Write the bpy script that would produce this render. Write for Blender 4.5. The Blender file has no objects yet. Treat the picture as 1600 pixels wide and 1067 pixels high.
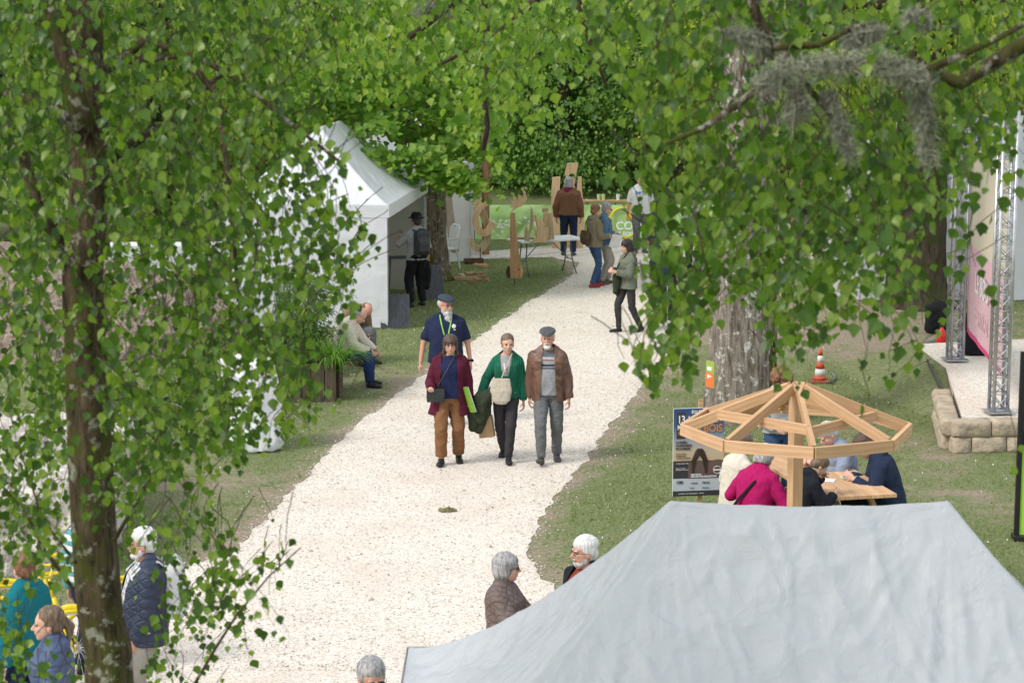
import bpy, bmesh, math, random
import numpy as np
from mathutils import Vector, Matrix, noise
R_ = math.radians
random.seed(7); rng = np.random.default_rng(11)
scene = bpy.context.scene
COL = scene.collection
# ---------------------------------------------------------------- camera
CAMZ, F, PITCH = 5.7, 3300.0, 9.17
cam = bpy.data.cameras.new('camera'); camo = bpy.data.objects.new('camera', cam); COL.objects.link(camo)
camo.location = (0, 0, CAMZ); camo.rotation_euler = (R_(90 - PITCH), 0, 0)
cam.sensor_width = 36; cam.lens = F / 1600 * 36; cam.clip_start = .1; cam.clip_end = 2000
cam.dof.use_dof = True; cam.dof.focus_distance = 26.5; cam.dof.aperture_fstop = 7.5
scene.camera = camo
# ---------------------------------------------------------------- sky, sun, exposure
SUN_EL, SUN_AZ = 44, 238
w = bpy.data.worlds.new('World'); scene.world = w; w.use_nodes = True
nt = w.node_tree; nt.nodes.clear()
sky = nt.nodes.new('ShaderNodeTexSky'); sky.sky_type = 'NISHITA'; sky.sun_disc = False
sky.sun_elevation = R_(SUN_EL); sky.sun_rotation = R_(SUN_AZ); sky.dust_density = 3.0; sky.air_density = 1.0
cloud = nt.nodes.new('ShaderNodeMix'); cloud.data_type = 'RGBA'; cloud.inputs[0].default_value = .62
cloud.inputs[7].default_value = (9.0, 9.3, 9.6, 1)           # bright even cloud cover over most of the sky
bg = nt.nodes.new('ShaderNodeBackground'); bg.inputs[1].default_value = .145
wo = nt.nodes.new('ShaderNodeOutputWorld')
nt.links.new(sky.outputs[0], cloud.inputs[6]); nt.links.new(cloud.outputs[2], bg.inputs[0]); nt.links.new(bg.outputs[0], wo.inputs[0])
sl = bpy.data.lights.new('sun', 'SUN'); sl.energy = 2.0; sl.angle = R_(14); sl.color = (1, .95, .87)
so = bpy.data.objects.new('sun', sl); COL.objects.link(so)
so.rotation_euler = (R_(90 - SUN_EL), 0, R_(180 - SUN_AZ)); so.location = (0, 0, 40)
scene.view_settings.view_transform = 'Standard'; scene.view_settings.look = 'None'
scene.view_settings.exposure = 0.18; scene.view_settings.gamma = 1
scene.cycles.use_denoising = True
scene.cycles.max_bounces = 6; scene.cycles.diffuse_bounces = 4; scene.cycles.glossy_bounces = 2; scene.cycles.transmission_bounces = 3
try: scene.cycles.use_adaptive_sampling = True; scene.cycles.adaptive_threshold = .02
except Exception: pass

# ---------------------------------------------------------------- picture -> place
cp, sp = math.cos(R_(PITCH)), math.sin(R_(PITCH))
def ray(px, py):
    X = (px - 800) / F; Z = -(py - 533.5) / F
    return np.array([X, cp + Z * sp, -sp + Z * cp])
def at(px, py, z=0.0):
    d = ray(px, py); t = (z - CAMZ) / d[2]; return Vector((d[0] * t, d[1] * t, z))
def atD(px, py, D):
    d = ray(px, py); t = D / d[1]; return Vector((d[0] * t, D, CAMZ + d[2] * t))
def project(P):
    P = np.asarray(P, float); x = P[..., 0]; y = P[..., 1]; z = P[..., 2] - CAMZ
    dep = y * cp - z * sp; up = y * sp + z * cp
    return 800 + F * x / dep, 533.5 - F * up / dep

# ---------------------------------------------------------------- object helpers
def tag(o, label=None, cat=None, group=None, kind=None):
    if label: o['label'] = label
    if cat: o['category'] = cat
    if group: o['group'] = group
    if kind: o['kind'] = kind
    return o
def thing(name, loc=(0, 0, 0), rotz=0, label=None, cat=None, group=None):
    o = bpy.data.objects.new(name, None); COL.objects.link(o); o.empty_display_size = .1
    o.location = loc; o.rotation_euler = (0, 0, R_(rotz)); return tag(o, label, cat, group)
def link(name, me, parent=None, loc=None):
    o = bpy.data.objects.new(name, me); COL.objects.link(o); me.name = name
    if parent is not None: o.parent = parent
    if loc is not None: o.location = loc
    return o
def dup(root, loc=None, rotz=None, label=None):
    def cpy(o, par):
        c = o.copy(); COL.objects.link(c)
        if par is not None: c.parent = par; c.matrix_parent_inverse = o.matrix_parent_inverse.copy()
        for ch in o.children: cpy(ch, c)
        return c
    r = cpy(root, None)
    if loc is not None: r.location = loc
    if rotz is not None: r.rotation_euler = (0, 0, R_(rotz))
    if label: r['label'] = label
    return r
class MB:
    """collects shapes, links them as ONE mesh"""
    def __init__(s): s.v = []; s.f = []; s.m = []; s.cur = 0; s.sm = []; s.smooth = False
    def add(s, vs, fs):
        n = len(s.v); s.v.extend([tuple(p) for p in vs]); s.f.extend([tuple(i + n for i in f) for f in fs])
        s.m.extend([s.cur] * len(fs)); s.sm.extend([s.smooth] * len(fs)); return s
    def box(s, c, size, rot=None, bev=0):
        hx, hy, hz = [a / 2 for a in size]
        if bev <= 0:
            vs = [Vector((x, y, z)) for x in (-hx, hx) for y in (-hy, hy) for z in (-hz, hz)]
            fs = [(0, 1, 3, 2), (4, 6, 7, 5), (0, 4, 5, 1), (2, 3, 7, 6), (0, 2, 6, 4), (1, 5, 7, 3)]
        else:
            bm = bmesh.new(); bmesh.ops.create_cube(bm, size=1)
            for v in bm.verts: v.co = Vector((v.co.x * size[0], v.co.y * size[1], v.co.z * size[2]))
            bmesh.ops.bevel(bm, geom=list(bm.edges), offset=bev, segments=2, affect='EDGES', profile=.6)
            bm.verts.index_update(); vs = [v.co.copy() for v in bm.verts]; fs = [tuple(v.index for v in f.verts) for f in bm.faces]; bm.free()
        M = rot if rot is not None else Matrix.Identity(3); c = Vector(c)
        return s.add([M @ v + c for v in vs], fs)
    def beam(s, a, b, w, h, up=(0, 0, 1), bev=0):
        a, b = Vector(a), Vector(b); x = (b - a); L = x.length; x.normalize(); u = Vector(up)
        y = u.cross(x)
        if y.length < 1e-4: y = Vector((0, 1, 0)).cross(x)
        y.normalize(); z = x.cross(y); M = Matrix((x, y, z)).transposed()
        return s.box((a + b) / 2, (L, w, h), M, bev)
    def tube(s, pts, r, n=8, caps=True, ell=1.0):
        pts = [Vector(p) for p in pts]; m = len(pts)
        rs = r if hasattr(r, '__len__') else [r] * m
        vs = []; ref = None
        for i, p in enumerate(pts):
            t = (pts[min(i + 1, m - 1)] - pts[max(i - 1, 0)]).normalized()
            if ref is None: ref = Vector((1, 0, 0)) if abs(t.x) < .8 else Vector((0, 1, 0))
            a = (ref - t * ref.dot(t)).normalized(); b = t.cross(a); ref = a
            for k in range(n):
                q = 2 * math.pi * k / n; vs.append(p + a * math.cos(q) * rs[i] + b * math.sin(q) * rs[i] * ell)
        fs = [(i * n + k, i * n + (k + 1) % n, (i + 1) * n + (k + 1) % n, (i + 1) * n + k) for i in range(m - 1) for k in range(n)]
        if caps: fs += [tuple(range(n))[::-1], tuple((m - 1) * n + k for k in range(n))]
        return s.add(vs, fs)
    def lathe(s, prof, c=(0, 0, 0), n=20, M=None):
        c = Vector(c); vs = []
        for r, z in prof:
            for k in range(n):
                q = 2 * math.pi * k / n; p = Vector((r * math.cos(q), r * math.sin(q), z)); vs.append((M @ p if M else p) + c)
        m = len(prof); fs = [(i * n + k, i * n + (k + 1) % n, (i + 1) * n + (k + 1) % n, (i + 1) * n + k) for i in range(m - 1) for k in range(n)]
        fs += [tuple(range(n))[::-1], tuple((m - 1) * n + k for k in range(n))]
        return s.add(vs, fs)
    def ell(s, c, r, M=None, nu=12, nv=8):
        c = Vector(c); vs = []; r = r if hasattr(r, '__len__') else (r, r, r)
        def P(a, b):
            p = Vector((math.cos(a) * math.cos(b) * r[0], math.sin(a) * math.cos(b) * r[1], math.sin(b) * r[2])); return (M @ p if M else p) + c
        vs.append(P(0, -math.pi / 2))
        for j in range(1, nv):
            for i in range(nu): vs.append(P(2 * math.pi * i / nu, -math.pi / 2 + math.pi * j / nv))
        vs.append(P(0, math.pi / 2)); fs = []
        for i in range(nu): fs.append((0, 1 + (i + 1) % nu, 1 + i))
        for j in range(nv - 2):
            for i in range(nu): a = 1 + j * nu + i; b = 1 + j * nu + (i + 1) % nu; fs.append((a, b, b + nu, a + nu))
        l = len(vs) - 1
        for i in range(nu): fs.append((l, 1 + (nv - 2) * nu + i, 1 + (nv - 2) * nu + (i + 1) % nu))
        return s.add(vs, fs)
    def prism(s, poly, t, M=None, c=(0, 0, 0)):
        """2D outline (x,z) given thickness t along y"""
        c = Vector(c); n = len(poly)
        vs = [Vector((x, -t / 2, z)) for x, z in poly] + [Vector((x, t / 2, z)) for x, z in poly]
        fs = [tuple(range(n)), tuple(range(2 * n - 1, n - 1, -1))] + [(i, i + n, (i + 1) % n + n, (i + 1) % n) for i in range(n)]
        return s.add([(M @ v if M else v) + c for v in vs], fs)
    def build(s, name, mats, parent=None, loc=None, smooth=None):
        me = bpy.data.meshes.new(name); me.from_pydata(s.v, [], s.f)
        for m in (mats if isinstance(mats, (list, tuple)) else [mats]): me.materials.append(m)
        me.polygons.foreach_set('material_index', s.m)
        me.polygons.foreach_set('use_smooth', [smooth if smooth is not None else q for q in s.sm])
        me.update(); return link(name, me, parent, loc)
def build_each(mb, marks, name, mat, parent, kind=None):
    """every marked stretch of the collected shapes becomes an object of its own"""
    marks = marks + [(len(mb.v), len(mb.f))]
    for (v0, f0), (v1, f1) in zip(marks, marks[1:]):
        q = MB(); q.v = mb.v[v0:v1]; q.f = [tuple(i - v0 for i in f) for f in mb.f[f0:f1]]; q.m = mb.m[f0:f1]; q.sm = mb.sm[f0:f1]; q.build(name, mat, parent)
def recalc(o):
    bm = bmesh.new(); bm.from_mesh(o.data); bmesh.ops.recalc_face_normals(bm, faces=bm.faces); bm.to_mesh(o.data); bm.free(); return o
def mesh_np(name, V, Fq, mats, midx=None, smooth=False):
    """V (n,3), Fq (m,k) faces with the same corner count"""
    V = np.ascontiguousarray(V, np.float32); Fq = np.ascontiguousarray(Fq, np.int32); k = Fq.shape[1]
    me = bpy.data.meshes.new(name); me.vertices.add(len(V)); me.vertices.foreach_set('co', V.ravel())
    me.loops.add(Fq.size); me.loops.foreach_set('vertex_index', Fq.ravel())
    me.polygons.add(len(Fq)); me.polygons.foreach_set('loop_start', np.arange(0, Fq.size, k, dtype=np.int32))
    me.polygons.foreach_set('loop_total', np.full(len(Fq), k, np.int32))
    for m in (mats if isinstance(mats, (list, tuple)) else [mats]): me.materials.append(m)
    if midx is not None: me.polygons.foreach_set('material_index', np.asarray(midx, np.int32))
    me.polygons.foreach_set('use_smooth', np.full(len(Fq), smooth)); me.update(calc_edges=True); return me

# ---------------------------------------------------------------- materials
MATS = {}
def newmat(name):
    m = bpy.data.materials.new(name); m.use_nodes = True; n = m.node_tree; n.nodes.clear()
    out = n.nodes.new('ShaderNodeOutputMaterial'); p = n.nodes.new('ShaderNodeBsdfPrincipled'); n.links.new(p.outputs[0], out.inputs[0])
    return m, n, p, out
def c4(c): return (c[0], c[1], c[2], 1)
def tex_noise(n, scale, detail=4, rough=.55, stretch=None, coord='Object'):
    tc = n.nodes.new('ShaderNodeTexCoord'); t = n.nodes.new('ShaderNodeTexNoise'); t.inputs['Scale'].default_value = scale
    t.inputs['Detail'].default_value = detail; t.inputs['Roughness'].default_value = rough
    if stretch:
        mp = n.nodes.new('ShaderNodeMapping'); mp.inputs['Scale'].default_value = stretch
        n.links.new(tc.outputs[coord], mp.inputs[0]); n.links.new(mp.outputs[0], t.inputs[0])
    else: n.links.new(tc.outputs[coord], t.inputs[0])
    return t
def ramp(n, src, stops):
    r = n.nodes.new('ShaderNodeValToRGB'); e = r.color_ramp.elements
    while len(e) < len(stops): e.new(.5)
    for q, (p, c) in zip(e, stops): q.position = p; q.color = c4(c) if hasattr(c, '__len__') else (c, c, c, 1)
    n.links.new(src, r.inputs[0]); return r
def mixc(n, fac, a, b, mode='MIX'):
    m = n.nodes.new('ShaderNodeMix'); m.data_type = 'RGBA'; m.blend_type = mode
    for i, v in ((0, fac), (6, a), (7, b)):
        if hasattr(v, 'is_linked') or hasattr(v, 'links'): n.links.new(v, m.inputs[i])
        else: m.inputs[i].default_value = v if i == 0 else c4(v)
    return m.outputs[2]
def bump(n, p, src, strength=.3, dist=.01):
    b = n.nodes.new('ShaderNodeBump'); b.inputs['Strength'].default_value = strength; b.inputs['Distance'].default_value = dist
    n.links.new(src, b.inputs['Height']); n.links.new(b.outputs[0], p.inputs['Normal']); return b
def M(name, c1, c2=None, scale=6, rough=.8, bs=None, bst=.3, bd=.01, metal=0, stretch=None, lo=.35, hi=.65, spec=.3):
    if name in MATS: return MATS[name]
    m, n, p, out = newmat(name); p.inputs['Roughness'].default_value = rough; p.inputs['Metallic'].default_value = metal
    p.inputs['Specular IOR Level'].default_value = spec
    c2 = c2 or tuple(x * .8 for x in c1)
    t = tex_noise(n, scale, stretch=stretch); r = ramp(n, t.outputs[0], [(lo, c2), (hi, c1)]); n.links.new(r.outputs[0], p.inputs[0])
    if bs: t2 = tex_noise(n, bs, 3, stretch=stretch); bump(n, p, t2.outputs[0], bst, bd)
    MATS[name] = m; return m
def leafmat(name, cols, trans=.4, rough=.45, sat=1.0):
    m, n, p, out = newmat(name); g = n.nodes.new('ShaderNodeNewGeometry')
    st = [(i / (len(cols) - 1), c) for i, c in enumerate(cols)]
    r = ramp(n, g.outputs['Random Per Island'], st); n.links.new(r.outputs[0], p.inputs[0])
    p.inputs['Roughness'].default_value = rough; p.inputs['Specular IOR Level'].default_value = .45
    tr = n.nodes.new('ShaderNodeBsdfTranslucent'); mx = n.nodes.new('ShaderNodeMixShader'); mx.inputs[0].default_value = trans
    tc = mixc(n, 1.0, r.outputs[0], (1.5, 1.75, .45), 'MULTIPLY'); n.links.new(tc, tr.inputs[0])
    n.links.new(p.outputs[0], mx.inputs[1]); n.links.new(tr.outputs[0], mx.inputs[2]); n.links.new(mx.outputs[0], out.inputs[0])
    return m
def barkmat(name, dark, light, moss=None, lichen=None, scale=6):
    m, n, p, out = newmat(name); p.inputs['Roughness'].default_value = .95; p.inputs['Specular IOR Level'].default_value = .1
    t = tex_noise(n, scale, 6, .65, (3, 3, .55)); r = ramp(n, t.outputs[0], [(.36, dark), (.62, light)]); c = r.outputs[0]
    if moss:
        a = tex_noise(n, scale * .5, 4, .7); k = ramp(n, a.outputs[0], [(.5, 0.0), (.6, 1.0)]); c = mixc(n, k.outputs[0], c, moss)
    if lichen:
        a = tex_noise(n, scale * 1.3, 5, .7); k = ramp(n, a.outputs[0], [(.56, 0.0), (.62, 1.0)]); c = mixc(n, k.outputs[0], c, lichen)
    n.links.new(c, p.inputs[0]); t2 = tex_noise(n, scale * 2, 6, .7, (3, 3, .5)); bump(n, p, t2.outputs[0], .9, .03); return m
def woodmat(name, c1, c2, scale=4, rough=.65, st=(.6, 9, 9)):
    """grain runs along local X of each piece"""
    m, n, p, out = newmat(name); p.inputs['Roughness'].default_value = rough; p.inputs['Specular IOR Level'].default_value = .25
    t = tex_noise(n, scale, 4, .5, st); t3 = tex_noise(n, 2.2, 2, .5); r = ramp(n, t.outputs[0], [(.35, c2), (.6, c1)])
    k = n.nodes.new('ShaderNodeTexVoronoi'); k.inputs['Scale'].default_value = 3.2; tc = n.nodes.new('ShaderNodeTexCoord'); n.links.new(tc.outputs['Object'], k.inputs[0])
    kr = ramp(n, k.outputs['Distance'], [(.05, 1.0), (.1, 0.0)]); cc = mixc(n, kr.outputs[0], r.outputs[0], tuple(x * .35 for x in c2))
    oi = n.nodes.new('ShaderNodeObjectInfo'); cc = mixc(n, ramp(n, oi.outputs['Random'], [(0, 0.0), (1, .45)]).outputs[0], cc, tuple(x * .62 for x in c2)); n.links.new(cc, p.inputs[0]); bump(n, p, t.outputs[0], .3, .006); return m
# ================================================================ ground, path
PATH_PX = [(-700, 2000), (-200, 1150), (40, 975), (240, 905), (370, 860), (430, 795), (505, 715), (560, 662), (640, 602), (700, 560),
           (765, 515), (830, 470), (872, 446), (895, 428), (905, 411), (860, 402), (780, 404), (700, 409), (690, 397), (850, 388), (950, 372),
           (975, 350), (995, 333), (1420, 331), (1400, 372), (1290, 392), (1240, 430), (1130, 447), (1090, 475), (1055, 535), (1010, 595),
           (975, 640), (930, 695), (890, 750), (850, 800), (824, 850), (832, 885), (870, 930), (960, 1010), (1060, 1150), (1250, 2000)]
PATH = np.array([tuple(at(x, y))[:2] for x, y in PATH_PX])
def resample(poly, step):
    out = []
    for i in range(len(poly)):
        a, b = poly[i], poly[(i + 1) % len(poly)]; L = np.linalg.norm(b - a); k = max(1, int(L / step))
        for j in range(k): out.append(a + (b - a) * j / k)
    return np.array(out)
def inpoly(P, poly):
    x, y = P[:, 0], P[:, 1]; ins = np.zeros(len(P), bool); n = len(poly)
    for i in range(n):
        x1, y1 = poly[i]; x2, y2 = poly[(i + 1) % n]
        c = ((y1 > y) != (y2 > y)); ins ^= c & (x < (x2 - x1) * (y - y1) / (y2 - y1 + 1e-12) + x1)
    return ins
def polydist(P, poly):
    d = np.full(len(P), 1e9)
    for i in range(len(poly)):
        a, b = poly[i], poly[(i + 1) % len(poly)]; ab = b - a; t = np.clip(((P - a) @ ab) / (ab @ ab), 0, 1)
        d = np.minimum(d, np.linalg.norm(P - a - t[:, None] * ab, axis=1))
    return d
def fbm2(P, s, oct=3, seed=0.0):
    return np.array([noise.fractal((p[0] * s + seed, p[1] * s, seed * 1.7), .9, 2.0, oct) for p in P])
WEARP = [(at(1180, 520), 3.6, .9), (at(1330, 545), 3.0, .6), (at(1040, 640), 1.1, .8), (at(560, 600), 1.3, .8), (at(300, 830), 2.0, .55), (at(1480, 800), 2.2, .5),
         (at(940, 700), .8, .7), (at(1430, 720), 1.5, .6), (at(1420, 600), .8, .9), (at(250, 720), 1.5, .6), (at(740, 455), 2.5, .3), (at(960, 870), 1.2, .6), (at(1300, 500), 4, .9), (at(1500, 500), 5, .7), (at(660, 640), .8, .8)]
GREENP = [(at(1340, 600), 1.9, .8), (at(700, 480), 3.5, .45), (at(1500, 640), 1.2, .5), (at(640, 430), 3, .4), (at(590, 470), 3, .4)]
def wear(P):
    d = polydist(P, PATH); w = .70 * np.exp(-(d / .30) ** 1.2) + .06
    for c, r, a in WEARP: w = w + .5 * a * np.exp(-((P[:, 0] - c[0]) ** 2 + ((P[:, 1] - c[1]) * .45) ** 2) / (r * r * .6))
    for c, r, a in GREENP: w = w - a * np.exp(-((P[:, 0] - c[0]) ** 2 + ((P[:, 1] - c[1]) * .5) ** 2) / (r * r * .6))
    n = fbm2(P, .45, 4, 3.1)
    n2 = fbm2(P, 1.6, 3, 7.7)
    return np.clip(w + n * .38 + n2 * .22, 0, 1)
def axis(lo, hi, step, far):
    a = list(np.arange(lo, hi + 1e-6, step)); s = step
    x = a[-1]; 
    while x < far: s *= 1.5; x += s; a.append(x)
    x = a[0]; s = step; pre = []
    while x > -far: s *= 1.5; x -= s; pre.append(x)
    return np.array(pre[::-1] + a)
gx, gy = axis(-12, 14, .25, 600), axis(14, 62, .3, 600)
GX, GY = np.meshgrid(gx, gy); P2 = np.stack([GX.ravel(), GY.ravel()], 1)
near = (np.abs(P2[:, 0]) < 16) & (P2[:, 1] > 12) & (P2[:, 1] < 66)
W = np.full(len(P2), .45); W[near] = wear(P2[near])
Z = np.zeros(len(P2)); nx_, ny_ = len(gx), len(gy)
I = np.arange(nx_ * ny_).reshape(ny_, nx_); FQ = np.stack([I[:-1, :-1].ravel(), I[:-1, 1:].ravel(), I[1:, 1:].ravel(), I[1:, :-1].ravel()], 1)
m, n, p, out = newmat('turf'); p.inputs['Roughness'].default_value = 1; p.inputs['Specular IOR Level'].default_value = .05
at_ = n.nodes.new('ShaderNodeAttribute'); at_.attribute_name = 'worn'
t1 = tex_noise(n, 22, 5, .75); t2 = tex_noise(n, 3, 5, .65); t3 = tex_noise(n, 160, 2, .6)
green = ramp(n, t1.outputs[0], [(.3, (.10, .13, .05)), (.5, (.20, .235, .11)), (.7, (.32, .33, .19))]).outputs[0]
soil = ramp(n, t1.outputs[0], [(.3, (.19, .15, .11)), (.5, (.34, .28, .21)), (.72, (.48, .42, .33))]).outputs[0]
ad = n.nodes.new('ShaderNodeMath'); ad.operation = 'ADD'; n.links.new(at_.outputs['Fac'], ad.inputs[0])
sb = n.nodes.new('ShaderNodeMath'); sb.operation = 'MULTIPLY_ADD'; sb.inputs[1].default_value = 1.3; sb.inputs[2].default_value = -.65
n.links.new(t2.outputs[0], sb.inputs[0]); n.links.new(sb.outputs[0], ad.inputs[1])
fac = ramp(n, ad.outputs[0], [(.48, 0.0), (.92, 1.0)]).outputs[0]
col = mixc(n, fac, green, soil)
fl = mixc(n, .25, col, ramp(n, t3.outputs[0], [(.3, .02), (.7, .6)]).outputs[0], 'OVERLAY'); n.links.new(fl, p.inputs[0])
bump(n, p, t1.outputs[0], .8, .03); TURF = m
me = mesh_np('ground', np.stack([P2[:, 0], P2[:, 1], Z], 1), FQ, TURF)
a = me.attributes.new('worn', 'FLOAT', 'POINT'); a.data.foreach_set('value', W.astype(np.float32))
tag(link('ground', me), kind='structure')

# gravel path: one sheet with a ragged edge
m, n, p, out = newmat('limestone gravel'); p.inputs['Roughness'].default_value = .95; p.inputs['Specular IOR Level'].default_value = .1
tc = n.nodes.new('ShaderNodeTexCoord'); vo = n.nodes.new('ShaderNodeTexVoronoi'); vo.inputs['Scale'].default_value = 62
n.links.new(tc.outputs['Object'], vo.inputs[0]); sx = n.nodes.new('ShaderNodeSeparateColor'); n.links.new(vo.outputs['Color'], sx.inputs[0])
c1 = ramp(n, sx.outputs[0], [(0, (.36, .30, .24)), (.14, (.60, .545, .475)), (.5, (.70, .64, .565)), (1, (.80, .745, .67))]).outputs[0]
dk = ramp(n, vo.outputs['Distance'], [(.0, 1.0), (.6, 1.0), (.9, .6)]).outputs[0]; c2_ = mixc(n, 1.0, c1, dk, 'MULTIPLY')
tb = tex_noise(n, .9, 5, .6); c3 = mixc(n, ramp(n, tb.outputs[0], [(.45, 0.0), (.75, .55)]).outputs[0], c2_, (.56, .47, .38))
n.links.new(c3, p.inputs[0]); bump(n, p, vo.outputs['Distance'], -.5, .008); GRAVEL = m
RP = resample(PATH, .12)
def rag(P, a): return P + np.stack([fbm2(P, 3.1, 5, 9.0), fbm2(P, 3.1, 5, 21.0)], 1) * a
RPn = rag(RP, .07)
me = bpy.data.meshes.new('gravel_path'); me.from_pydata([(x, y, .006) for x, y in RPn], [], [tuple(range(len(RPn)))]); me.materials.append(GRAVEL)
if me.polygons[0].normal.z < 0: me.flip_normals()
tag(link('gravel_path', me), kind='structure')
inside_path = lambda P: inpoly(P, RPn)

# loose stones along the edges and over the path
def scatter_stones(n_edge, n_in):
    i = rng.integers(0, len(RPn), n_edge); E = RPn[i] + rng.normal(0, .16, (n_edge, 2)) * rng.random((n_edge, 1)) * 1.6
    I_ = np.stack([rng.uniform(-9, 8, n_in * 3), 17.5 + 32 * rng.random(n_in * 3) ** 1.5], 1); I_ = I_[inside_path(I_)][:n_in]
    P = np.vstack([E, I_]); P = P[(P[:, 1] > 16) & (P[:, 1] < 52) & (np.abs(P[:, 0]) < 13)]; N = len(P)
    T = np.array([(1, 0, 0), (0, 1, 0), (-1, 0, 0), (0, -1, 0), (0, 0, .7), (0, 0, -.3)], float); s = rng.uniform(.005, .014, N) * (1 + (rng.random(N) < .04) * .8)
    q = rng.uniform(0, 6.28, N); V = T[None] * s[:, None, None] * rng.uniform(.6, 1.3, (N, 6, 1))
    c, sn = np.cos(q)[:, None], np.sin(q)[:, None]; X = V[..., 0] * c - V[..., 1] * sn; Y = V[..., 0] * sn + V[..., 1] * c
    V = np.stack([X + P[:, :1], Y + P[:, 1:], V[..., 2] + .009], 2).reshape(-1, 3)
    Fs = np.array([(0, 1, 4), (1, 2, 4), (2, 3, 4), (3, 0, 4)]); Fq = (Fs[None] + 6 * np.arange(N)[:, None, None]).reshape(-1, 3); return V, Fq
m, n, p, out = newmat('loose limestone chips'); g = n.nodes.new('ShaderNodeNewGeometry'); p.inputs['Roughness'].default_value = .9
n.links.new(ramp(n, g.outputs['Random Per Island'], [(0, (.28, .24, .2)), (.3, (.48, .43, .38)), (1, (.72, .68, .62))]).outputs[0], p.inputs[0])
V, Fq = scatter_stones(11000, 16000); tag(link('loose_gravel', mesh_np('loose_gravel', V, Fq, m)), kind='stuff', label='loose pale limestone chips on and along the path', cat='gravel')

# short grass: blades in small tufts, thin where the turf is worn
def grass(N):
    x = rng.uniform(-11.5, 12.5, N); y = 16.5 + 42 * rng.random(N) ** 1.25; P = np.stack([x, y], 1)
    u, v = project(np.stack([x, y, x * 0], 1)); P = P[(u > -120) & (u < 1720) & (v < 1150)]
    P = P[~inside_path(P + rng.normal(0, .07, P.shape) * (rng.random((len(P), 1)) < .4))]; w_ = wear(P); n3 = fbm2(P, 4.5, 3, 5.5); P = P[rng.random(len(P)) < np.clip(1.05 - 1.25 * w_ + n3 * .5, .03, 1)]
    N = len(P); h = rng.uniform(.018, .05, N) * (1 + .35 * fbm2(P, 2.2, 2, 8)); wd = rng.uniform(.004, .008, N); q = rng.uniform(0, 6.28, N); ln = rng.normal(0, .03, (N, 2))
    dx, dy = np.cos(q) * wd, np.sin(q) * wd; V = np.zeros((N, 3, 3)); V[:, 0, 0] = P[:, 0] - dx; V[:, 0, 1] = P[:, 1] - dy; V[:, 1, 0] = P[:, 0] + dx; V[:, 1, 1] = P[:, 1] + dy
    V[:, 2, 0] = P[:, 0] + ln[:, 0]; V[:, 2, 1] = P[:, 1] + ln[:, 1]; V[:, 2, 2] = h
    return V.reshape(-1, 3), np.arange(3 * N).reshape(-1, 3)
GRASSM = leafmat('grass blades', [(.10, .155, .05), (.17, .23, .085), (.24, .29, .12), (.36, .35, .20)], .3, .6)
V, Fq = grass(620000); tag(link('grass', mesh_np('grass', V, Fq, GRASSM)), kind='stuff', label='short worn green grass beside the gravel path', cat='grass')
# daisies and petals dropped in the grass
N = 1500; P = np.stack([rng.uniform(-10, 12, N), 18 + 30 * rng.random(N)], 1); P = P[~inside_path(P)]; N = len(P)
s = rng.uniform(.004, .009, N); q = rng.uniform(0, 6.28, N); ang = q[:, None] + np.arange(5)[None] * 1.2566
V = np.stack([P[:, :1] + np.cos(ang) * s[:, None], P[:, 1:] + np.sin(ang) * s[:, None], np.full((N, 5), .03) + .008 * np.sin(ang)], 2).reshape(-1, 3)
tag(link('petals', mesh_np('petals', V, np.arange(5 * N).reshape(-1, 5), M('petal white', (.8, .79, .74)))), kind='stuff', label='tiny white daisies and petals scattered over the grass', cat='petals')

# leaf litter and small clods on the path and lawn
N = 700; P = np.stack([rng.uniform(-8, 9, N), 16 + 26 * rng.random(N)], 1); q = rng.uniform(0, 6.28, N); sz = rng.uniform(.012, .032, N)
T = np.array([(-1, 0, .1), (-.2, .45, .3), (1, 0, .0), (-.2, -.45, .25)]); c, sn = np.cos(q)[:, None], np.sin(q)[:, None]; X = T[None, :, 0] * sz[:, None]; Y = T[None, :, 1] * sz[:, None]
V = np.stack([X * c - Y * sn + P[:, :1], X * sn + Y * c + P[:, 1:], T[None, :, 2] * sz[:, None] + .014], 2).reshape(-1, 3); m, n, p, out = newmat('fallen leaf'); g = n.nodes.new('ShaderNodeNewGeometry')
n.links.new(ramp(n, g.outputs['Random Per Island'], [(0, (.10, .06, .03)), (.5, (.22, .15, .07)), (1, (.20, .22, .07))]).outputs[0], p.inputs[0]); tag(link('leaf_litter', mesh_np('leaf_litter', V, np.arange(4 * N).reshape(-1, 4), m)), kind='stuff', label='small brown fallen leaves on the path and lawn', cat='leaf litter')
mb = MB(); mb.smooth = True; mb.ell((0, 0, .02), (.09, .05, .035)); mb.ell((.07, .02, .015), (.05, .04, .025)); mb.v = [tuple(Vector(v) * (1 + .5 * noise.noise(Vector(v) * 30))) for v in mb.v]; o = mb.build('turf_clod', M('dry turf clod', (.20, .19, .08), (.12, .09, .05), 30)); o.location = at(697, 800); tag(o, 'small dry olive clod of turf lying alone in the middle of the path', 'clod')
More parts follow.
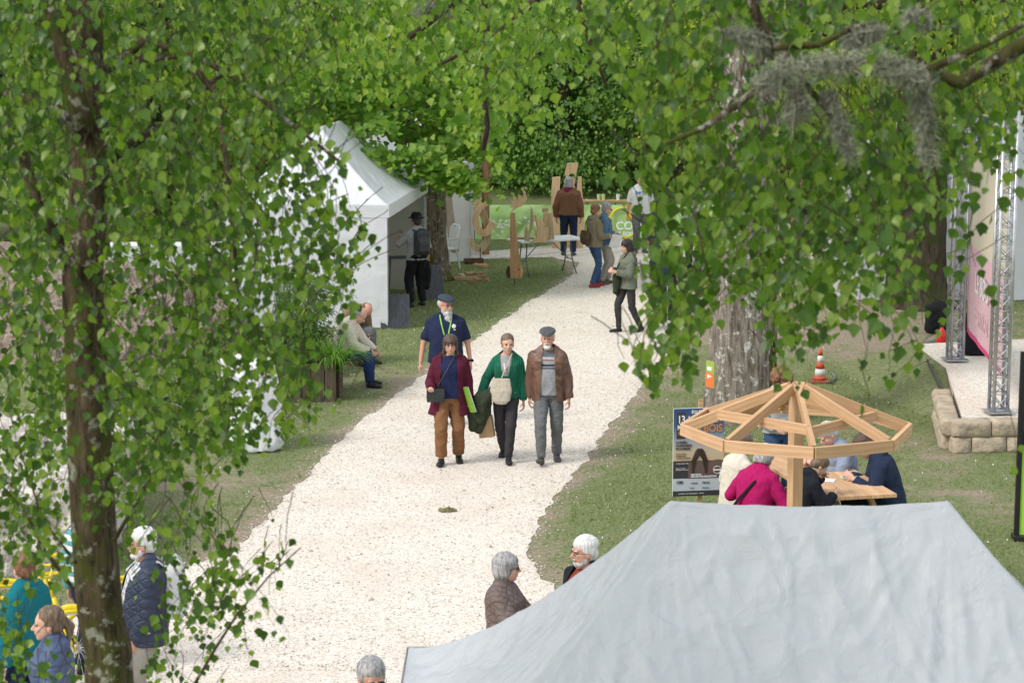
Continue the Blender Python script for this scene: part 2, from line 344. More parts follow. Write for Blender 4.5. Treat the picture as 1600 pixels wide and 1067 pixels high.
# ================================================================ people
TMP = bpy.data.scenes.new('scratch')
class Blob(MB):
    """overlapping closed shapes fused into one continuous surface"""
    def cone(s, a, ra, b, rb, flat=False, n=14, ell=1.0):
        a, b = Vector(a), Vector(b); s.tube([a, a.lerp(b, .5), b], [ra, (ra + rb) / 2, rb], n, True, ell)
        s.ell(a, ra * .999, None, 12, 8)
        if not flat: s.ell(b, rb * .999, None, 12, 8)
        return s
    def chain(s, pts, rs, flat=False, n=14):
        for i in range(len(pts) - 1): s.cone(pts[i], rs[i], pts[i + 1], rs[i + 1], flat and i == len(pts) - 2, n)
        return s
    def loft(s, rings, n=24, e=2.4):
        """rings: (centre, Xaxis, Yaxis, rx, ry)"""
        vs = []
        for c, X, Y, rx, ry in rings:
            for k in range(n):
                q = 2 * math.pi * k / n; cx, sy = math.cos(q), math.sin(q); x = math.copysign(abs(cx) ** (2 / e), cx) * rx; y = math.copysign(abs(sy) ** (2 / e), sy) * ry
                vs.append(c + X * x + Y * y)
        m = len(rings); fs = [(i * n + k, i * n + (k + 1) % n, (i + 1) * n + (k + 1) % n, (i + 1) * n + k) for i in range(m - 1) for k in range(n)]
        fs += [tuple(range(n))[::-1], tuple((m - 1) * n + k for k in range(n))]
        return s.add(vs, fs)
    def fuse(s, name, mats, parent, vox=.01, smooth=2, wr=0.0, wf=9, wst=(1, 1, 1), cut=None, matfn=None, thick=0, seed=0, post=None):
        me = bpy.data.meshes.new('raw'); me.from_pydata(s.v, [], s.f)
        bm = bmesh.new(); bm.from_mesh(me); bmesh.ops.recalc_face_normals(bm, faces=bm.faces); bm.to_mesh(me); bm.free()
        o = bpy.data.objects.new('raw', me); TMP.collection.objects.link(o)
        r = o.modifiers.new('r', 'REMESH'); r.mode = 'VOXEL'; r.voxel_size = vox
        if smooth: q = o.modifiers.new('s', 'SMOOTH'); q.factor = .6; q.iterations = smooth
        
        with bpy.context.temp_override(scene=TMP, view_layer=TMP.view_layers[0]):
            dg = bpy.context.evaluated_depsgraph_get(); dg.update()
        m2 = bpy.data.meshes.new_from_object(o.evaluated_get(dg)); bpy.data.objects.remove(o); bpy.data.meshes.remove(me)
        m2.materials.clear()
        for m in (mats if isinstance(mats, (list, tuple)) else [mats]): m2.materials.append(m)
        N = len(m2.vertices); co = np.empty(N * 3, np.float32); m2.vertices.foreach_get('co', co); co = co.reshape(-1, 3)
        if wr:
            nn = np.empty(N * 3, np.float32); m2.vertices.foreach_get('normal', nn); nn = nn.reshape(-1, 3); off = Vector((seed * 3.1, seed, 0))
            d = np.array([noise.fractal(Vector((p[0] * wst[0] * wf, p[1] * wst[1] * wf, p[2] * wst[2] * wf)) + off, 1.0, 2.0, 2) * .6 + .8 * (.5 - 2.2 * abs(noise.noise(Vector((p[0] * wst[0] * wf * 1.1 + p[2] * 3, p[1] * wst[1] * wf * 1.1, p[2] * wst[2] * wf * 1.1 - p[0] * 4)) + off))) for p in co.tolist()]); co = co + nn * ((d + .35) * wr)[:, None].astype(np.float32)
        if post: co = post(co)
        m2.vertices.foreach_set('co', np.ascontiguousarray(co, np.float32).ravel())
        if matfn:
            cen = np.empty(len(m2.polygons) * 3, np.float32); m2.update(); m2.polygons.foreach_get('center', cen); m2.polygons.foreach_set('material_index', np.asarray(matfn(cen.reshape(-1, 3)), np.int32))
        if cut:
            bm = bmesh.new(); bm.from_mesh(m2); cut(bm); bm.to_mesh(m2); bm.free()
        m2.polygons.foreach_set('use_smooth', [True] * len(m2.polygons)); m2.update()
        ob = link(name, m2, parent)
        if thick: md = ob.modifiers.new('thickness', 'SOLIDIFY'); md.thickness = thick; md.offset = 0
        return ob
def skinmat(name, c, red=(.55, .25, .19)):
    if name in MATS: return MATS[name]
    m, n, p, out = newmat(name); t = tex_noise(n, 18, 4); r = ramp(n, t.outputs[0], [(.35, tuple(a * .9 + b * .1 for a, b in zip(c, red))), (.65, c)]); n.links.new(r.outputs[0], p.inputs[0])
    p.inputs['Roughness'].default_value = .5; p.inputs['Subsurface Weight'].default_value = .12; p.inputs['Subsurface Radius'].default_value = (.02, .008, .005); p.inputs['Specular IOR Level'].default_value = .4
    MATS[name] = m; return m
SKIN = skinmat('fair skin', (.60, .36, .27)); SKINR = skinmat('ruddy skin', (.56, .29, .21)); SKINT = skinmat('tanned skin', (.40, .235, .165)); LIP = skinmat('lip', (.42, .19, .155))
EYEW = M('eye white', (.42, .38, .35), rough=.3); EYED = M('iris', (.03, .02, .015), rough=.2)
GLASSF = M('spectacle frame', (.03, .025, .025), rough=.3); LENSD = M('sunglass lens', (.02, .02, .02), rough=.1)
def cloth(name, c, c2=None, sc=14, b=120, bs=.25, rough=.9):
    return M(name, c, c2 or tuple(x * .86 for x in c), 40, rough, bs=13, bst=.55, bd=.03, spec=.15, lo=.3, hi=.7)
def hairmat(name, c, c2=None):
    if name in MATS: return MATS[name]
    m, n, p, out = newmat(name); t = tex_noise(n, 60, 3, .6, (1, 1, .18)); r = ramp(n, t.outputs[0], [(.35, c2 or tuple(x * .45 for x in c)), (.65, c)]); n.links.new(r.outputs[0], p.inputs[0])
    p.inputs['Roughness'].default_value = .55; bump(n, p, t.outputs[0], .8, .01); MATS[name] = m; return m
H_BROWN = hairmat('dark brown hair', (.10, .06, .04)); H_MID = hairmat('mid brown hair', (.20, .13, .085)); H_GREY = hairmat('grey hair', (.42, .41, .42), (.16, .155, .16)); H_WHITE = hairmat('white hair', (.82, .81, .80), (.5, .5, .5)); H_BLACK = hairmat('black hair', (.025, .02, .02))
H_AUB = hairmat('auburn hair', (.26, .12, .06)); H_SALT = hairmat('light grey hair', (.62, .61, .60), (.30, .30, .30))

def person(label, loc, rot=0, h=1.75, g=1.0, belly=0.0, female=False, sit=None, lean=(0, 0), side=0, yaw=0, pitch=0, hands=None, feet=None, elbow=None, grip=(.5, .5), skin=SKIN,
           top=None, jacket=None, pants=None, shoes=None, hair=None, beard=None, cap=None, glasses=None, vox=.0075, seed=1, fists=None, tw=0, group=None, toes=(0, 0), knees=None, hem=0, bottomless=False, headonly=False, z0=0.0):
    k = h / 1.75; root = Blob(); V = lambda x, y, z: Vector((x * k, y * k, z * k))
    pz = (sit if sit is not None else .95 * k); sh = .182 if not female else .165
    def spine(t):
        """point and axes at height t (of a 1.75 m figure) above the pelvis"""
        p = Vector((0, 0, pz)); N = 8; ang = R_(lean[0])
        for i in range(N):
            a = R_(lean[0] + (lean[1] - lean[0]) * min(1, (i + .5) / N * t / .5)); p = p + Vector((math.sin(R_(side)) * 1, -math.sin(a), math.cos(a))) * (t * k / N); ang = a
        Rm = Matrix.Rotation(R_(tw) * min(1, t / .4), 3, 'Z') @ Matrix.Rotation(ang, 3, 'X'); return p, Rm
    def ring(t, rx, ry, dy=0.0):
        p, Rm = spine(t); return (p + Rm @ Vector((0, dy * k, 0)), Rm @ Vector((1, 0, 0)), Rm @ Vector((0, 1, 0)), rx * k, ry * k)
    bw = g; hip = .172 * g * (1.04 if female else 1); wst = (.150 if not female else .135) * g; ch = (.178 if not female else .160) * g
    bl = belly
    tor = [(-.11, hip * .80, .098 * g, 0), (-.02, hip, .118 * g, .005), (.08, wst + .012, .108 * g + bl * .8, -bl * .55), (.18, wst + .004, .106 * g + bl, -bl * .6), (.30, ch, .115 * g + bl * .4 + (.012 if female else 0), -bl * .3 - (.012 if female else 0)), (.38, ch + .008, .118 * g + (.01 if female else 0), -(.01 if female else 0)), (.435, ch - .008, .098 * g, .008), (.475, .125, .078, .012), (.505, .080, .064, .012), (.53, .060, .056, .01)]
    shp, SR = spine(.455); NB, NR = spine(.50)
    HM = NR @ Matrix.Rotation(R_(yaw), 3, 'Z') @ Matrix.Rotation(R_(pitch), 3, 'X')
    # pitch > 0 looks down
    HC = NB + NR @ V(0, -.012, .055) + HM @ V(0, -.014, .098)
    S = [shp + SR @ V(sgn * sh * (.55 + .45 * g), 0, -.036) for sgn in (-1, 1)]
    ua, fa, th, cf = .285 * k, .255 * k, .44 * k, .43 * k
    hands = hands or ((-.24, -.06, -.17), (.24, -.06, -.17))   # relative to the pelvis, metres of a 1.75 m figure
    E, Wr = [], []
    for i, sgn in enumerate((-1, 1)):
        T = Vector((0, 0, pz)) + V(*hands[i]); hint = Vector(elbow[i]) if elbow and elbow[i] else Vector((sgn * .5, .8, -.4))
        d = T - S[i]; L = min(d.length, (ua + fa) * .995); d.normalize(); T = S[i] + d * L; a = (ua * ua - fa * fa + L * L) / (2 * L); hh = math.sqrt(max(0, ua * ua - a * a)); pr = (hint - d * hint.dot(d)).normalized(); E.append(S[i] + d * a + pr * hh); Wr.append(T)
    K, A, HJ = [], [], []
    feet = feet or ((-.10, 0, .085), (.10, 0, .085))
    for i, sgn in enumerate((-1, 1)):
        hj = Vector((0, 0, pz)) + V(sgn * .088 * (.6 + .4 * g), 0, -.03); T = V(*feet[i]); hint = Vector(knees[i]) if knees else Vector((sgn * .08, -1, .1))
        d = T - hj; L = min(d.length, (th + cf) * .998); d.normalize(); T = hj + d * L; a = (th * th - cf * cf + L * L) / (2 * L); hh = math.sqrt(max(0, th * th - a * a)); pr = (hint - d * hint.dot(d)).normalized(); K.append(hj + d * a + pr * hh); A.append(T); HJ.append(hj)
    # ---- body: one surface
    B = Blob(); B.loft([ring(t, rx - .012, ry - .012, dy) for t, rx, ry, dy in tor])
    trap = [(spine(.515)[0] + spine(.515)[1] @ V(sgn * .030, .012, 0), S[i] + SR @ V(-sgn * .015, .008, .004)) for i, sgn in enumerate((-1, 1))]
    for a_, b_ in trap: B.cone(a_, .045 * k, b_, .038 * k)
    B.cone(NB + NR @ V(0, .008, -.03), .062 * k * (.8 + .2 * g), HC + HM @ V(0, .018, -.05), .056 * k * (.8 + .2 * g))
    hk = k * 1.07; hd = lambda x, y, z: HC + HM @ Vector((x * hk, y * hk, z * hk)); jw = .9 if female else 1.0; fat = .5 + .5 * min(g, 1.25)
    B.ell(hd(0, .012, .035), (.077 * hk, .094 * hk, .086 * hk), HM, 18, 12); B.ell(hd(0, -.022, -.035), (.063 * hk * jw * fat / .98, .066 * hk, .076 * hk), HM, 16, 10)
    B.ell(hd(0, -.055, -.088), (.030 * hk * jw, .026 * hk, .020 * hk), HM); B.ell(hd(0, -.058, .035), (.052 * hk, .028 * hk, .026 * hk), HM)
    for sgn in (-1, 1):
        B.ell(hd(sgn * .032, -.060, -.022), (.024 * hk, .022 * hk, .024 * hk), HM); B.ell(hd(sgn * .075, .012, -.012), (.009 * hk, .019 * hk, .031 * hk), HM)
        B.ell(hd(sgn * .030, -.078, .019), (.022 * hk, .010 * hk, .008 * hk), HM)
    B.cone(hd(0, -.082, .012), .009 * hk, hd(0, -.105, -.026), .0135 * hk); B.ell(hd(0, -.090, -.030), (.018 * hk, .012 * hk, .009 * hk), HM)
    B.ell(hd(0, -.080, -.053), (.024 * hk, .014 * hk, .0065 * hk), HM); B.ell(hd(0, -.078, -.067), (.020 * hk, .014 * hk, .007 * hk), HM)
    HD = []
    for i, sgn in enumerate((-1, 1)):
        B.chain([S[i], E[i]], [.045 * k * g ** .5, .038 * k]); B.chain([E[i], Wr[i]], [.038 * k, .026 * k])
        f = (Wr[i] - E[i]).normalized(); pn = Vector((-sgn, .15, 0)); pn = (pn - f * pn.dot(f)).normalized()      # palm faces the body
        if fists and fists[i] is not None: pn = Vector(fists[i]); pn = (pn - f * pn.dot(f)).normalized()
        sd = f.cross(pn) * (1 if True else -1); fw = Vector((0, -1, .2))
        if sd.dot(fw) < 0: sd = -sd                                                               # thumb side forward
        pc = Wr[i] + f * .052 * k; PM = Matrix((sd, pn, f)).transposed(); B.ell(pc, (.040 * k, .016 * k, .054 * k), PM, 12, 8); gr = grip[i]
        for q, (off, ln) in enumerate(((.030, .072), (.011, .082), (-.009, .076), (-.028, .060))):
            b0 = pc + sd * off * k + f * .040 * k; d1 = (f * math.cos(gr) + pn * math.sin(gr)); d2 = (f * math.cos(gr * 2.4) + pn * math.sin(gr * 2.4)); m1 = b0 + d1 * ln * .5 * k
            B.chain([b0, m1, m1 + d2 * ln * .5 * k], [.0098 * k, .0090 * k, .0078 * k], n=8)
        tb = pc + sd * .030 * k - f * .02 * k; B.chain([tb, tb + (sd * .7 + f * .6 + pn * .4).normalized() * .038 * k, tb + (sd * .7 + f * .6 + pn * .4).normalized() * .038 * k + (f * .8 + pn * .5 * (1 + gr)).normalized() * .030 * k], [.0125 * k, .0105 * k, .0088 * k], n=8)
        HD.append(pc + f * .03 * k + pn * .02 * k)
        B.chain([HJ[i], K[i]], [.080 * k * g, .052 * k]); B.chain([K[i], A[i]], [.050 * k, .036 * k])
    ro = B.fuse('person', [skin, LIP], None, vox, 2, matfn=lambda c: [1 if ((HM.transposed() @ (Vector(q) - HC)).y < -.083 * hk and abs((HM.transposed() @ (Vector(q) - HC)).z + .062 * hk) < .008 * hk and abs((HM.transposed() @ (Vector(q) - HC)). x) < .022 * hk) else 0 for q in c.tolist()])
    tag(ro, label, 'person', group); ro.location = (loc[0], loc[1], z0); ro.rotation_euler = (0, 0, R_(rot))
    # ---- eyes
    for sgn in (-1, 1):
        e = MB(); e.smooth = True
        e.cur = 0; e.ell(hd(sgn * .030, -.0785, .004), (.0125 * hk, .009 * hk, .0045 * hk), HM); e.cur = 1; e.ell(hd(sgn * .030, -.0845, .004), (.0058 * hk, .0045 * hk, .0048 * hk), HM, 8, 6)
        e.box(hd(sgn * .030, -.0865, .0095), (.027 * hk, .004 * hk, .0022 * hk), HM); e.build('eye', [EYEW, EYED], ro)
    # ---- hair
    if hair:
        st, hm = hair; Hh = Blob(); wr, wf = .005, 22
        def capH(zc):
            Hh.ell(hd(0, .016, zc), (.084 * hk, .101 * hk, .074 * hk), HM, 20, 14); Hh.ell(hd(0, .052, -.008), (.072 * hk, .060 * hk, .066 * hk), HM)
            for sgn in (-1, 1): Hh.ell(hd(sgn * .062, .022, .028), (.020 * hk, .058 * hk, .050 * hk), HM)
        if st == 'short': capH(.066)
        elif st == 'bald':
            for sgn in (-1, 1): Hh.ell(hd(sgn * .058, .040, .020), (.028 * hk, .060 * hk, .048 * hk), HM)
            Hh.ell(hd(0, .075, .0), (.060 * hk, .038 * hk, .045 * hk), HM)
        elif st in ('ponytail', 'tied', 'bun'):
            Hh.ell(hd(0, .024, .062), (.083 * hk, .094 * hk, .076 * hk), HM, 20, 14); Hh.ell(hd(0, .052, -.008), (.072 * hk, .060 * hk, .066 * hk), HM)
            for sgn in (-1, 1): Hh.ell(hd(sgn * .062, .030, .028), (.020 * hk, .054 * hk, .050 * hk), HM)
            if st == 'ponytail': Hh.chain([hd(0, .11, .03), hd(0, .15, -.02), hd(.01, .14, -.12)], [.028 * hk, .035 * hk, .014 * hk])
            elif st == 'bun': Hh.ell(hd(0, .125, .02), (.045 * hk, .04 * hk, .045 * hk), HM)
            else: Hh.chain([hd(.02, .09, -.03), hd(.05, .09, -.12), hd(.06, .06, -.16)], [.03 * hk, .026 * hk, .012 * hk])
        elif st in ('bob', 'long', 'fringe'):
            Hh.ell(hd(0, .014, .050), (.090 * hk, .106 * hk, .082 * hk), HM, 20, 14); zl = {'bob': -.075, 'long': -.17, 'fringe': -.06}[st]
            Hh.loft([(hd(0, .034, .03), HM @ Vector((1, 0, 0)), HM @ Vector((0, 1, 0)), .090 * hk, .085 * hk), (hd(0, .036, -.04), HM @ Vector((1, 0, 0)), HM @ Vector((0, 1, 0)), .094 * hk, .078 * hk), (hd(0, .045, zl), HM @ Vector((1, 0, 0)), HM @ Vector((0, 1, 0)), .078 * hk, .055 * hk)])
            if st == 'fringe':
                Hh.ell(hd(0, -.050, .050), (.066 * hk, .044 * hk, .030 * hk), HM)
                for sgn in (-1, 1): Hh.chain([hd(sgn * .07, -.01, -.03), hd(sgn * .085, .0, -.12), hd(sgn * .075, -.02, -.17)], [.022 * hk, .022 * hk, .012 * hk])
        elif st == 'curly':
            rr = random.Random(seed)
            for q in range(70):
                d = Vector((rr.gauss(0, 1), rr.gauss(.35, .9), rr.gauss(.25, .9))).normalized()
                Hh.ell(hd(d.x * .098, .02 + d.y * .10, .02 + d.z * .105), rr.uniform(.026, .040) * hk)
            wr, wf = .012, 30
        Hh.fuse('hair', hm, ro, .0065, 1, wr, wf, (1, 1, .4), seed=seed)
        for sgn in (-1, 1): eb = MB(); eb.smooth = True; eb.ell(hd(sgn * .031, -.0865, .0225), (.017 * hk, .004 * hk, .0032 * hk), HM, 8, 5); eb.build('eyebrow', hm, ro)
    if beard:
        st, hm = beard; Bd = Blob()
        if st == 'full':
            Bd.ell(hd(0, -.040, -.095), (.060 * hk, .058 * hk, .050 * hk), HM); Bd.ell(hd(0, -.058, -.15), (.048 * hk, .045 * hk, .060 * hk), HM); Bd.ell(hd(0, -.075, -.20), (.028 * hk, .028 * hk, .045 * hk), HM); Bd.ell(hd(0, -.088, -.048), (.034 * hk, .014 * hk, .010 * hk), HM)
            for sgn in (-1, 1): Bd.ell(hd(sgn * .056, -.016, -.05), (.014 * hk, .034 * hk, .042 * hk), HM)
        elif st == 'goatee':
            Bd.ell(hd(0, -.064, -.096), (.044 * hk, .030 * hk, .030 * hk), HM); Bd.ell(hd(0, -.0885, -.048), (.030 * hk, .010 * hk, .0075 * hk), HM)
            for sgn in (-1, 1): Bd.ell(hd(sgn * .030, -.074, -.07), (.007 * hk, .010 * hk, .022 * hk), HM)
        else:
            Bd.ell(hd(0, -.045, -.088), (.052 * hk, .046 * hk, .030 * hk), HM); Bd.ell(hd(0, -.088, -.049), (.028 * hk, .011 * hk, .008 * hk), HM)
            for sgn in (-1, 1): Bd.ell(hd(sgn * .052, -.018, -.052), (.014 * hk, .030 * hk, .034 * hk), HM)
        Bd.fuse('beard', hm, ro, .006, 1, .005, 34, (1, 1, .4), seed=seed + 5)
    if cap:
        st, cm = cap; Cp = Blob()
        if st == 'flat':
            T2 = HM @ Matrix.Rotation(R_(13), 3, 'X'); Cp.ell(hd(0, -.006, .088), (.098 * hk, .124 * hk, .034 * hk), T2, 20, 10); Cp.ell(hd(0, .022, .078), (.087 * hk, .098 * hk, .042 * hk), HM, 20, 10); Cp.ell(hd(0, -.098, .056), (.066 * hk, .040 * hk, .010 * hk), T2, 16, 8)
        elif st == 'fedora':
            Cp.loft([(hd(0, .01, .06), HM @ Vector((1, 0, 0)), HM @ Vector((0, 1, 0)), .135 * hk, .15 * hk), (hd(0, .01, .068), HM @ Vector((1, 0, 0)), HM @ Vector((0, 1, 0)), .135 * hk, .15 * hk)])
            Cp.loft([(hd(0, .01, .06), HM @ Vector((1, 0, 0)), HM @ Vector((0, 1, 0)), .09 * hk, .105 * hk), (hd(0, .012, .13), HM @ Vector((1, 0, 0)), HM @ Vector((0, 1, 0)), .078 * hk, .09 * hk), (hd(0, .015, .16), HM @ Vector((1, 0, 0)), HM @ Vector((0, 1, 0)), .055 * hk, .07 * hk)])
        elif st == 'beanie': Cp.ell(hd(0, .022, .050), (.094 * hk, .108 * hk, .100 * hk), HM, 20, 12)
        Cp.fuse({'flat': 'flat_cap', 'fedora': 'hat', 'beanie': 'beanie'}[st], cm, ro, .006, 1, .002, 20, seed=seed)
    if glasses:
        gl = MB(); gl.smooth = True
        for sgn in (-1, 1):
            ce = (sgn * .032, -.094, .002); gl.cur = 0; gl.tube([hd(ce[0] + .023 * math.cos(q), ce[1] + .002, ce[2] + .017 * math.sin(q)) for q in np.linspace(0, 6.283, 13)], .0022 * hk, 5, False); gl.tube([hd(sgn * .055, -.092, .006), hd(sgn * .078, -.04, .006), hd(sgn * .080, .01, .004)], .0020 * hk, 5)
            if glasses == 'dark': gl.cur = 1; gl.ell(hd(*ce), (.025 * hk, .003 * hk, .019 * hk), HM, 10, 6)
        gl.tube([hd(-.010, -.095, .006), hd(.010, -.095, .006)], .002 * hk, 5); gl.build('glasses', [GLASSF, LENSD], ro)
    # ---- clothes
    def upper(name, d, extra, base_t=0):
        """d: mat, off, hem (below the pelvis), sleeve (1 full, .45 short), open, collar"""
        off = extra + d.get('off', 0); hemt = -d.get('hem', .05); T_ = Blob(); fl = d.get('flare', 0.0)
        rows = []
        if hemt < -.115: rows.append((hemt, hip + off + .012 + fl, .115 * g + off + .012 + fl * .8, 0))
        if hemt < -.30: rows.append((-.16, hip + off + .012 + fl * .4, .12 * g + off + .008 + fl * .3, 0))
        rows.append((max(hemt, -.11) if hemt < -.03 else hemt, hip + off + .004, .118 * g + off + bl * .3, -bl * .2))
        for t, rx, ry, dy in tor[2:]:
            if t <= hemt + .02: continue
            rows.append((t, rx + off + (.004 if t < .3 else 0), ry + off, dy))
        top_t = d.get('neck', .508); rows = [r for r in rows if r[0] <= top_t]
        T_.loft([ring(*r) for r in rows])
        sl = d.get('sleeve', 1.0)
        for i, sgn in enumerate((-1, 1)):
            so_ = off * .9 + .003; full = sl >= .9
            if sl > 0:
                Ex = S[i].lerp(E[i], min(1, sl * 2)); T_.cone(trap[i][0], .047 * k + off, trap[i][1], .044 * k + off * .8); T_.cone(S[i] + SR @ V(-sgn * .02, 0, -.004), .061 * k * g ** .5 + off * .7, Ex, .047 * k + so_, not full)
                if full:
                    Wc = E[i].lerp(Wr[i], d.get('cuff', .96)); T_.cone(E[i], .046 * k + so_, Wc, .036 * k + so_ * .8, True)
        if d.get('hood'): 
            p, Rm = spine(.50); T_.ell(p + Rm @ V(0, .075, .01), (.115 * k, .065 * k, .055 * k), Rm)
        if d.get('collar'):
            p, Rm = spine(.515); q_, _ = spine(.515 + d['collar']); T_.loft([(p + Rm @ V(0, .0, -.03), Rm @ Vector((1, 0, 0)), Rm @ Vector((0, 1, 0)), .098 * k, .082 * k), (q_ + Rm @ V(0, .006, 0), Rm @ Vector((1, 0, 0)), Rm @ Vector((0, 1, 0)), .080 * k, .074 * k)])
        cut = None
        if d.get('open'):
            w0, w1, xo = d['open'][:3]; zt = pz + .50 * k; zb = pz + hemt * k; zlo = d['open'][3] if len(d['open']) > 3 else None
            def cut(bm):
                # opening edges run from half width w1 at the neck to w0 at the hem
                for sgn in (-1, 1):
                    a = Vector((xo + sgn * w0, 0, zb)); b = Vector((xo + sgn * w1, 0, zt)); dv = (b - a); nrm = Vector((dv.z, 0, -dv.x)).normalized()
                    gm = [f for f in bm.faces if f.calc_center_median().y < -.02]; ge = set(e_ for f in gm for e_ in f.edges); gv = set(v for f in gm for v in f.verts)
                    bmesh.ops.bisect_plane(bm, geom=list(gv) + list(ge) + gm, plane_co=a, plane_no=nrm, dist=1e-5)
                if zlo is not None:
                    gm = [f for f in bm.faces if f.calc_center_median().y < -.02]; ge = set(e_ for f in gm for e_ in f.edges); gv = set(v for f in gm for v in f.verts); bmesh.ops.bisect_plane(bm, geom=list(gv) + list(ge) + gm, plane_co=(0, 0, pz + zlo * k), plane_no=(0, 0, 1), dist=1e-5)
                dl = []
                for f in bm.faces:
                    c = f.calc_center_median()
                    if c.y < -.02 + 0 and (zlo is None or c.z > pz + zlo * k):
                        u = (c.z - zb) / (zt - zb); w_ = w0 + (w1 - w0) * min(1.2, max(-.2, u))
                        if abs(c.x - xo) < w_ and (c.z < zt + .12 * k): dl.append(f)
                bmesh.ops.delete(bm, geom=dl, context='FACES')
        o_ = T_.fuse(name, d['mat'], ro, .0095, 2, d.get('wr', .010), d.get('wf', 7.5), (1, 1, .75), cut=cut, thick=.006 if cut else 0, seed=seed + extra * 100)
        return o_
    if top: upper(top.get('name', 'shirt'), top, .008)
    if jacket: upper(jacket.get('name', 'jacket'), jacket, .024)
    if pants:
        Pn = Blob(); po = pants.get('off', .006); fl = pants.get('flare', 0.0); ln = pants.get('len', 1.0)
        Pn.loft([ring(t, rx + po, ry + po, dy) for t, rx, ry, dy in tor[:2]] + [ring(.05, wst + .02 + po, .11 * g + po + bl * .4, -bl * .3)])
        for i in (0, 1):
            Pn.cone(HJ[i], .092 * k * g ** .8 + po, K[i], .068 * k + po + fl * .4); e_ = K[i].lerp(A[i], .97 * ln); Pn.cone(K[i], .067 * k + po + fl * .4, e_, .052 * k + po + fl, True)
        Pn.fuse('trousers', pants['mat'], ro, .0095, 2, pants.get('wr', .010), 7, (1, 1, 1.2), seed=seed + 9)
    if shoes:
        for i, sgn in enumerate((-1, 1)):
            Sh = Blob(); fz = A[i]; tz = R_(toes[i]); yw = R_(sgn * 8); fwd = Vector((math.sin(yw), -math.cos(yw) * math.cos(tz), math.sin(tz))); dn = Vector((0, -math.sin(tz), -math.cos(tz))); sdv = fwd.cross(dn).normalized(); FMx = Matrix((sdv, fwd, -dn)).transposed()
            so_ = fz + dn * .045 * k; Sh.ell(so_ - fwd * .015 * k, (.045 * k, .055 * k, .048 * k), FMx); Sh.ell(so_ + fwd * .08 * k + dn * .008 * k, (.052 * k, .08 * k, .040 * k), FMx); Sh.ell(so_ + fwd * .135 * k + dn * .014 * k, (.049 * k, .058 * k, .031 * k), FMx); Sh.cone(fz, .043 * k, so_, .044 * k)
            def flatsole(co, c0=Vector(fz + dn * .082 * k), nn=Vector(dn)):
                n_ = np.array(nn); dd_ = (co - np.array(c0)) @ n_; return co - np.outer(np.maximum(dd_, 0), n_)
            Sh.fuse('shoe', [shoes, M('shoe sole', (.12, .11, .10))] if not isinstance(shoes, list) else shoes, ro, .0075, 1, post=flatsole)
    ro['hands'] = 0; del ro['hands']
    Mw = Matrix.Translation(Vector((loc[0], loc[1], z0))) @ Matrix.Rotation(R_(rot), 4, 'Z')
    return dict(o=ro, M=Mw, hand=[Mw @ q for q in HD], wrist=[Mw @ q for q in Wr], sh=[Mw @ q for q in S], sp=lambda t: Mw @ spine(t)[0], pz=pz, k=k, spine=spine, HC=Mw @ HC, elbow=[Mw @ q for q in E], knee=[Mw @ q for q in K], rot=rot, SL=S, HM=HM, HCl=HC)
# ---------------------------------------------------------------- cloth colours
C_NAVY = cloth('navy cotton', (.02, .027, .066)); C_BURG = cloth('burgundy coat cloth', (.105, .016, .035), (.07, .01, .022)); C_ROYAL = cloth('deep blue knit', (.018, .025, .075))
C_RUST = cloth('rust brown twill', (.225, .115, .055), (.19, .09, .042)); C_BLK = cloth('black cloth', (.014, .014, .016)); C_CHAR = cloth('charcoal denim', (.045, .043, .048))
C_GREY = cloth('grey trousers cloth', (.16, .165, .17), (.11, .115, .12)); C_JEAN = cloth('blue denim', (.05, .10, .20), (.03, .06, .13)); C_DJEAN = cloth('dark denim', (.018, .03, .065)); C_BLUETR = cloth('dark blue trousers cloth', (.02, .04, .12))
C_LEATH = M('brown leather', (.17, .09, .06), (.09, .045, .03), 9, .42, bs=24, bst=.35, bd=.01, spec=.5); C_TAN = cloth('brown suede jacket cloth', (.17, .085, .05)); C_KHAKI = cloth('khaki jacket cloth', (.20, .17, .11)); C_OLIVE = cloth('grey green jacket cloth', (.15, .17, .13))
C_DGREEN = cloth('dark olive cloth', (.04, .05, .03)); C_CREAM = cloth('cream jacket cloth', (.62, .58, .49)); C_BEIGE = cloth('beige brown jacket cloth', (.22, .16, .11)); C_WHITE = cloth('white cotton', (.72, .72, .72)); C_DENIMS = cloth('light blue denim shirt', (.10, .19, .30))
C_LGREY = cloth('light grey marl', (.33, .33, .33)); C_TEAL = cloth('teal jacket cloth', (.01, .16, .19)); C_BLUEP = cloth('slate blue padded jacket', (.06, .10, .19)); C_NAVYJ = cloth('navy fleece', (.02, .032, .065)); C_PINK = cloth('magenta knit', (.40, .011, .115), (.32, .008, .085), 30, 200, .5)
C_HOOD = cloth('black hoodie cloth', (.016, .018, .026)); C_BLGREY = cloth('pale blue grey top', (.25, .30, .40)); C_STONE = cloth('stone trousers cloth', (.33, .31, .27)); C_CAPG = cloth('grey tweed', (.11, .115, .12), (.06, .065, .07), 60); C_CAPB = cloth('blue grey tweed', (.06, .08, .10), (.03, .04, .055), 60)
S_BLK = M('black shoe', (.02, .02, .02), rough=.5); S_GRY = M('grey shoe', (.09, .08, .075), rough=.7); S_RED = M('red shoe', (.30, .03, .03), rough=.6); S_BRN = M('brown shoe', (.13, .10, .07), rough=.7)
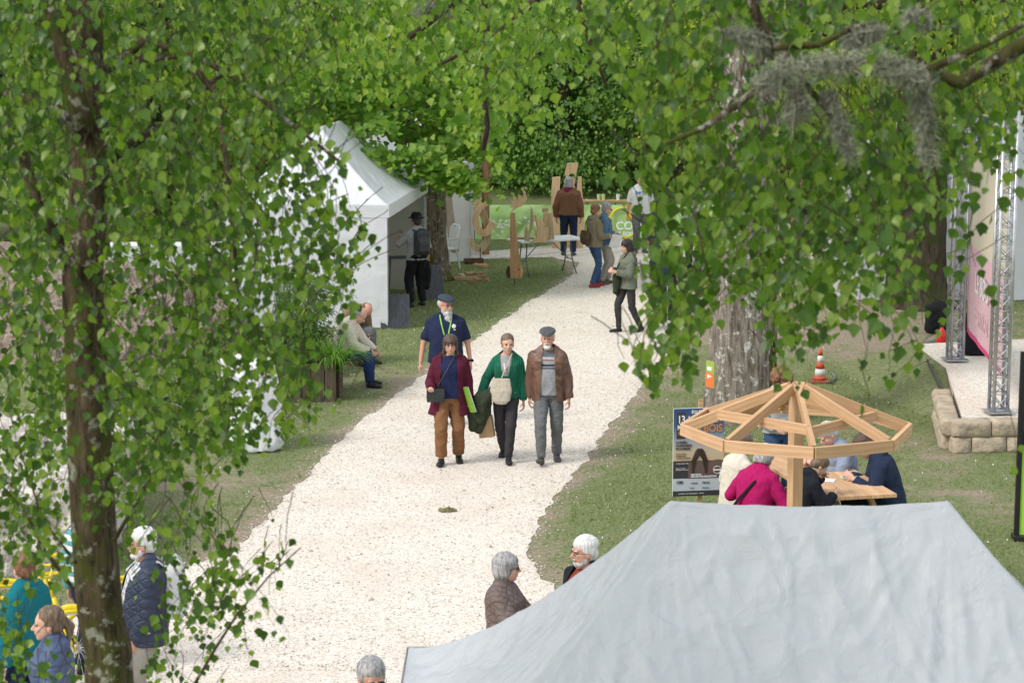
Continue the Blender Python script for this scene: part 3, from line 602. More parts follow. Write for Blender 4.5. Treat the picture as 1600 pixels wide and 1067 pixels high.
def knit(name, c, wave=90):
    m, n, p, out = newmat(name); tc = n.nodes.new('ShaderNodeTexCoord'); wv = n.nodes.new('ShaderNodeTexWave'); wv.inputs['Scale'].default_value = wave / 6.3; wv.bands_direction = 'X'; wv.inputs['Distortion'].default_value = 3; wv.inputs['Detail'].default_value = 2; n.links.new(tc.outputs['Object'], wv.inputs[0])
    n.links.new(ramp(n, wv.outputs[0], [(.1, tuple(x * .6 for x in c)), (.7, c)]).outputs[0], p.inputs[0]); p.inputs['Roughness'].default_value = .95; bump(n, p, wv.outputs[0], .8, .01); return m
C_GREENK = knit('emerald cable knit', (.004, .155, .085)); 
def bands(name, stops, lo, hi, base):
    """horizontal knitted bands by height on the garment"""
    m, n, p, out = newmat(name); tc = n.nodes.new('ShaderNodeTexCoord'); s_ = n.nodes.new('ShaderNodeSeparateXYZ'); n.links.new(tc.outputs['Object'], s_.inputs[0]); mr = n.nodes.new('ShaderNodeMapRange'); mr.inputs[1].default_value = lo; mr.inputs[2].default_value = hi; n.links.new(s_.outputs[2], mr.inputs[0])
    r = ramp(n, mr.outputs[0], stops); r.color_ramp.interpolation = 'CONSTANT'; t = tex_noise(n, 90, 2); c = mixc(n, .25, r.outputs[0], ramp(n, t.outputs[0], [(.3, .0), (.7, 1.0)]).outputs[0], 'OVERLAY'); n.links.new(c, p.inputs[0]); p.inputs['Roughness'].default_value = .95; bump(n, p, t.outputs[0], .3, .004); return m
C_STRIPE = bands('striped grey sweater', [(0, (.27, .28, .30)), (.55, (.09, .10, .12)), (.585, (.30, .31, .33)), (.60, (.03, .04, .05)), (.64, (.26, .27, .29)), (.70, (.20, .06, .035)), (.725, (.33, .34, .36)), (.77, (.10, .11, .125))], .85, 1.5, None)
def quilt(name, c, sc=9, cross=True):
    m, n, p, out = newmat(name); tc = n.nodes.new('ShaderNodeTexCoord'); outs = []
    for ang in ((45, -45) if cross else (0,)):
        mp = n.nodes.new('ShaderNodeMapping'); mp.inputs['Rotation'].default_value = (0, R_(ang), 0) if cross else (0, 0, 0); n.links.new(tc.outputs['Object'], mp.inputs[0]); wv = n.nodes.new('ShaderNodeTexWave'); wv.inputs['Scale'].default_value = sc / 3.14 * 1.0; wv.bands_direction = 'Z' if not cross else 'X'; wv.inputs['Distortion'].default_value = .6; n.links.new(mp.outputs[0], wv.inputs[0]); outs.append(wv.outputs[0])
    h_ = outs[0]
    if cross: mn = n.nodes.new('ShaderNodeMath'); mn.operation = 'MINIMUM'; n.links.new(outs[0], mn.inputs[0]); n.links.new(outs[1], mn.inputs[1]); h_ = mn.outputs[0]
    n.links.new(ramp(n, h_, [(.0, tuple(x * .75 for x in c)), (.14, c)]).outputs[0], p.inputs[0]); p.inputs['Roughness'].default_value = .6; bump(n, p, ramp(n, h_, [(0, 0.0), (.3, 1.0)]).outputs[0], .7, .010); return m
C_QUILT = quilt('brown quilted jacket', (.14, .10, .09), 22); C_PADB = quilt('slate blue padded jacket', (.055, .085, .17), 12, False); C_NAVYQ = quilt('navy quilted body', (.022, .034, .07), 17)
def plaid(name):
    m, n, p, out = newmat(name); tc = n.nodes.new('ShaderNodeTexCoord'); c = None; base = (.62, .62, .60)
    for d, col, sc in (('X', (.12, .18, .38), 7.0), ('Z', (.12, .18, .38), 7.0), ('Z', (.55, .48, .28), 3.5)):
        wv = n.nodes.new('ShaderNodeTexWave'); wv.bands_direction = d; wv.inputs['Scale'].default_value = sc; n.links.new(tc.outputs['Object'], wv.inputs[0]); k_ = ramp(n, wv.outputs[0], [(.62, 0.0), (.75, .6)]); c = mixc(n, k_.outputs[0], c if c is not None else base, col)
    n.links.new(c, p.inputs[0]); p.inputs['Roughness'].default_value = .9; return m
C_PLAID = plaid('blue and white plaid shirt cloth')

# ---------------------------------------------------------------- the walkers
def strapline(name, pts, r, mat, parent=None, flat=None):
    mb = MB(); mb.smooth = True; mb.tube(pts, r, 6, True, .35); return mb.build(name, mat, parent)
P_NAVY = person('bearded man in navy T-shirt, flat cap and lime lanyard, behind the burgundy coat', at(697, 664), 4, 1.80, 1.22, .04, yaw=-28 * -1, skin=SKINR, hands=((-.34, -.04, -.12), (.33, -.02, -.13)), top=dict(name='t_shirt', mat=C_NAVY, hem=.10, sleeve=.42, off=.012), pants=dict(mat=C_DJEAN),
                shoes=S_GRY, hair=('bald', H_SALT), beard=('full', H_SALT), cap=('flat', C_CAPB), glasses='clear', seed=3, elbow=((-1, .6, 0), (1, .6, 0)))
P_BURG = person('woman in open burgundy coat, deep blue top and rust trousers, smiling as she walks', at(703, 724), 0, 1.645, 1.16, .02, True, yaw=-3, pitch=4, side=1.5, tw=5, hands=((-.235, -.24, .10), (.265, -.02, -.16)), elbow=((-.35, .8, -.8), (.4, .8, 0)), grip=(1.2, .9), feet=((-.11, -.13, .085), (.115, .10, .095)), toes=(6, -10),
                top=dict(name='blue_top', mat=C_ROYAL, hem=.05, sleeve=0, off=.006), jacket=dict(name='coat', mat=C_BURG, hem=.27, open=(.13, .095, .0), flare=.035, hood=1, collar=.035, wr=.009), pants=dict(mat=C_RUST, flare=.018, len=.93), shoes=S_BLK, hair=('fringe', H_BROWN), glasses='clear', seed=4, fists=((0, 0, 1), None))
P_GREEN = person('woman in emerald cable knit cardigan and charcoal trousers, jacket over her arm', at(791, 720), -4, 1.62, 1.0, 0.0, True, yaw=6, side=2, tw=6, hands=((-.34, -.12, -.03), (.235, .0, -.14)), elbow=((-.4, .8, -.6), (.3, .8, 0)), feet=((-.06, .24, .13), (.045, -.18, .085)), toes=(-38, 6),
                 top=dict(name='grey_top', mat=C_LGREY, hem=.0, sleeve=0), jacket=dict(name='cardigan', mat=C_GREENK, hem=.06, open=(.0, .075, .0, .24), off=-.008, wr=.005, neck=.50), pants=dict(mat=C_CHAR, off=.002), shoes=S_BLK, hair=('tied', H_MID), seed=5)
P_LEATH = person('white-bearded man in brown leather jacket and grey flat cap, striped sweater', at(857, 722), -3, 1.715, 1.06, .035, yaw=3, side=-1.5, tw=-6, skin=SKINR, hands=((-.245, .02, -.135), (.262, -.05, -.14)), elbow=((-.4, .8, 0), (.5, .8, 0)), feet=((-.085, -.20, .10), (.10, .14, .085)), toes=(18, -5), grip=(.6, .6),
                 top=dict(name='sweater', mat=C_STRIPE, hem=.06, sleeve=0, off=.004), jacket=dict(name='leather_jacket', mat=C_LEATH, hem=.14, open=(.105, .07, .0), wr=.010, wf=9, collar=.02), pants=dict(mat=C_GREY, off=.008), shoes=S_GRY, hair=('bald', H_WHITE), beard=('goatee', H_WHITE), cap=('flat', C_CAPG), seed=6)
# accessories of the walkers
def L2W(P, x, y, z): return P['M'] @ Vector((x, y, z))
def rbox(name, c, size, mat, M_=None, parent=None, bev=.02, label=None, cat=None):
    mb = MB(); mb.smooth = False; mb.box((0, 0, 0), size, None, bev); o = mb.build(name, mat, parent); o.location = c
    if M_ is not None: o.rotation_euler = M_
    if label: tag(o, label, cat)
    return o
def bodystrap(P, a_side, bag_l, mat, w=.011, front=-1, g=1.0, belly=0.0, name='strap', parent=None, o0=Vector((0, 0, 0))):
    """strap from one shoulder across the chest to the bag and behind the back up again (local figure space)"""
    k = P['k']; pz = P['pz']; out = []
    for s_ in (front, -front):
        pts = []
        for i in range(9):
            t = i / 8; x = a_side * .085 * k * (1 - t) + bag_l[0] * t; z = (pz + .535 * k) * (1 - t) + bag_l[2] * t; y = s_ * ((.075 + .118 * math.sin(min(1, t * 1.6) * 1.57) + belly * math.sin(t * 3.14)) * k * g)
            if t > .85 and s_ == front: y = bag_l[1]
            if t > .7: y = y * (1 - (t - .7) / .3) + bag_l[1] * ((t - .7) / .3)
            pts.append(P['M'] @ Vector((x, y, z)) - o0)
        out.append(pts)
    mb = MB(); mb.smooth = True; mb.tube(out[0][::-1] + out[1], w, 6, True, .3); return mb.build(name, mat, parent)
LBL = M('black leather', (.025, .03, .035), (.015, .018, .02), 8, .4, bs=30, spec=.5); CANV = cloth('oatmeal canvas', (.52, .47, .38)); PAPERB = M('brown paper', (.36, .24, .13), rough=.8); GRNB = M('lime green book cover', (.22, .42, .05), (.19, .38, .045), 3, .5); WHT = M('white paper', (.8, .8, .8), rough=.7)
def shoulder_bag(P, lx, ly, lz, w_, h_, d_, mat, side, label, g=1.1, rounded=False, front=-1, belly=0.0, cat='bag', name='shoulder_bag'):
    base = L2W(P, lx, ly, lz); t = thing(name, base, P['rot'], label, cat); B_ = Blob()
    if rounded: B_.loft([(Vector((0, 0, -h_ * .5)), Vector((1, 0, 0)), Vector((0, 1, 0)), w_ * .22, d_ * .25), (Vector((0, 0, -h_ * .36)), Vector((1, 0, 0)), Vector((0, 1, 0)), w_ * .42, d_ * .48), (Vector((0, 0, 0)), Vector((1, 0, 0)), Vector((0, 1, 0)), w_ * .5, d_ * .5), (Vector((0, 0, h_ * .45)), Vector((1, 0, 0)), Vector((0, 1, 0)), w_ * .42, d_ * .25)], e=2.2)
    else: B_.box((0, 0, 0), (w_, d_, h_), None, .018); B_.box((0, -d_ * .5, h_ * .12), (w_ * 1.01, .012, h_ * .72), None, .005)
    B_.fuse('bag_body', mat, t, .006, 1, .003, 14)
    o = bodystrap(P, side, (lx, ly, lz + h_ * .42), mat, .009, front, g, belly, 'strap', None); Mi = (Matrix.Translation(base) @ Matrix.Rotation(R_(P['rot']), 4, 'Z')).inverted()
    for v in o.data.vertices: v.co = Mi @ v.co
    o.parent = t; return t
shoulder_bag(P_BURG, -.165, -.185, .90, .22, .17, .07, LBL, 1, 'small black leather handbag at the hip of the burgundy-coated woman', 1.18)
shoulder_bag(P_GREEN, -.05, -.20, .93, .27, .34, .08, CANV, 1, 'oatmeal canvas shoulder bag with rounded bottom, worn over the green cardigan', 1.08, True)
c = L2W(P_BURG, .235, -.10, .83); bk = thing('book', c, P_BURG['rot'], 'lime green and white book under the arm of the burgundy-coated woman', 'book')
rbox('cover', (0, 0, 0), (.035, .16, .33), GRNB, (R_(-8), R_(-16), R_(25)), bk, .003); rbox('pages', (.012, .004, .0), (.028, .150, .325), WHT, (R_(-8), R_(-16), R_(25)), bk, .002)
# folded jacket over the forearm, and a paper bag under it
hd_ = P_GREEN['hand'][0]; J = Blob()
J.chain([Vector((.12, -.01, .12)), Vector((.0, -.02, .05)), Vector((-.08, -.01, -.10)), Vector((-.10, 0, -.30))], [.075, .095, .085, .055]); J.chain([Vector((.06, .04, .06)), Vector((.03, .03, -.14)), Vector((-.04, .02, -.34))], [.07, .075, .05]); J.chain([Vector((.02, -.06, .02)), Vector((-.02, -.07, -.20))], [.05, .04])
j = J.fuse('folded_jacket', C_DGREEN, None, .009, 2, .022, 9, (1, 1, .6)); j.location = hd_ + Vector((.02, 0, -.02)); tag(j, 'dark olive jacket folded over the arm of the woman in green', 'jacket')
pb = MB(); pb.box((0, 0, 0), (.19, .09, .27), None, .006); o = pb.build('paper_bag', PAPERB); o.location = hd_ + Vector((.075, .05, -.33)); o.rotation_euler = (R_(4), R_(-8), R_(-14)); tag(o, 'brown paper bag carried below the folded olive jacket', 'paper bag')
# lanyard and T-shirt crest, watch
k = P_NAVY['k']; pz = P_NAVY['pz']; LIME = M('lime ribbon', (.28, .62, .12)); mb = MB()
for s_ in (-1, 1): mb.tube([Vector((s_ * .07, .01, pz + .565 * k)), Vector((s_ * .078, -.075, pz + .51 * k)), Vector((s_ * .06, -.165, pz + .42 * k)), Vector((s_ * .035, -.195, pz + .32 * k)), Vector((0, -.20, pz + .20 * k))], .0085, 6, True, .4)
mb.build('lanyard', LIME, P_NAVY['o'])
mb = MB(); mb.ell(Vector((.105, -.168, pz + .395 * k)), (.028, .006, .030)); mb.box(Vector((.105, -.172, pz + .35 * k)), (.05, .004, .010)); mb.build('crest', WHT, P_NAVY['o'])
mb = MB(); wv_ = P_NAVY['M'].inverted() @ P_NAVY['wrist'][1]; ev_ = P_NAVY['M'].inverted() @ P_NAVY['elbow'][1]; d_ = (ev_ - wv_).normalized(); mb.tube([wv_ + d_ * .01, wv_ + d_ * .035], .036, 12); mb.ell(wv_ + d_ * .022 + Vector((.03, -.02, 0)), .02); mb.build('watch', C_BLK, P_NAVY['o'])
# leather jacket pockets and buttons
k = P_LEATH['k']; pz = P_LEATH['pz']; mb = MB()
for s_ in (-1, 1): mb = MB(); mb.box(Vector((s_ * .125, -.160, pz + .33 * k)), (.080, .016, .095), Matrix.Rotation(R_(s_ * 12), 3, 'Z'), .003); mb.box(Vector((s_ * .125, -.166, pz + .375 * k)), (.086, .018, .03), Matrix.Rotation(R_(s_ * 12), 3, 'Z'), .003); mb.build('pocket', C_LEATH, P_LEATH['o'])
k = P_GREEN['k']; pz = P_GREEN['pz']; mb = MB(); mb.tube([Vector((-.012, -.150, pz + .42 * k)), Vector((0, -.165, pz + .30 * k))], .012, 6, True, .5); mb.build('scarf', WHT, P_GREEN['o'])

# ---------------------------------------------------------------- along the path
P_HAT = person('man in black hat with a black backpack, standing at the open side of the marquee', at(652, 479), -150, 1.76, 1.05, yaw=10, skin=SKINT, hands=((-.26, -.05, -.12), (.22, -.30, .36)), elbow=((-1, .5, 0), (.6, .2, -.8)), feet=((-.13, -.02, .085), (.16, .05, .085)),
               top=dict(name='t_shirt', mat=C_LGREY, sleeve=.5, off=.008, hem=.06), pants=dict(mat=C_BLK, off=.014), shoes=S_BLK, hair=('short', H_BLACK), cap=('fedora', C_BLK), seed=7)
P_TAN = person('person in brown jacket and purple scarf, seen from behind beside the white table', at(888, 400), 172, 1.80, 1.15, .02, hands=((-.27, -.04, -.10), (.27, -.03, -.10)), skin=SKINR, top=dict(mat=C_DJEAN, sleeve=0), jacket=dict(mat=C_TAN, hem=.04, off=.012, collar=.02), pants=dict(mat=C_DJEAN, off=.010), shoes=S_GRY, hair=('long', H_GREY), seed=8, feet=((-.10, 0, .085), (.12, -.08, .085)))
mb = Blob(); p_, R0 = P_TAN['spine'](.53); mb.loft([(p_ + Vector((0, 0, -.05)), Vector((1, 0, 0)), Vector((0, 1, 0)), .115, .105), (p_ + Vector((0, .01, .03)), Vector((1, 0, 0)), Vector((0, 1, 0)), .105, .095)]); mb.ell(p_ + Vector((.03, .10, -.05)), (.06, .04, .08)); mb.fuse('scarf', cloth('plum scarf', (.15, .02, .06)), P_TAN['o'], .009, 1, .012, 14)
P_KHAKI = person('woman in khaki jacket and blue jeans with red shoes, showing a paper', at(928, 449), 118, 1.68, 1.06, 0, True, yaw=4, pitch=6, hands=((-.12, -.26, .12), (.14, -.30, .12)), feet=((-.09, .10, .085), (.09, -.14, .085)), top=dict(mat=C_LGREY, sleeve=0), jacket=dict(mat=C_KHAKI, hem=.09, hood=1), pants=dict(mat=C_JEAN, off=.0), shoes=S_RED, hair=('short', H_AUB), seed=9)
P_DENIM = person('grey-haired person in denim shirt with mustard backpack, looking at the paper', at(944, 444), 95, 1.68, 1.05, .02, yaw=0, pitch=10, hands=((-.16, -.16, .06), (.14, -.24, .10)), feet=((-.09, .08, .085), (.09, -.08, .085)), top=dict(mat=C_DENIMS, off=.012, hem=.10), pants=dict(mat=C_STONE, off=.012), shoes=S_BRN, hair=('short', H_GREY), glasses='dark', seed=10)
P_TEE = person('broad man in white T-shirt with blue lettering, walking at the far end', at(1000, 395), 8, 1.82, 1.15, .02, skin=SKINR, hands=((-.29, -.02, -.12), (.27, -.02, -.1)), top=dict(name='t_shirt', mat=C_WHITE, sleeve=.45, off=.012, hem=.08), pants=dict(mat=C_GREY, off=.01), shoes=S_GRY, hair=('short', H_BROWN), seed=11)
P_KID = person('short dark-haired person in grey and navy top, half hidden behind leaves', at(1021, 428), 35, 1.52, .92, yaw=0, skin=SKINT, top=dict(mat=cloth('grey navy top', (.05, .06, .09)), off=.01), pants=dict(mat=C_GREY), shoes=S_BLK, hair=('short', H_BLACK), seed=12)
P_OLIVE = person('dark-haired woman in grey green jacket and dark trousers, bag at her side', at(981, 519), -62, 1.64, 1.02, 0, True, yaw=-6, pitch=8, hands=((-.10, -.27, .22), (.06, -.30, .20)), feet=((-.08, -.15, .085), (.09, .22, .10)), toes=(0, -16), top=dict(mat=C_BLK, sleeve=0), jacket=dict(mat=C_OLIVE, hem=.12, hood=1), pants=dict(mat=C_CHAR, off=-.004), shoes=S_BLK, hair=('long', H_BLACK), seed=13)
P_RED = person('person carrying a red bag, mostly hidden by the birch leaves beside the path', at(1040, 500), 160, 1.66, 1.0, hands=((-.24, -.05, -.1), (.24, -.05, -.1)), top=dict(mat=C_NAVYJ, off=.012), pants=dict(mat=C_BLK), shoes=S_BLK, hair=('short', H_BROWN), seed=14)
P_BK1 = person('person in black top and grey trousers, glimpsed through leaves left of the white tent', at(1250, 395), 10, 1.75, 1.05, top=dict(mat=C_BLK, off=.01), pants=dict(mat=C_GREY, off=.012), shoes=S_BLK, hair=('short', H_MID), seed=15)
P_BK2 = person('person dressed all in black, glimpsed through leaves beside the white tent', at(1302, 400), -150, 1.75, 1.0, top=dict(mat=C_BLK, off=.01), pants=dict(mat=C_BLK, off=.01), shoes=S_BLK, hair=('short', H_BROWN), seed=16)
P_BK3 = person('person in white and blue top standing behind the leaves by the path', at(1085, 432), -20, 1.70, 1.0, top=dict(mat=cloth('white blue top', (.6, .64, .72)), off=.01), pants=dict(mat=C_DJEAN), shoes=S_GRY, hair=('short', H_BLACK), seed=17)

# ---------------------------------------------------------------- seated by the planter
P_SITC = person('seated man in cream jacket and dark blue trousers, holding a black cane', at(532, 604) + Vector((.0, .1, 0)), 82, 1.72, 1.1, .03, sit=.52, lean=(12, 32), pitch=14, hands=((-.10, -.46, .02), (.12, -.50, .0)), feet=((-.13, -.48, .085), (.14, -.42, .085)), top=dict(mat=C_CREAM, sleeve=0), jacket=dict(mat=C_CREAM, hem=.05, off=.008), pants=dict(mat=C_BLUETR, off=.014), shoes=S_BLK, hair=('bald', H_GREY), seed=18, z0=0)
P_SITB = person('seated balding man in beige brown jacket, bent over beside the cream jacket', at(546, 566) + Vector((-.02, .15, 0)), 40, 1.74, 1.12, .02, sit=.50, lean=(22, 62), pitch=28, skin=SKINR, hands=((-.12, -.42, -.04), (.10, -.42, -.06)), feet=((-.14, -.46, .085), (.16, -.44, .085)), top=dict(mat=C_BLK, sleeve=0), jacket=dict(mat=C_BEIGE, hem=.05, hood=0), pants=dict(mat=C_GREY, off=.012), shoes=S_BLK, hair=('bald', H_MID), glasses='clear', seed=19)

# ---------------------------------------------------------------- near the camera
def neck_at(px, py, D, h): q = atD(px, py, D); return (q.x, D)
P_QUILT = person('grey-bobbed woman in brown quilted jacket, standing behind the near white tent', neck_at(787, 900, 15.6, 1.6), 76, 1.57, 1.02, 0, True, yaw=18, hands=((-.10, -.34, .12), (.08, -.36, .13)), top=dict(mat=C_RUST, sleeve=0), jacket=dict(mat=C_QUILT, hem=.14, off=.006, collar=.035), pants=dict(mat=C_DJEAN), shoes=S_BLK, hair=('bob', H_GREY), glasses='dark', seed=20, vox=.006, elbow=((-1, .6, -.6), (1, .6, -.6)))
P_WHITE = person('white-haired man in black jacket and brick red sweater, behind the near white tent', neck_at(917, 880, 15.9, 1.6), -52, 1.62, 1.06, .02, yaw=-18, skin=SKINR, top=dict(mat=cloth('brick red sweater', (.24, .05, .03)), off=.002, sleeve=0), jacket=dict(mat=C_HOOD, open=(.06, .10, 0), off=.002, hem=.12, collar=.02), pants=dict(mat=C_DJEAN), shoes=S_BLK, hair=('short', H_WHITE), beard=('stubble', H_SALT), glasses='clear', seed=21, vox=.006)
P_BALD = person('balding man in sunglasses, only his head showing at the bottom edge', neck_at(579, 1045, 12.6, 1.7), -12 + 20, 1.70, 1.0, yaw=14, pitch=5, skin=SKINR, top=dict(mat=C_NAVY, off=.01), pants=dict(mat=C_DJEAN), shoes=S_BLK, hair=('short', H_GREY), glasses='dark', seed=22, vox=.006)
P_PLAID = person('white-haired man in plaid shirt, navy jacket and white backpack by the mossy trunk', neck_at(228, 880, 16.0, 1.64), -72, 1.66, 1.12, .05, yaw=-8, skin=SKINR, hands=((-.22, -.30, .10), (.16, -.12, -.12)), top=dict(mat=C_PLAID, sleeve=0, off=.01, hem=.05), jacket=dict(mat=C_NAVYQ, open=(.10, .09, 0), hem=.16, off=.002), pants=dict(mat=C_STONE, off=.012), shoes=S_BRN, hair=('short', H_WHITE), beard=('stubble', H_WHITE), glasses='clear', seed=23, vox=.006)
P_PONY = person('woman with brown hair in a ponytail and slate blue padded jacket, lower left', neck_at(80, 975, 14.0, 1.6), -78, 1.61, 1.02, 0, True, yaw=0, top=dict(mat=C_LGREY, sleeve=0), jacket=dict(mat=C_PADB, hem=.08, hood=1, off=.014), pants=dict(mat=C_DJEAN), shoes=S_BLK, hair=('ponytail', H_MID), seed=24, vox=.006)
P_TEAL = person('person in teal jacket seen from behind, at the lower left edge', neck_at(40, 905, 15.4, 1.66), -120, 1.62, .92, yaw=-20, top=dict(mat=C_BLK, sleeve=0), jacket=dict(mat=C_TEAL, hem=.10, off=.01, collar=.02), pants=dict(mat=C_DJEAN), shoes=S_BLK, hair=('short', H_AUB), seed=25)
P_STRIP = person('person in white and teal striped top, half hidden behind the mossy trunk', neck_at(136, 900, 17.4, 1.6), 160, 1.55, .95, top=dict(mat=bands('white teal stripes', [(i / 16, (.65, .67, .67) if i % 2 else (.10, .30, .32)) for i in range(16)], .8, 1.5, None), off=.006), pants=dict(mat=C_DJEAN), shoes=S_BLK, hair=('short', H_MID), seed=26)

# ---------------------------------------------------------------- round the picnic table
def seat(px, py, D, z): return atD(px, py, D)
P_PINK = person('seated woman in magenta knit sweater with white beanie and black cross strap, seen from behind', (at(1186, 745, .72).x - .17, 20.9), 140, 1.66, 1.24, .05, True, sit=.52, lean=(8, 20), pitch=10, hands=((-.22, -.34, .22), (.24, -.32, .24)), feet=((-.13, -.42, .085), (.14, -.42, .085)), top=dict(name='sweater', mat=C_PINK, off=.016, hem=.08, wr=.008), pants=dict(mat=C_DJEAN), shoes=S_BLK, hair=('bob', H_GREY), cap=('beanie', C_WHITE), seed=27)
P_KIDH = person('child in black hoodie with neon drawing on the back, seated at the picnic table', (at(1250, 740, .75).x - .16, 20.75), 108, 1.46, 1.0, 0, sit=.58, lean=(8, 26), pitch=16, hands=((-.10, -.42, .24), (.14, -.36, .42)), feet=((-.12, -.40, .085), (.12, -.38, .085)), top=dict(name='hoodie', mat=C_HOOD, off=.018, hem=.08, hood=1, collar=.01), pants=dict(mat=C_BLK), shoes=S_BLK, hair=('short', H_MID), seed=28)
P_CREAMT = person('seated person in cream jacket, behind the magenta sweater at the picnic table', (at(1150, 730, .8).x - .06, 21.7), 120, 1.56, 1.0, .02, sit=.52, lean=(6, 16), hands=((-.2, -.34, .2), (.2, -.34, .2)), feet=((-.13, -.42, .085), (.14, -.42, .085)), top=dict(mat=C_CREAM, off=.014, hem=.1), pants=dict(mat=C_STONE), shoes=S_BLK, hair=('short', H_MID), seed=29)
P_CURL = person('woman with big curly auburn hair standing in front of the grey lime trunk', (atD(1217, 615, 23.6).x, 23.6), 20, 1.60, 1.0, 0, True, yaw=20, pitch=18, hands=((-.16, -.26, .08), (.14, -.28, .08)), top=dict(mat=cloth('pale grey top', (.5, .5, .5)), off=.01, hem=.02), pants=dict(mat=C_JEAN), shoes=S_BLK, hair=('curly', H_AUB), seed=30)
P_BLUG = person('person in pale blue grey top, seated at the far right of the picnic table', (at(1320, 700, .9).x, 22.3), -68, 1.72, 1.05, .01, sit=.52, lean=(8, 26), pitch=12, hands=((-.14, -.42, .26), (.12, -.42, .28)), feet=((-.12, -.42, .085), (.12, -.42, .085)), top=dict(mat=C_BLGREY, off=.014, hem=.08), pants=dict(mat=C_DJEAN), shoes=S_BLK, hair=('short', H_SALT), seed=31)
P_NAVS = person('dark-haired man in navy jacket, seated at the near right of the picnic table', (at(1374, 740, .8).x + .12, 21.6), -95, 1.76, 1.12, .01, sit=.52, lean=(10, 30), pitch=12, hands=((-.14, -.40, .22), (.16, -.40, .26)), feet=((-.12, -.42, .085), (.12, -.42, .085)), top=dict(mat=C_NAVYJ, off=.018, hem=.08, hood=1), pants=dict(mat=C_BLK), shoes=S_BLK, hair=('short', H_BROWN), seed=32)
# ================================================================ leaves
BIRCH = np.array([(0, 0, 0), (.14, .30, .03), (.36, .46, .06), (.62, .28, .04), (1.0, 0, -.05), (.62, -.28, .04), (.36, -.46, .06), (.14, -.30, .03), (.4, 0, -.04)])
BIRCH_F = np.array([(8, 0, 1), (8, 1, 2), (8, 2, 3), (8, 3, 4), (8, 4, 5), (8, 5, 6), (8, 6, 7), (8, 7, 0)])
mp_ = [(0, 0), (.08, .28), (.02, .5), (.28, .40), (.42, .62), (.55, .34), (.78, .30), (1, 0)]
MAPLE = np.array([(x, y, .05 * y) for x, y in mp_] + [(x, -y, .05 * y) for x, y in mp_[1:-1][::-1]] + [(.4, 0, -.05)])
MAPLE_F = np.array([(14, i, (i + 1) % 14) for i in range(14)])
QUAD = np.array([(0, 0, 0), (.45, .32, .08), (1, 0, 0), (.45, -.32, .08)]); QUAD_F = np.array([(0, 1, 2), (0, 2, 3)])
def unit(a): return a / (np.linalg.norm(a, axis=-1, keepdims=True) + 1e-9)
def leaves(C, tip, nrm, size, T, TF):
    tip = unit(tip); side = unit(np.cross(nrm, tip)); nn = np.cross(tip, side)
    V = C[:, None] + (T[None, :, 0:1] * tip[:, None] + T[None, :, 1:2] * side[:, None] + T[None, :, 2:3] * nn[:, None]) * size[:, None, None]
    Fq = (TF[None] + len(T) * np.arange(len(C))[:, None, None]).reshape(-1, 3); return V.reshape(-1, 3), Fq
LF_BIRCH = leafmat('birch leaf', [(.03, .07, .012), (.065, .13, .02), (.115, .20, .03), (.21, .29, .05)], .46, .38)
LF_FRESH = leafmat('fresh birch leaf', [(.07, .15, .025), (.12, .21, .035), (.18, .28, .05), (.27, .35, .07)], .48, .34)
LF_MAPLE = leafmat('maple leaf', [(.09, .19, .03), (.14, .26, .04), (.20, .33, .055), (.29, .38, .07)], .48, .5)
LF_YELLOW = leafmat('yellow green leaf', [(.12, .20, .03), (.19, .29, .035), (.27, .35, .045), (.38, .40, .06)], .45, .5)
LF_WOOD = leafmat('woodland leaf', [(.06, .14, .035), (.10, .20, .045), (.15, .27, .06), (.21, .33, .08)], .4, .55)
LF_HORN = leafmat('hornbeam leaf', [(.08, .17, .045), (.13, .25, .06), (.19, .33, .08), (.27, .40, .10)], .45, .5)
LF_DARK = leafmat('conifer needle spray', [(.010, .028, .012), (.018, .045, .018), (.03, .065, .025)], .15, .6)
BK_BIRCH = barkmat('mossy birch bark', (.035, .027, .017), (.15, .115, .07), (.09, .095, .025), (.36, .36, .29), 11)
BK_TWIG = M('birch twig', (.06, .04, .028), (.03, .02, .014), 20)
BK_LIME = barkmat('grey lime bark', (.095, .078, .06), (.31, .275, .235), None, (.50, .50, .46), 6)
BK_MAPLE = barkmat('brown maple bark', (.07, .05, .035), (.27, .22, .165), None, (.36, .36, .32), 7)
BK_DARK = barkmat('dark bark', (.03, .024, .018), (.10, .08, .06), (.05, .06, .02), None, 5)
MOSS = M('moss', (.13, .14, .025), (.06, .06, .015), 30, 1, bs=60, bst=1, bd=.02)
LICHEN = M('grey green beard lichen', (.36, .38, .28), (.20, .21, .15), 25, 1, bs=80, bst=1, bd=.01)

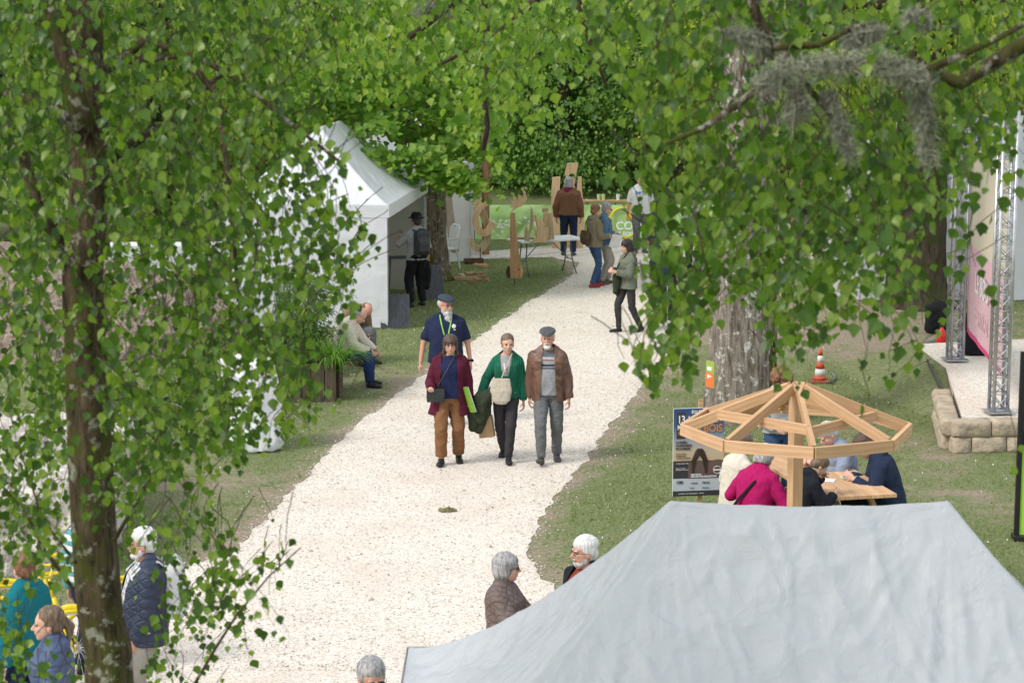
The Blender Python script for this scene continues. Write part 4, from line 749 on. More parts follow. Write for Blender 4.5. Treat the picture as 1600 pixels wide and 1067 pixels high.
def limb_pts(p0, d, L, n=7, wob=.12, droop=0.0):
    p = Vector(p0); d = Vector(d).normalized(); out = [p.copy()]
    for i in range(n):
        d = (d + Vector((random.gauss(0, wob), random.gauss(0, wob), random.gauss(0, wob) - droop))).normalized(); p = p + d * (L / n); out.append(p.copy())
    return out
def taper(n, r0, r1): return [r0 + (r1 - r0) * i / (n - 1) for i in range(n)]
def trunk_mesh(pts, rs, n=24, lump=.08, flute=0, seed=0, sub=.12):
    """smooth trunk with lumps and fluting"""
    pts = [Vector(p) for p in pts]; P = []; R = []
    for i in range(len(pts) - 1):
        k = max(2, int((pts[i + 1] - pts[i]).length / sub))
        p0 = pts[max(i - 1, 0)]; p3 = pts[min(i + 2, len(pts) - 1)]
        for j in range(k):
            t = j / k; a, b = pts[i], pts[i + 1]
            q = .5 * ((2 * a) + (b - p0) * t + (2 * p0 - 5 * a + 4 * b - p3) * t * t + (3 * a - p0 - 3 * b + p3) * t ** 3); P.append(q); R.append(rs[i] + (rs[i + 1] - rs[i]) * t)
    P.append(pts[-1]); R.append(rs[-1]); mb = MB(); mb.tube(P, R, n)
    V = []
    for k, v in enumerate(mb.v):
        i = k // n; c = P[i]; d = Vector(v) - c; a = (k % n) / n * 6.283
        f = 1 + lump * noise.noise(Vector((math.cos(a) * 1.6 + seed, math.sin(a) * 1.6, c.z * 2.2 + seed))) * 1.6 + lump * .6 * noise.noise(Vector((math.cos(a) * 5 + seed, math.sin(a) * 5, c.z * 1.6)))
        if flute: f += flute * math.sin(a * 5 + seed) * max(0, 1 - c.z / 1.2)
        V.append(tuple(c + d * f))
    mb.v = V; return mb

# ---------------------------------------------------------------- near birches: drooping strands of leaves
LM = ["885788886543", "884787876532", "883788876431", "984776876421", "984788877531", "984796886531", "984788886553", "874775865544",
      "863675865453", "864677764342", "664678765320", "665677764420", "665678875420", "664678865310", "654676421000", "553453321000",
      "453354422210", "542234444100", "321124433220", "411123432221", "532234332100", "642234321000"]
RM = ["57888888888888", "46776544456788", "35765433345688", "25777544455677", "13899988888876", "03899999998643", "01789999998532", "01689998785321",
      "01577798565322", "01673488453211", "01661276232101", "01740051132000", "00200030210000", "00000000000001", "00000000000002", "00000000000001",
      "00000000000000"]
CM = ["567888888877", "457888888644", "223455677421", "111223565210", "000012243100", "000000012000", "000000000000"]
def dens(mp, x0, u, v):
    """leaf amount read between cell centres"""
    H, Wd = len(mp), len(mp[0]); A = np.array([[int(ch) for ch in r] for r in mp], float)
    fx = np.clip((u - x0) / 50 - .5, 0, Wd - 1.001); fy = np.clip(v / 50 - .5, 0, H - 1.001); ix, iy = fx.astype(int), fy.astype(int); a, b = fx - ix, fy - iy
    d = A[iy, ix] * (1 - a) * (1 - b) + A[iy, ix + 1] * a * (1 - b) + A[iy + 1, ix] * (1 - a) * b + A[iy + 1, ix + 1] * a * b
    d = np.where((v > H * 50) | ((x0 > 0) & (u < x0 - 8)) | ((x0 + 50 * Wd < 1600) & (u > x0 + 50 * Wd - 6)), 0, d); return (d / 9) ** 1.45
def birch_curtain(mp, x0, n_str, D0, D1, Lr, lsize, gap, umax, vtop=-150, loose=0.0, sway=.21):
    """strands hang from the boughs; leaves alternate down each strand"""
    C = []; TP = []; NR = []; S = []; tw = MB(); x1 = x0 + 50 * len(mp[0]); vb = 50 * len(mp)
    for s in range(n_str):
        D = random.uniform(D0, D1); u = random.uniform(x0 - 40, x1 + 30); v = random.uniform(vtop, vb)
        p = atD(u, v, D); L = random.uniform(*Lr); d = Vector((random.gauss(0, .6), random.gauss(0, .45), -.35)).normalized(); t = 0; side = 1; pts = [p.copy()]; seg = []
        k = 0
        while t < L:
            d = (d + Vector((random.gauss(0, sway), random.gauss(0, sway), -.10))).normalized(); st = gap * random.uniform(.7, 1.3); p = p + d * st; t += st
            pts.append(p.copy()); side = -side; k += 1
            az = random.uniform(0, 6.28); o = Vector((math.cos(az), math.sin(az), 0)) * random.uniform(.5, 1) + Vector((0, 0, -.35)); o.normalize()
            c = p + o * lsize * random.uniform(.25, .55)
            td = (o * random.uniform(.2, .8) + Vector((random.gauss(0, .25), random.gauss(0, .25), -1.0)))
            nn = Vector((random.gauss(0, .6), -1.0 + random.gauss(0, .7), random.gauss(.35, .4)))
            C.append(tuple(c)); TP.append(tuple(td)); NR.append(tuple(nn)); S.append(lsize * random.uniform(.5, 1.2)); seg.append(len(pts) - 1)
        tw_keep.append((pts, len(C) - len(seg), len(C)))
    C = np.array(C); u, v = project(C); dd = dens(mp, x0, u, v); rr = rng.random(len(C))
    # whole strands stand or fall together, single leaves thin out at the edges
    keep = np.zeros(len(C), bool)
    for pts, a, b in tw_keep:
        thr = random.random() * .9; k = dd[a:b] > thr * .75 + rr[a:b] * .2; k &= rr[a:b] > .05; keep[a:b] = k
        if k.sum() >= 2:
            idx = np.nonzero(k)[0]; st = idx[0]; pr = idx[0]
            for i_ in list(idx[1:]) + [10 ** 6]:
                if i_ - pr > 5:
                    q = pts[max(0, st - 3):pr + 2]
                    if len(q) > 2: tw.tube(q, taper(len(q), .0018, .0008), 4, False)
                    st = i_
                pr = i_
    tw_keep.clear()
    C, TP, NR, S = C[keep], np.array(TP)[keep], np.array(NR)[keep], np.array(S)[keep]
    V, Fq = leaves(C, TP, NR, S, BIRCH, BIRCH_F); return V, Fq, tw, len(C)
tw_keep = []
def px_limb(pl, D, r0, r1, mb, n=10):
    """bough through picture points, each with its own distance"""
    mb.__dict__.setdefault('marks', []).append((len(mb.v), len(mb.f)))
    pts = [atD(x, y, D + (dz[0] if dz else 0)) for (x, y, *dz) in pl]; mb.tube(pts, taper(len(pts), r0, r1), n); return pts

# left birch -----------------------------------------------------
t = thing('birch_tree', tuple(atD(150, 2600, 7.6).xy) + (0,), 0, 'dark mossy birch trunk with drooping green leaves, nearest tree on the left', 'tree'); base = Vector(t.location)
def rel(mb, o): mb.v = [tuple(Vector(v) - o) for v in mb.v]; return mb
tp = [atD(x, y, 7.6) for x, y in ((118, -900), (122, -400), (126, -60), (138, 120), (140, 290), (128, 430), (133, 560), (140, 700), (148, 840), (158, 970), (172, 1100))] + [base + Vector((0, 0, 2.0)), base + Vector((.02, 0, .8)), base]
tr = trunk_mesh(tp[::-1], [.16, .115, .10, .093, .088, .083, .079, .076, .073, .07, .066, .062, .055, .05], 28, .13, .1, 3.0)
tr.smooth = True; tr.sm = [True] * len(tr.f); rel(tr, base).build('trunk', BK_BIRCH, t)
b = MB(); b.smooth = True
px_limb([(190, 95), (230, 60), (290, 90), (340, 150), (360, 300, -.3), (372, 470, -.5)], 7.5, .018, .006, b)
px_limb([(165, 110), (200, 96), (300, 85), (380, 130), (450, 190), (540, 260, -.5)], 7.5, .016, .005, b)
px_limb([(170, 250), (230, 210), (270, 190), (330, 130), (420, 60)], 7.7, .020, .008, b)
px_limb([(130, 210), (80, 165), (20, 150), (-60, 110)], 7.5, .026, .012, b)
px_limb([(178, 845), (215, 780), (250, 725), (275, 690)], 7.4, .008, .003, b, 6)
px_limb([(115, 920), (70, 860), (40, 800), (0, 755), (-40, 720)], 7.3, .008, .004, b, 6)
px_limb([(120, 880), (80, 830), (60, 790), (30, 700)], 7.3, .006, .003, b, 6)
px_limb([(300, 1075), (335, 1015), (370, 960), (420, 900), (470, 855)], 6.9, .006, .002, b, 6)
px_limb([(150, 560), (200, 585), (260, 560), (330, 555)], 7.2, .006, .003, b, 6)
px_limb([(115, 400), (60, 330), (30, 220), (-30, 160)], 7.8, .03, .018, b)
rel(b, base); build_each(b, b.marks, 'branch', BK_BIRCH, t)
b = MB(); b.smooth = True; px_limb([(60, -80), (85, 20), (100, 90), (118, 150), (132, 200)], 7.4, .032, .038, b, 14); b.v = [tuple(Vector(v) + Vector([noise.noise(Vector(v) * 25 + Vector((k * 7, 0, 0))) * .012 for k in range(3)])) for v in b.v]
rel(b, base).build('branch', BK_BIRCH, t)
V, Fq, tw, nl = birch_curtain(LM, 0, 1450, 6.3, 9.6, (.3, .9), .039, .032, 600)
ob = link('foliage', mesh_np('foliage', V - np.array(base), Fq, LF_BIRCH), t); tag(rel(tw, base).build('twigs', BK_TWIG, t), kind='stuff'); print('left birch leaves', nl)

# right birch: trunk stands out of the frame to the right, its boughs reach in
base = Vector((3.4, 6.6, 0)); t = thing('birch_tree', base, 0, 'weeping birch with a lichen covered bough, hanging in from the upper right', 'tree')
tr = trunk_mesh([base, base + Vector((0, .05, 1.5)), base + Vector((-.05, 0, 3.5)), base + Vector((-.1, 0, 5.5)), base + Vector((-.05, .05, 7.4)), base + Vector((0, 0, 9.5))], [.2, .15, .13, .115, .09, .05], 24, .1, .08, 8.0); tr.sm = [True] * len(tr.f)
rel(tr, base).build('trunk', BK_BIRCH, t)
b = MB(); b.smooth = True
px_limb([(1960, -160), (1750, 0), (1590, 75), (1500, 130), (1430, 105), (1340, 95), (1230, 105), (1170, 150), (1100, 200), (1040, 225)], 5.8, .028, .006, b)
px_limb([(1400, -200), (1170, -30), (1180, 20), (1200, 60), (1205, 95)], 5.9, .020, .012, b)
px_limb([(1205, 75), (1280, 70), (1330, 45), (1370, 38)], 5.8, .012, .006, b)
px_limb([(1240, 110), (1290, 170), (1320, 210), (1335, 250)], 5.75, .010, .004, b)
px_limb([(1420, 115), (1440, 160), (1450, 220), (1470, 300)], 5.75, .012, .004, b)
px_limb([(1450, 110), (1560, 60), (1650, 10)], 5.7, .012, .006, b)
px_limb([(1085, 330), (1095, 380), (1110, 440)], 6.0, .004, .003, b, 6)
rel(b, base); build_each(b, b.marks, 'branch', BK_BIRCH, t)
# beard lichen: thousands of fine curly threads on the bough
def lichen(px_pts, D, N, sp, L):
    P = [atD(x, y, D) for x, y in px_pts]; C = []; 
    for i in range(N):
        k = random.random() * (len(P) - 1); j = int(k); q = P[j].lerp(P[j + 1], k - j); C.append((q.x + random.gauss(0, sp), q.y + random.gauss(0, sp), q.z + random.gauss(-sp * .3, sp * .8)))
    C = np.array(C); dirs = unit(rng.normal(0, 1, (N, 3)) + np.array([0, 0, -.5])); s = rng.uniform(.3, 1, N) * L; q = unit(np.cross(dirs, rng.normal(0, 1, (N, 3)))) * .0011
    mid = C + dirs * s[:, None] * .5 + rng.normal(0, .006, (N, 3)); end = C + dirs * s[:, None] + rng.normal(0, .01, (N, 3)) - np.array([0, 0, .006])
    V = np.stack([C - q, C + q, mid + q * .8, mid - q * .8, end + q * .3, end - q * .3], 1).reshape(-1, 3)
    T = np.array([(0, 1, 2, 3), (3, 2, 4, 5)]); return V, (T[None] + 6 * np.arange(N)[:, None, None]).reshape(-1, 4)
Vs, Fs, o = [], [], 0
for a in (([(1190, 128), (1230, 105), (1300, 95), (1370, 95), (1420, 112), (1445, 120)], 5.72, 4200, .019, .034), ([(1240, 130), (1255, 165), (1235, 180)], 5.72, 1100, .013, .03), ([(1130, 50), (1175, 55), (1195, 70)], 5.9, 1400, .014, .04),
          ([(1290, 140), (1310, 190), (1330, 245)], 5.75, 1400, .010, .03), ([(1435, 140), (1445, 180), (1450, 250)], 5.75, 1700, .011, .035), ([(1330, 60), (1370, 45)], 5.8, 1800, .012, .03), ([(1425, 25), (1440, 30)], 5.8, 1200, .012, .03)):
    V, Fq = lichen(*a); Vs.append(V); Fs.append(Fq + o); o += len(V)
tag(link('beard_lichen', mesh_np('beard_lichen', np.vstack(Vs) - np.array(base), np.vstack(Fs), LICHEN), t), kind='stuff')
V, Fq, tw, nl = birch_curtain(RM, 900, 1080, 5.6, 8.6, (.25, .8), .042, .034, 1600)
link('foliage', mesh_np('foliage', V - np.array(base), Fq, LF_BIRCH), t); tag(rel(tw, base).build('twigs', BK_TWIG, t), kind='stuff'); print('right birch leaves', nl)

# middle birch, a little farther, leaves fresh and bright
base = Vector((.3, 11.5, 0)) + Vector((2.6, 0, 0)); t = thing('birch_tree', base, 0, 'fresh yellow green birch boughs hanging over the path at the top centre', 'tree')
tr = trunk_mesh([base, base + Vector((0, 0, 0.2)), base + Vector((0, 0, .5))], [.01, .01, .01], 8, 0)  # replaced below
b0 = base
tr = trunk_mesh([b0 + Vector((0, 0, z)) for z in (0, .6, 1.6)] + [b0 + Vector((.1, 0, 1.9))], [.16, .12, .11, .1], 20, .1, .1, 5.0)
b = MB(); b.smooth = True
px_limb([(1600, -500), (1300, -330), (1000, -120), (860, -20), (770, 60), (690, 100)], 10.2, .05, .008, b)
px_limb([(745, -150), (755, 0), (765, 90), (757, 160), (762, 200), (755, 235)], 10.3, .02, .012, b)
px_limb([(640, 60), (690, 20), (740, -20), (800, -80)], 9.8, .012, .03, b)
px_limb([(900, -120), (905, 20), (930, 90), (950, 140)], 9.6, .02, .005, b)
rel(b, base); build_each(b, b.marks, 'branch', BK_TWIG, t)
V, Fq, tw, nl = birch_curtain(CM, 400, 520, 8.8, 12.0, (.5, 1.2), .047, .04, 1000)
link('foliage', mesh_np('foliage', V - np.array(base), Fq, LF_FRESH), t); tag(rel(tw, base).build('twigs', BK_TWIG, t), kind='stuff'); print('mid birch leaves', nl)
V, Fq = lichen([(650, 15), (680, 8), (700, 20)], 9.8, 1500, .02, .04), None
tag(link('beard_lichen', mesh_np('beard_lichen', V[0] - np.array(base), V[1], LICHEN), t), kind='stuff')
# its trunk rises beyond the frame's right-hand side
b1 = Vector((6.2, 11.0, 0)); tr = trunk_mesh([b1, b1 + Vector((0, 0, 2)), b1 + Vector((-.2, 0, 5)), b1 + Vector((-.5, 0, 8)), b1 + Vector((-2.2, -.4, 8.7)), atD(1600, -500, 10.2)], [.2, .15, .13, .10, .07, .05], 20, .1, .1, 5.0)
tr.sm = [True] * len(tr.f); rel(tr, base).build('trunk', BK_BIRCH, t)

# ---------------------------------------------------------------- broad trees behind
def crown(clumps, per, size, T, TF, flat=.35, droop=.5, rad=.7):
    """clumps: centres with an outward direction; every clump is a layered spray of leaves"""
    C = []; 
    n = len(clumps); cen = np.array([c for c, d, s in clumps]); dr = np.array([d for c, d, s in clumps]); sc = np.array([s for c, d, s in clumps])
    i = np.repeat(np.arange(n), per); N = len(i); off = rng.normal(0, .5, (N, 3)) * np.array([1, 1, flat]); off *= (sc[i] * rad)[:, None]
    r = np.hypot(off[:, 0], off[:, 1]); off[:, 2] -= droop * r * r / (sc[i] * rad + .01) * .6
    P = cen[i] + off; tip = dr[i] * .8 + off * 1.2 + np.array([0, 0, -.55]) + rng.normal(0, .35, (N, 3)); nr = np.array([0, 0, .9]) + dr[i] * 1.1 + rng.normal(0, .45, (N, 3))
    return leaves(P, tip, nr, size * rng.uniform(.6, 1.25, N), T, TF)
def ellip_clumps(c, r, n, size=1.0, zmin=None, front=None, gap=.25, seed=0):
    out = []; c = Vector(c)
    while len(out) < n:
        d = Vector((random.gauss(0, 1), random.gauss(0, 1), random.gauss(0, 1))).normalized(); k = random.uniform(.55, 1.0) ** .6
        lump = 1 + .22 * noise.noise(d * 2.3 + Vector((seed, 0, 0))); p = c + Vector((d.x * r[0], d.y * r[1], d.z * r[2])) * k * lump
        if zmin is not None and p.z < zmin: continue
        if noise.noise(p * .55 + Vector((seed, 3, 0))) < -gap: continue
        out.append((tuple(p), tuple(d), size * random.uniform(.7, 1.3)))
    return out
def broad_tree(name, x, y, tr_r, tr_h, cc, cr, ncl, per, leaf, size, bark, label, cat='tree', group=None, zmin=1.0, T=QUAD, TF=QUAD_F, flat=.35, clump=1.0, lean=(0, 0), gap=.25, seed=1, droop=.5, moss=False, extra=()):
    base = Vector((x, y, 0)); t = thing(name, base, 0, label, cat, group)
    top = Vector((lean[0], lean[1], tr_h)); tr = trunk_mesh([Vector((0, 0, -.05)), Vector((0, 0, .35)), top * .3, top * .65, top], [tr_r * 1.55, tr_r * 1.12, tr_r, tr_r * .92, tr_r * .6], 28, .08, .12, seed * 3.3, .2)
    tr.sm = [True] * len(tr.f); tr.build('trunk', bark, t)
    b = MB(); b.smooth = True; cl = ellip_clumps(cc, cr, ncl, clump, zmin, gap=gap, seed=seed) + list(extra)
    for k in range(11):
        c = Vector(random.choice(cl)[0]); s = top * random.uniform(.6, .98); m_ = s.lerp(c, .5) + Vector((0, 0, random.uniform(0, .6))); b.tube([s, s.lerp(m_, .5), m_, m_.lerp(c, .6), c], taper(5, tr_r * .32, tr_r * .05), 7)
    b.build('branch', bark, t)
    V, Fq = crown(cl, per, size, T, TF, flat, droop, 1.0); link('crown', mesh_np('crown', V, Fq, leaf), t); return t
# maple by the white marquee
mx = [(tuple(atD(px, py, D) - at(676, 437)), (random.gauss(0, .5), -1, random.gauss(0, .3)), s) for px, py, D, s in
      [(p_ + random.gauss(0, 12), q_ - 22 + random.gauss(0, 8), random.uniform(39.5, 43.5), .42) for p_, q_ in
       [(430, 170), (455, 200), (470, 150), (500, 130), (520, 170), (560, 110), (600, 90), (610, 150), (570, 160), (640, 120), (660, 170), (620, 200), (590, 225), (650, 220), (690, 200), (700, 240), (650, 260), (680, 270),
        (620, 265), (590, 260), (560, 290), (575, 310), (620, 300), (700, 290), (730, 300), (725, 250), (540, 200), (480, 230), (545, 240), (735, 200), (740, 150), (700, 130)  , (530, 285), (520, 255), (705, 310), (540, 320), (560, 310), (545, 290)] for _ in range(3)]]
x, y = at(676, 437).xy
tm = broad_tree('maple_tree', x, y, .29, 3.6, (-1.0, -.3, 5.8), (4.2, 3.2, 2.4), 170, 78, LF_MAPLE, .12, BK_MAPLE, 'maple with a furrowed brown trunk, mossy at its foot, beside the white marquee', T=MAPLE, TF=MAPLE_F, zmin=3.6, clump=.8, seed=2, extra=mx, gap=.15)
mo = MB(); mo.smooth = True
ms = [Vector((math.cos(a_) * .31, math.sin(a_) * .31, 0)) for a_ in np.arange(0, 6.28, .4)]
mo.lathe([(.50, -.02), (.42, .06), (.34, .2), (.30, .42), (.275, .62), (.262, .8)], n=26); mo.v = [tuple(Vector(v) * 1.0 + Vector((noise.noise(Vector(v) * 9), noise.noise(Vector(v) * 9 + Vector((5, 0, 0))), 0)) * .06 + (Vector((0, 0, -.45)) if noise.noise(Vector((v[0] * 4, v[1] * 4, 1))) < -.05 and v[2] > .3 else Vector((0, 0, 0)))) for v in mo.v]
tag(mo.build('moss', MOSS, tm), kind='stuff')
# grey trunk in the middle right, by the poster
x, y = at(1160, 655).xy
tl = broad_tree('lime_tree', x, y, .43, 6.2, (0, 1.0, 10.0), (5.0, 4.5, 3.4), 130, 60, LF_WOOD, .14, BK_LIME, 'thick pale grey lime trunk with lichen, behind the poster and the timber frame', zmin=6.5, seed=4)
mo = MB(); mo.smooth = True
for k in range(170):
    a_ = random.gauss(-.75, .28); z_ = random.uniform(.5, 2.5); r_ = .47 - .045 * min(z_, 1.4); mo.ell((math.cos(a_) * r_, math.sin(a_) * r_, z_), (random.uniform(.018, .03), random.uniform(.02, .06), random.uniform(.03, .10)), Matrix.Rotation(a_, 3, 'Z'), 8, 5)
mo.v = [tuple(Vector(v) + Vector((noise.noise(Vector(v) * 14), noise.noise(Vector(v) * 14 + Vector((3, 0, 0))), noise.noise(Vector(v) * 14 + Vector((0, 9, 0))))) * .035) for v in mo.v]
tag(mo.build('moss', MOSS, tl), kind='stuff')
x, y = at(1432, 478).xy
broad_tree('lime_tree', x, y, .5, 6.0, (0, 0, 7.0), (5.0, 3.5, 3.2), 190, 90, LF_YELLOW, .13, BK_DARK, 'broad dark lime trunk behind the fire extinguisher and truss posts', zmin=3.6, seed=5)
# bright trees beyond the tents
BT = [(250, 40, 54, .3, LF_YELLOW, 'tall yellow green tree behind the left end of the white marquee', 7, 4.2), (-60, 40, 50, .35, LF_WOOD, 'mid green leafy tree at the far left edge, behind the mossy birch', 6, 4.5), (400, 40, 72, .3, LF_YELLOW, 'yellow green tree rising behind the marquee roof', 7, 4.4), 
      (1050, 40, 62, .3, LF_WOOD, 'leafy green tree beyond the people at the far end of the path', 5, 4), (1230, 40, 56, .3, LF_YELLOW, 'yellow green tree behind the white tents on the right', 6, 4), (1620, 40, 52, .35, LF_YELLOW, 'bright green tree at the far right edge behind the stage tent', 5, 4)]
for px, py, D, r, lf, lab, rx, rz in BT:
    X = (px - 800) / F * D
    broad_tree('broadleaf_tree', X, D, r, 6, (0, 0, 5.0), (rx * .62, 3.0, rz), 260, 105, lf, .155, BK_DARK, lab, group='broadleaf trees beyond the festival ground', zmin=.6, seed=px * .01 + 3, gap=.2)
# hornbeams with layered boughs at the edge of the wood
HB = [(760, 66, 4.2, 'layered green hornbeam behind the tall square post'), (880, 63, 4.4, 'layered green hornbeam behind the brown-jacketed person'), (980, 66, 4.0, 'layered green hornbeam above the yellow circle on the banner'), (640, 68, 4.4, 'layered green hornbeam behind the maple'), (1120, 68, 4.4, 'layered green hornbeam beyond the white T-shirt')]
for i, (px, D, rx, lab) in enumerate(HB):
    X = (px - 800) / F * D
    broad_tree('hornbeam_tree', X, D, .25, 6, (0, 0, 3.8), (rx * .7, 2.4, 3.9), 300, 85, LF_HORN, .14, BK_DARK, lab, group='hornbeams at the edge of the wood', zmin=.1, flat=.14, clump=1.25, seed=10 + i, droop=.7, gap=.12)
# the wood behind: one mass
cl = []
while len(cl) < 1500:
    X = random.uniform(-32, 32); D = random.uniform(74, 90); z = random.uniform(0, 10)
    cl.append(((X, D + 1.5 * noise.noise(Vector((X * .3, z * .3, 0))), z), (random.gauss(0, .5), -1, .2), random.uniform(1.0, 1.8)))
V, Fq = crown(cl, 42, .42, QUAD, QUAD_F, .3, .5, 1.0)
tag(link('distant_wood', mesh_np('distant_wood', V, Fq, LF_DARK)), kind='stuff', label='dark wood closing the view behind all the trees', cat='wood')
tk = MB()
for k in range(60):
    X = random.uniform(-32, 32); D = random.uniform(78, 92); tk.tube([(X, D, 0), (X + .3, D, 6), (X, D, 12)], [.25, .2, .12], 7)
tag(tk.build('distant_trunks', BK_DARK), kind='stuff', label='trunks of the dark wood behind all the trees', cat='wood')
m2 = MB(); pr = [(-60, 0)] + [(x_, 9 + 3 * noise.noise(Vector((x_ * .15, 0, 0)))) for x_ in range(-60, 61, 3)] + [(60, 0)]
m2.prism(pr, 10, c=(0, 102, 0)); tag(m2.build('wooded_hill', M('wooded hillside', (.03, .06, .02), (.012, .028, .01), .5, bs=2, bst=1, bd=1)), kind='structure')
# ================================================================ tents
def tentcloth(name, c, bs=3.2, bd=.05):
    m, n, p, out = newmat(name); p.inputs['Base Color'].default_value = c4(c); p.inputs['Roughness'].default_value = .45; p.inputs['Specular IOR Level'].default_value = .4
    t = tex_noise(n, bs, 5, .55); t.inputs['Distortion'].default_value = .6; bump(n, p, t.outputs[0], .5, bd); bmp = n.nodes.new('ShaderNodeBump'); rn = tex_noise(n, bs * .55, 4, .5, (1, 1.6, 1)); rn.noise_type = 'RIDGED_MULTIFRACTAL'; rn.inputs['Distortion'].default_value = .8; bmp.inputs['Strength'].default_value = .35; bmp.inputs['Distance'].default_value = bd * .5; n.links.new(rn.outputs[0], bmp.inputs['Height']); n.links.new(p.inputs['Normal'].links[0].from_socket, bmp.inputs['Normal']); n.links.new(bmp.outputs[0], p.inputs['Normal'])
    t2 = tex_noise(n, 6, 5, .7); cc = mixc(n, ramp(n, t2.outputs[0], [(.3, .0), (.8, .35)]).outputs[0], c, tuple(x * .86 for x in c)); n.links.new(cc, p.inputs[0])
    tr = n.nodes.new('ShaderNodeBsdfTranslucent'); tr.inputs[0].default_value = c4(c); mx = n.nodes.new('ShaderNodeMixShader'); mx.inputs[0].default_value = .22
    n.links.new(p.outputs[0], mx.inputs[1]); n.links.new(tr.outputs[0], mx.inputs[2]); n.links.new(mx.outputs[0], out.inputs[0]); return m
TC_W = tentcloth('white marquee fabric', (.74, .76, .80)); TC_G = tentcloth('silver white tent fabric', (.52, .55, .585), 5, .06); TC_B = tentcloth('shaded beige tent wall', (.42, .40, .36))  # beige back wall has the marquee's interior shade put into its colour
ALU = M('aluminium', (.60, .61, .63), (.45, .46, .48), 8, .35, metal=.8); STEEL = M('dark steel', (.10, .10, .11), rough=.5, metal=.5); BLKM = M('black metal', (.02, .02, .022), rough=.4)
def roof_mesh(L, Wd, ze, zr, pw, nx, ny, sag=.03, wr=.02, seed=0, ridge_sag=.03, val=.22, inset=None):
    """hip roof with concave sagging faces; local x 0..L, y 0..Wd; returns verts, quads, then the valance strip"""
    xs = np.linspace(0, L, nx); ys = np.linspace(0, Wd, ny); V = np.zeros((ny, nx, 3)); iy = min(L, Wd) / 2; ix = inset or iy
    for j, y in enumerate(ys):
        for i, x in enumerate(xs):
            dl, dr_, df, db = x / ix, (L - x) / ix, y / iy, (Wd - y) / iy; a = sorted((dl, dr_, df, db)); t = max(0, min(1, a[0])); e2 = a[1] - a[0]
            z = ze + (zr - ze) * t ** pw
            hip = math.exp(-(e2 / .10) ** 2); z -= sag * (1 - hip) * math.sin(math.pi * min(1, t ** .8)) 
            if t > .93 and ix < x < L - ix: z -= ridge_sag * math.sin(math.pi * (x - ix) / max(.01, L - 2 * ix)) * min(1, (t - .93) / .07)
            # creases fan out from the peaks and cross the slope
            c1 = 0; bl = max(0, min(1, (x / L - .5) * 2.2 + .5)); bl = bl * bl * (3 - 2 * bl); rad = 9
            for px_, wt_, sd_ in ((ix, 1 - bl, 0), (L - ix, bl, 7)):
                ang = math.atan2(y - Wd / 2, x - px_); r_ = math.hypot(x - px_, y - Wd / 2); rad = min(rad, r_); c1 += wt_ * noise.noise(Vector((ang * 5.5 + seed + sd_, r_ * .9, seed))); c2 = noise.noise(Vector((x * 3.2 + y * 2.0, y * 1.2 - x * .5, seed + 4))); c3 = 1 - 3 * abs(noise.noise(Vector((x * 5.5 + y * 2, y * 4.5 - x * 2.5, seed + 8))))
            rdg = lambda q: (1 - abs(q) * 2.4)
            z += .006 * math.exp(-(e2 / .012) ** 2) * min(1, t * 8)
            z += wr * (-.30 + .42 * rdg(c1) * min(1, rad * 1.6) + .38 * rdg(c2) + .24 * c3 + .05 * noise.noise(Vector((x * 19, y * 19, 3)))) * min(1, t * 5) * (1 - .75 * hip)
            for sc_, am_, o_ in ((1.3, .011, 2), (2.3, .009, 9), (4.1, .006, 15)):
                q_ = noise.noise(Vector((x * sc_ + y * sc_ * .6, y * sc_ * .8 - x * .4 * sc_, seed + o_))) ; z += am_ * math.exp(-(q_ / .03) ** 2) * min(1, t * 5) * (1 - .8 * hip) * (1 if wr < .05 else 0)
            V[j, i] = (x, y, z)
    I = np.arange(nx * ny).reshape(ny, nx); Fq = np.stack([I[:-1, :-1].ravel(), I[:-1, 1:].ravel(), I[1:, 1:].ravel(), I[1:, :-1].ravel()], 1).tolist(); return V.reshape(-1, 3), Fq
def wall_mb(a, b, z0, z1, n=40, m=14, amp=.03, seed=0, belly=0.0):
    """hanging fabric wall between two ground points, with folds"""
    a, b = Vector(a), Vector(b); d = b - a; nr = Vector((d.y, -d.x, 0)).normalized(); mb = MB(); vs = []
    for j in range(m + 1):
        for i in range(n + 1):
            u, v = i / n, j / m; q = a + d * u; w_ = math.sin(math.pi * u) * math.sin(math.pi * min(1, v * 1.0)) ; L = d.length
            f = amp * (.7 * noise.noise(Vector((u * L * 2.2 + v * 1.3, v * 1.4, seed))) + .35 * (1 - 2 * abs(noise.noise(Vector((u * L * 3 - v * 3, v * 3, seed + 5))))))
            vs.append(Vector((q.x, q.y, 0)) + nr * (f * min(1, 6 * u) * min(1, 6 * (1 - u)) * (.35 + .65 * (1 - v) if v > .9 else 1) - belly * w_) + Vector((0, 0, z0 + (z1 - z0) * v)))
    fs = [(j * (n + 1) + i, j * (n + 1) + i + 1, (j + 1) * (n + 1) + i + 1, (j + 1) * (n + 1) + i) for j in range(m) for i in range(n)]
    mb.add(vs, fs); mb.smooth = True; mb.sm = [True] * len(mb.f); return mb
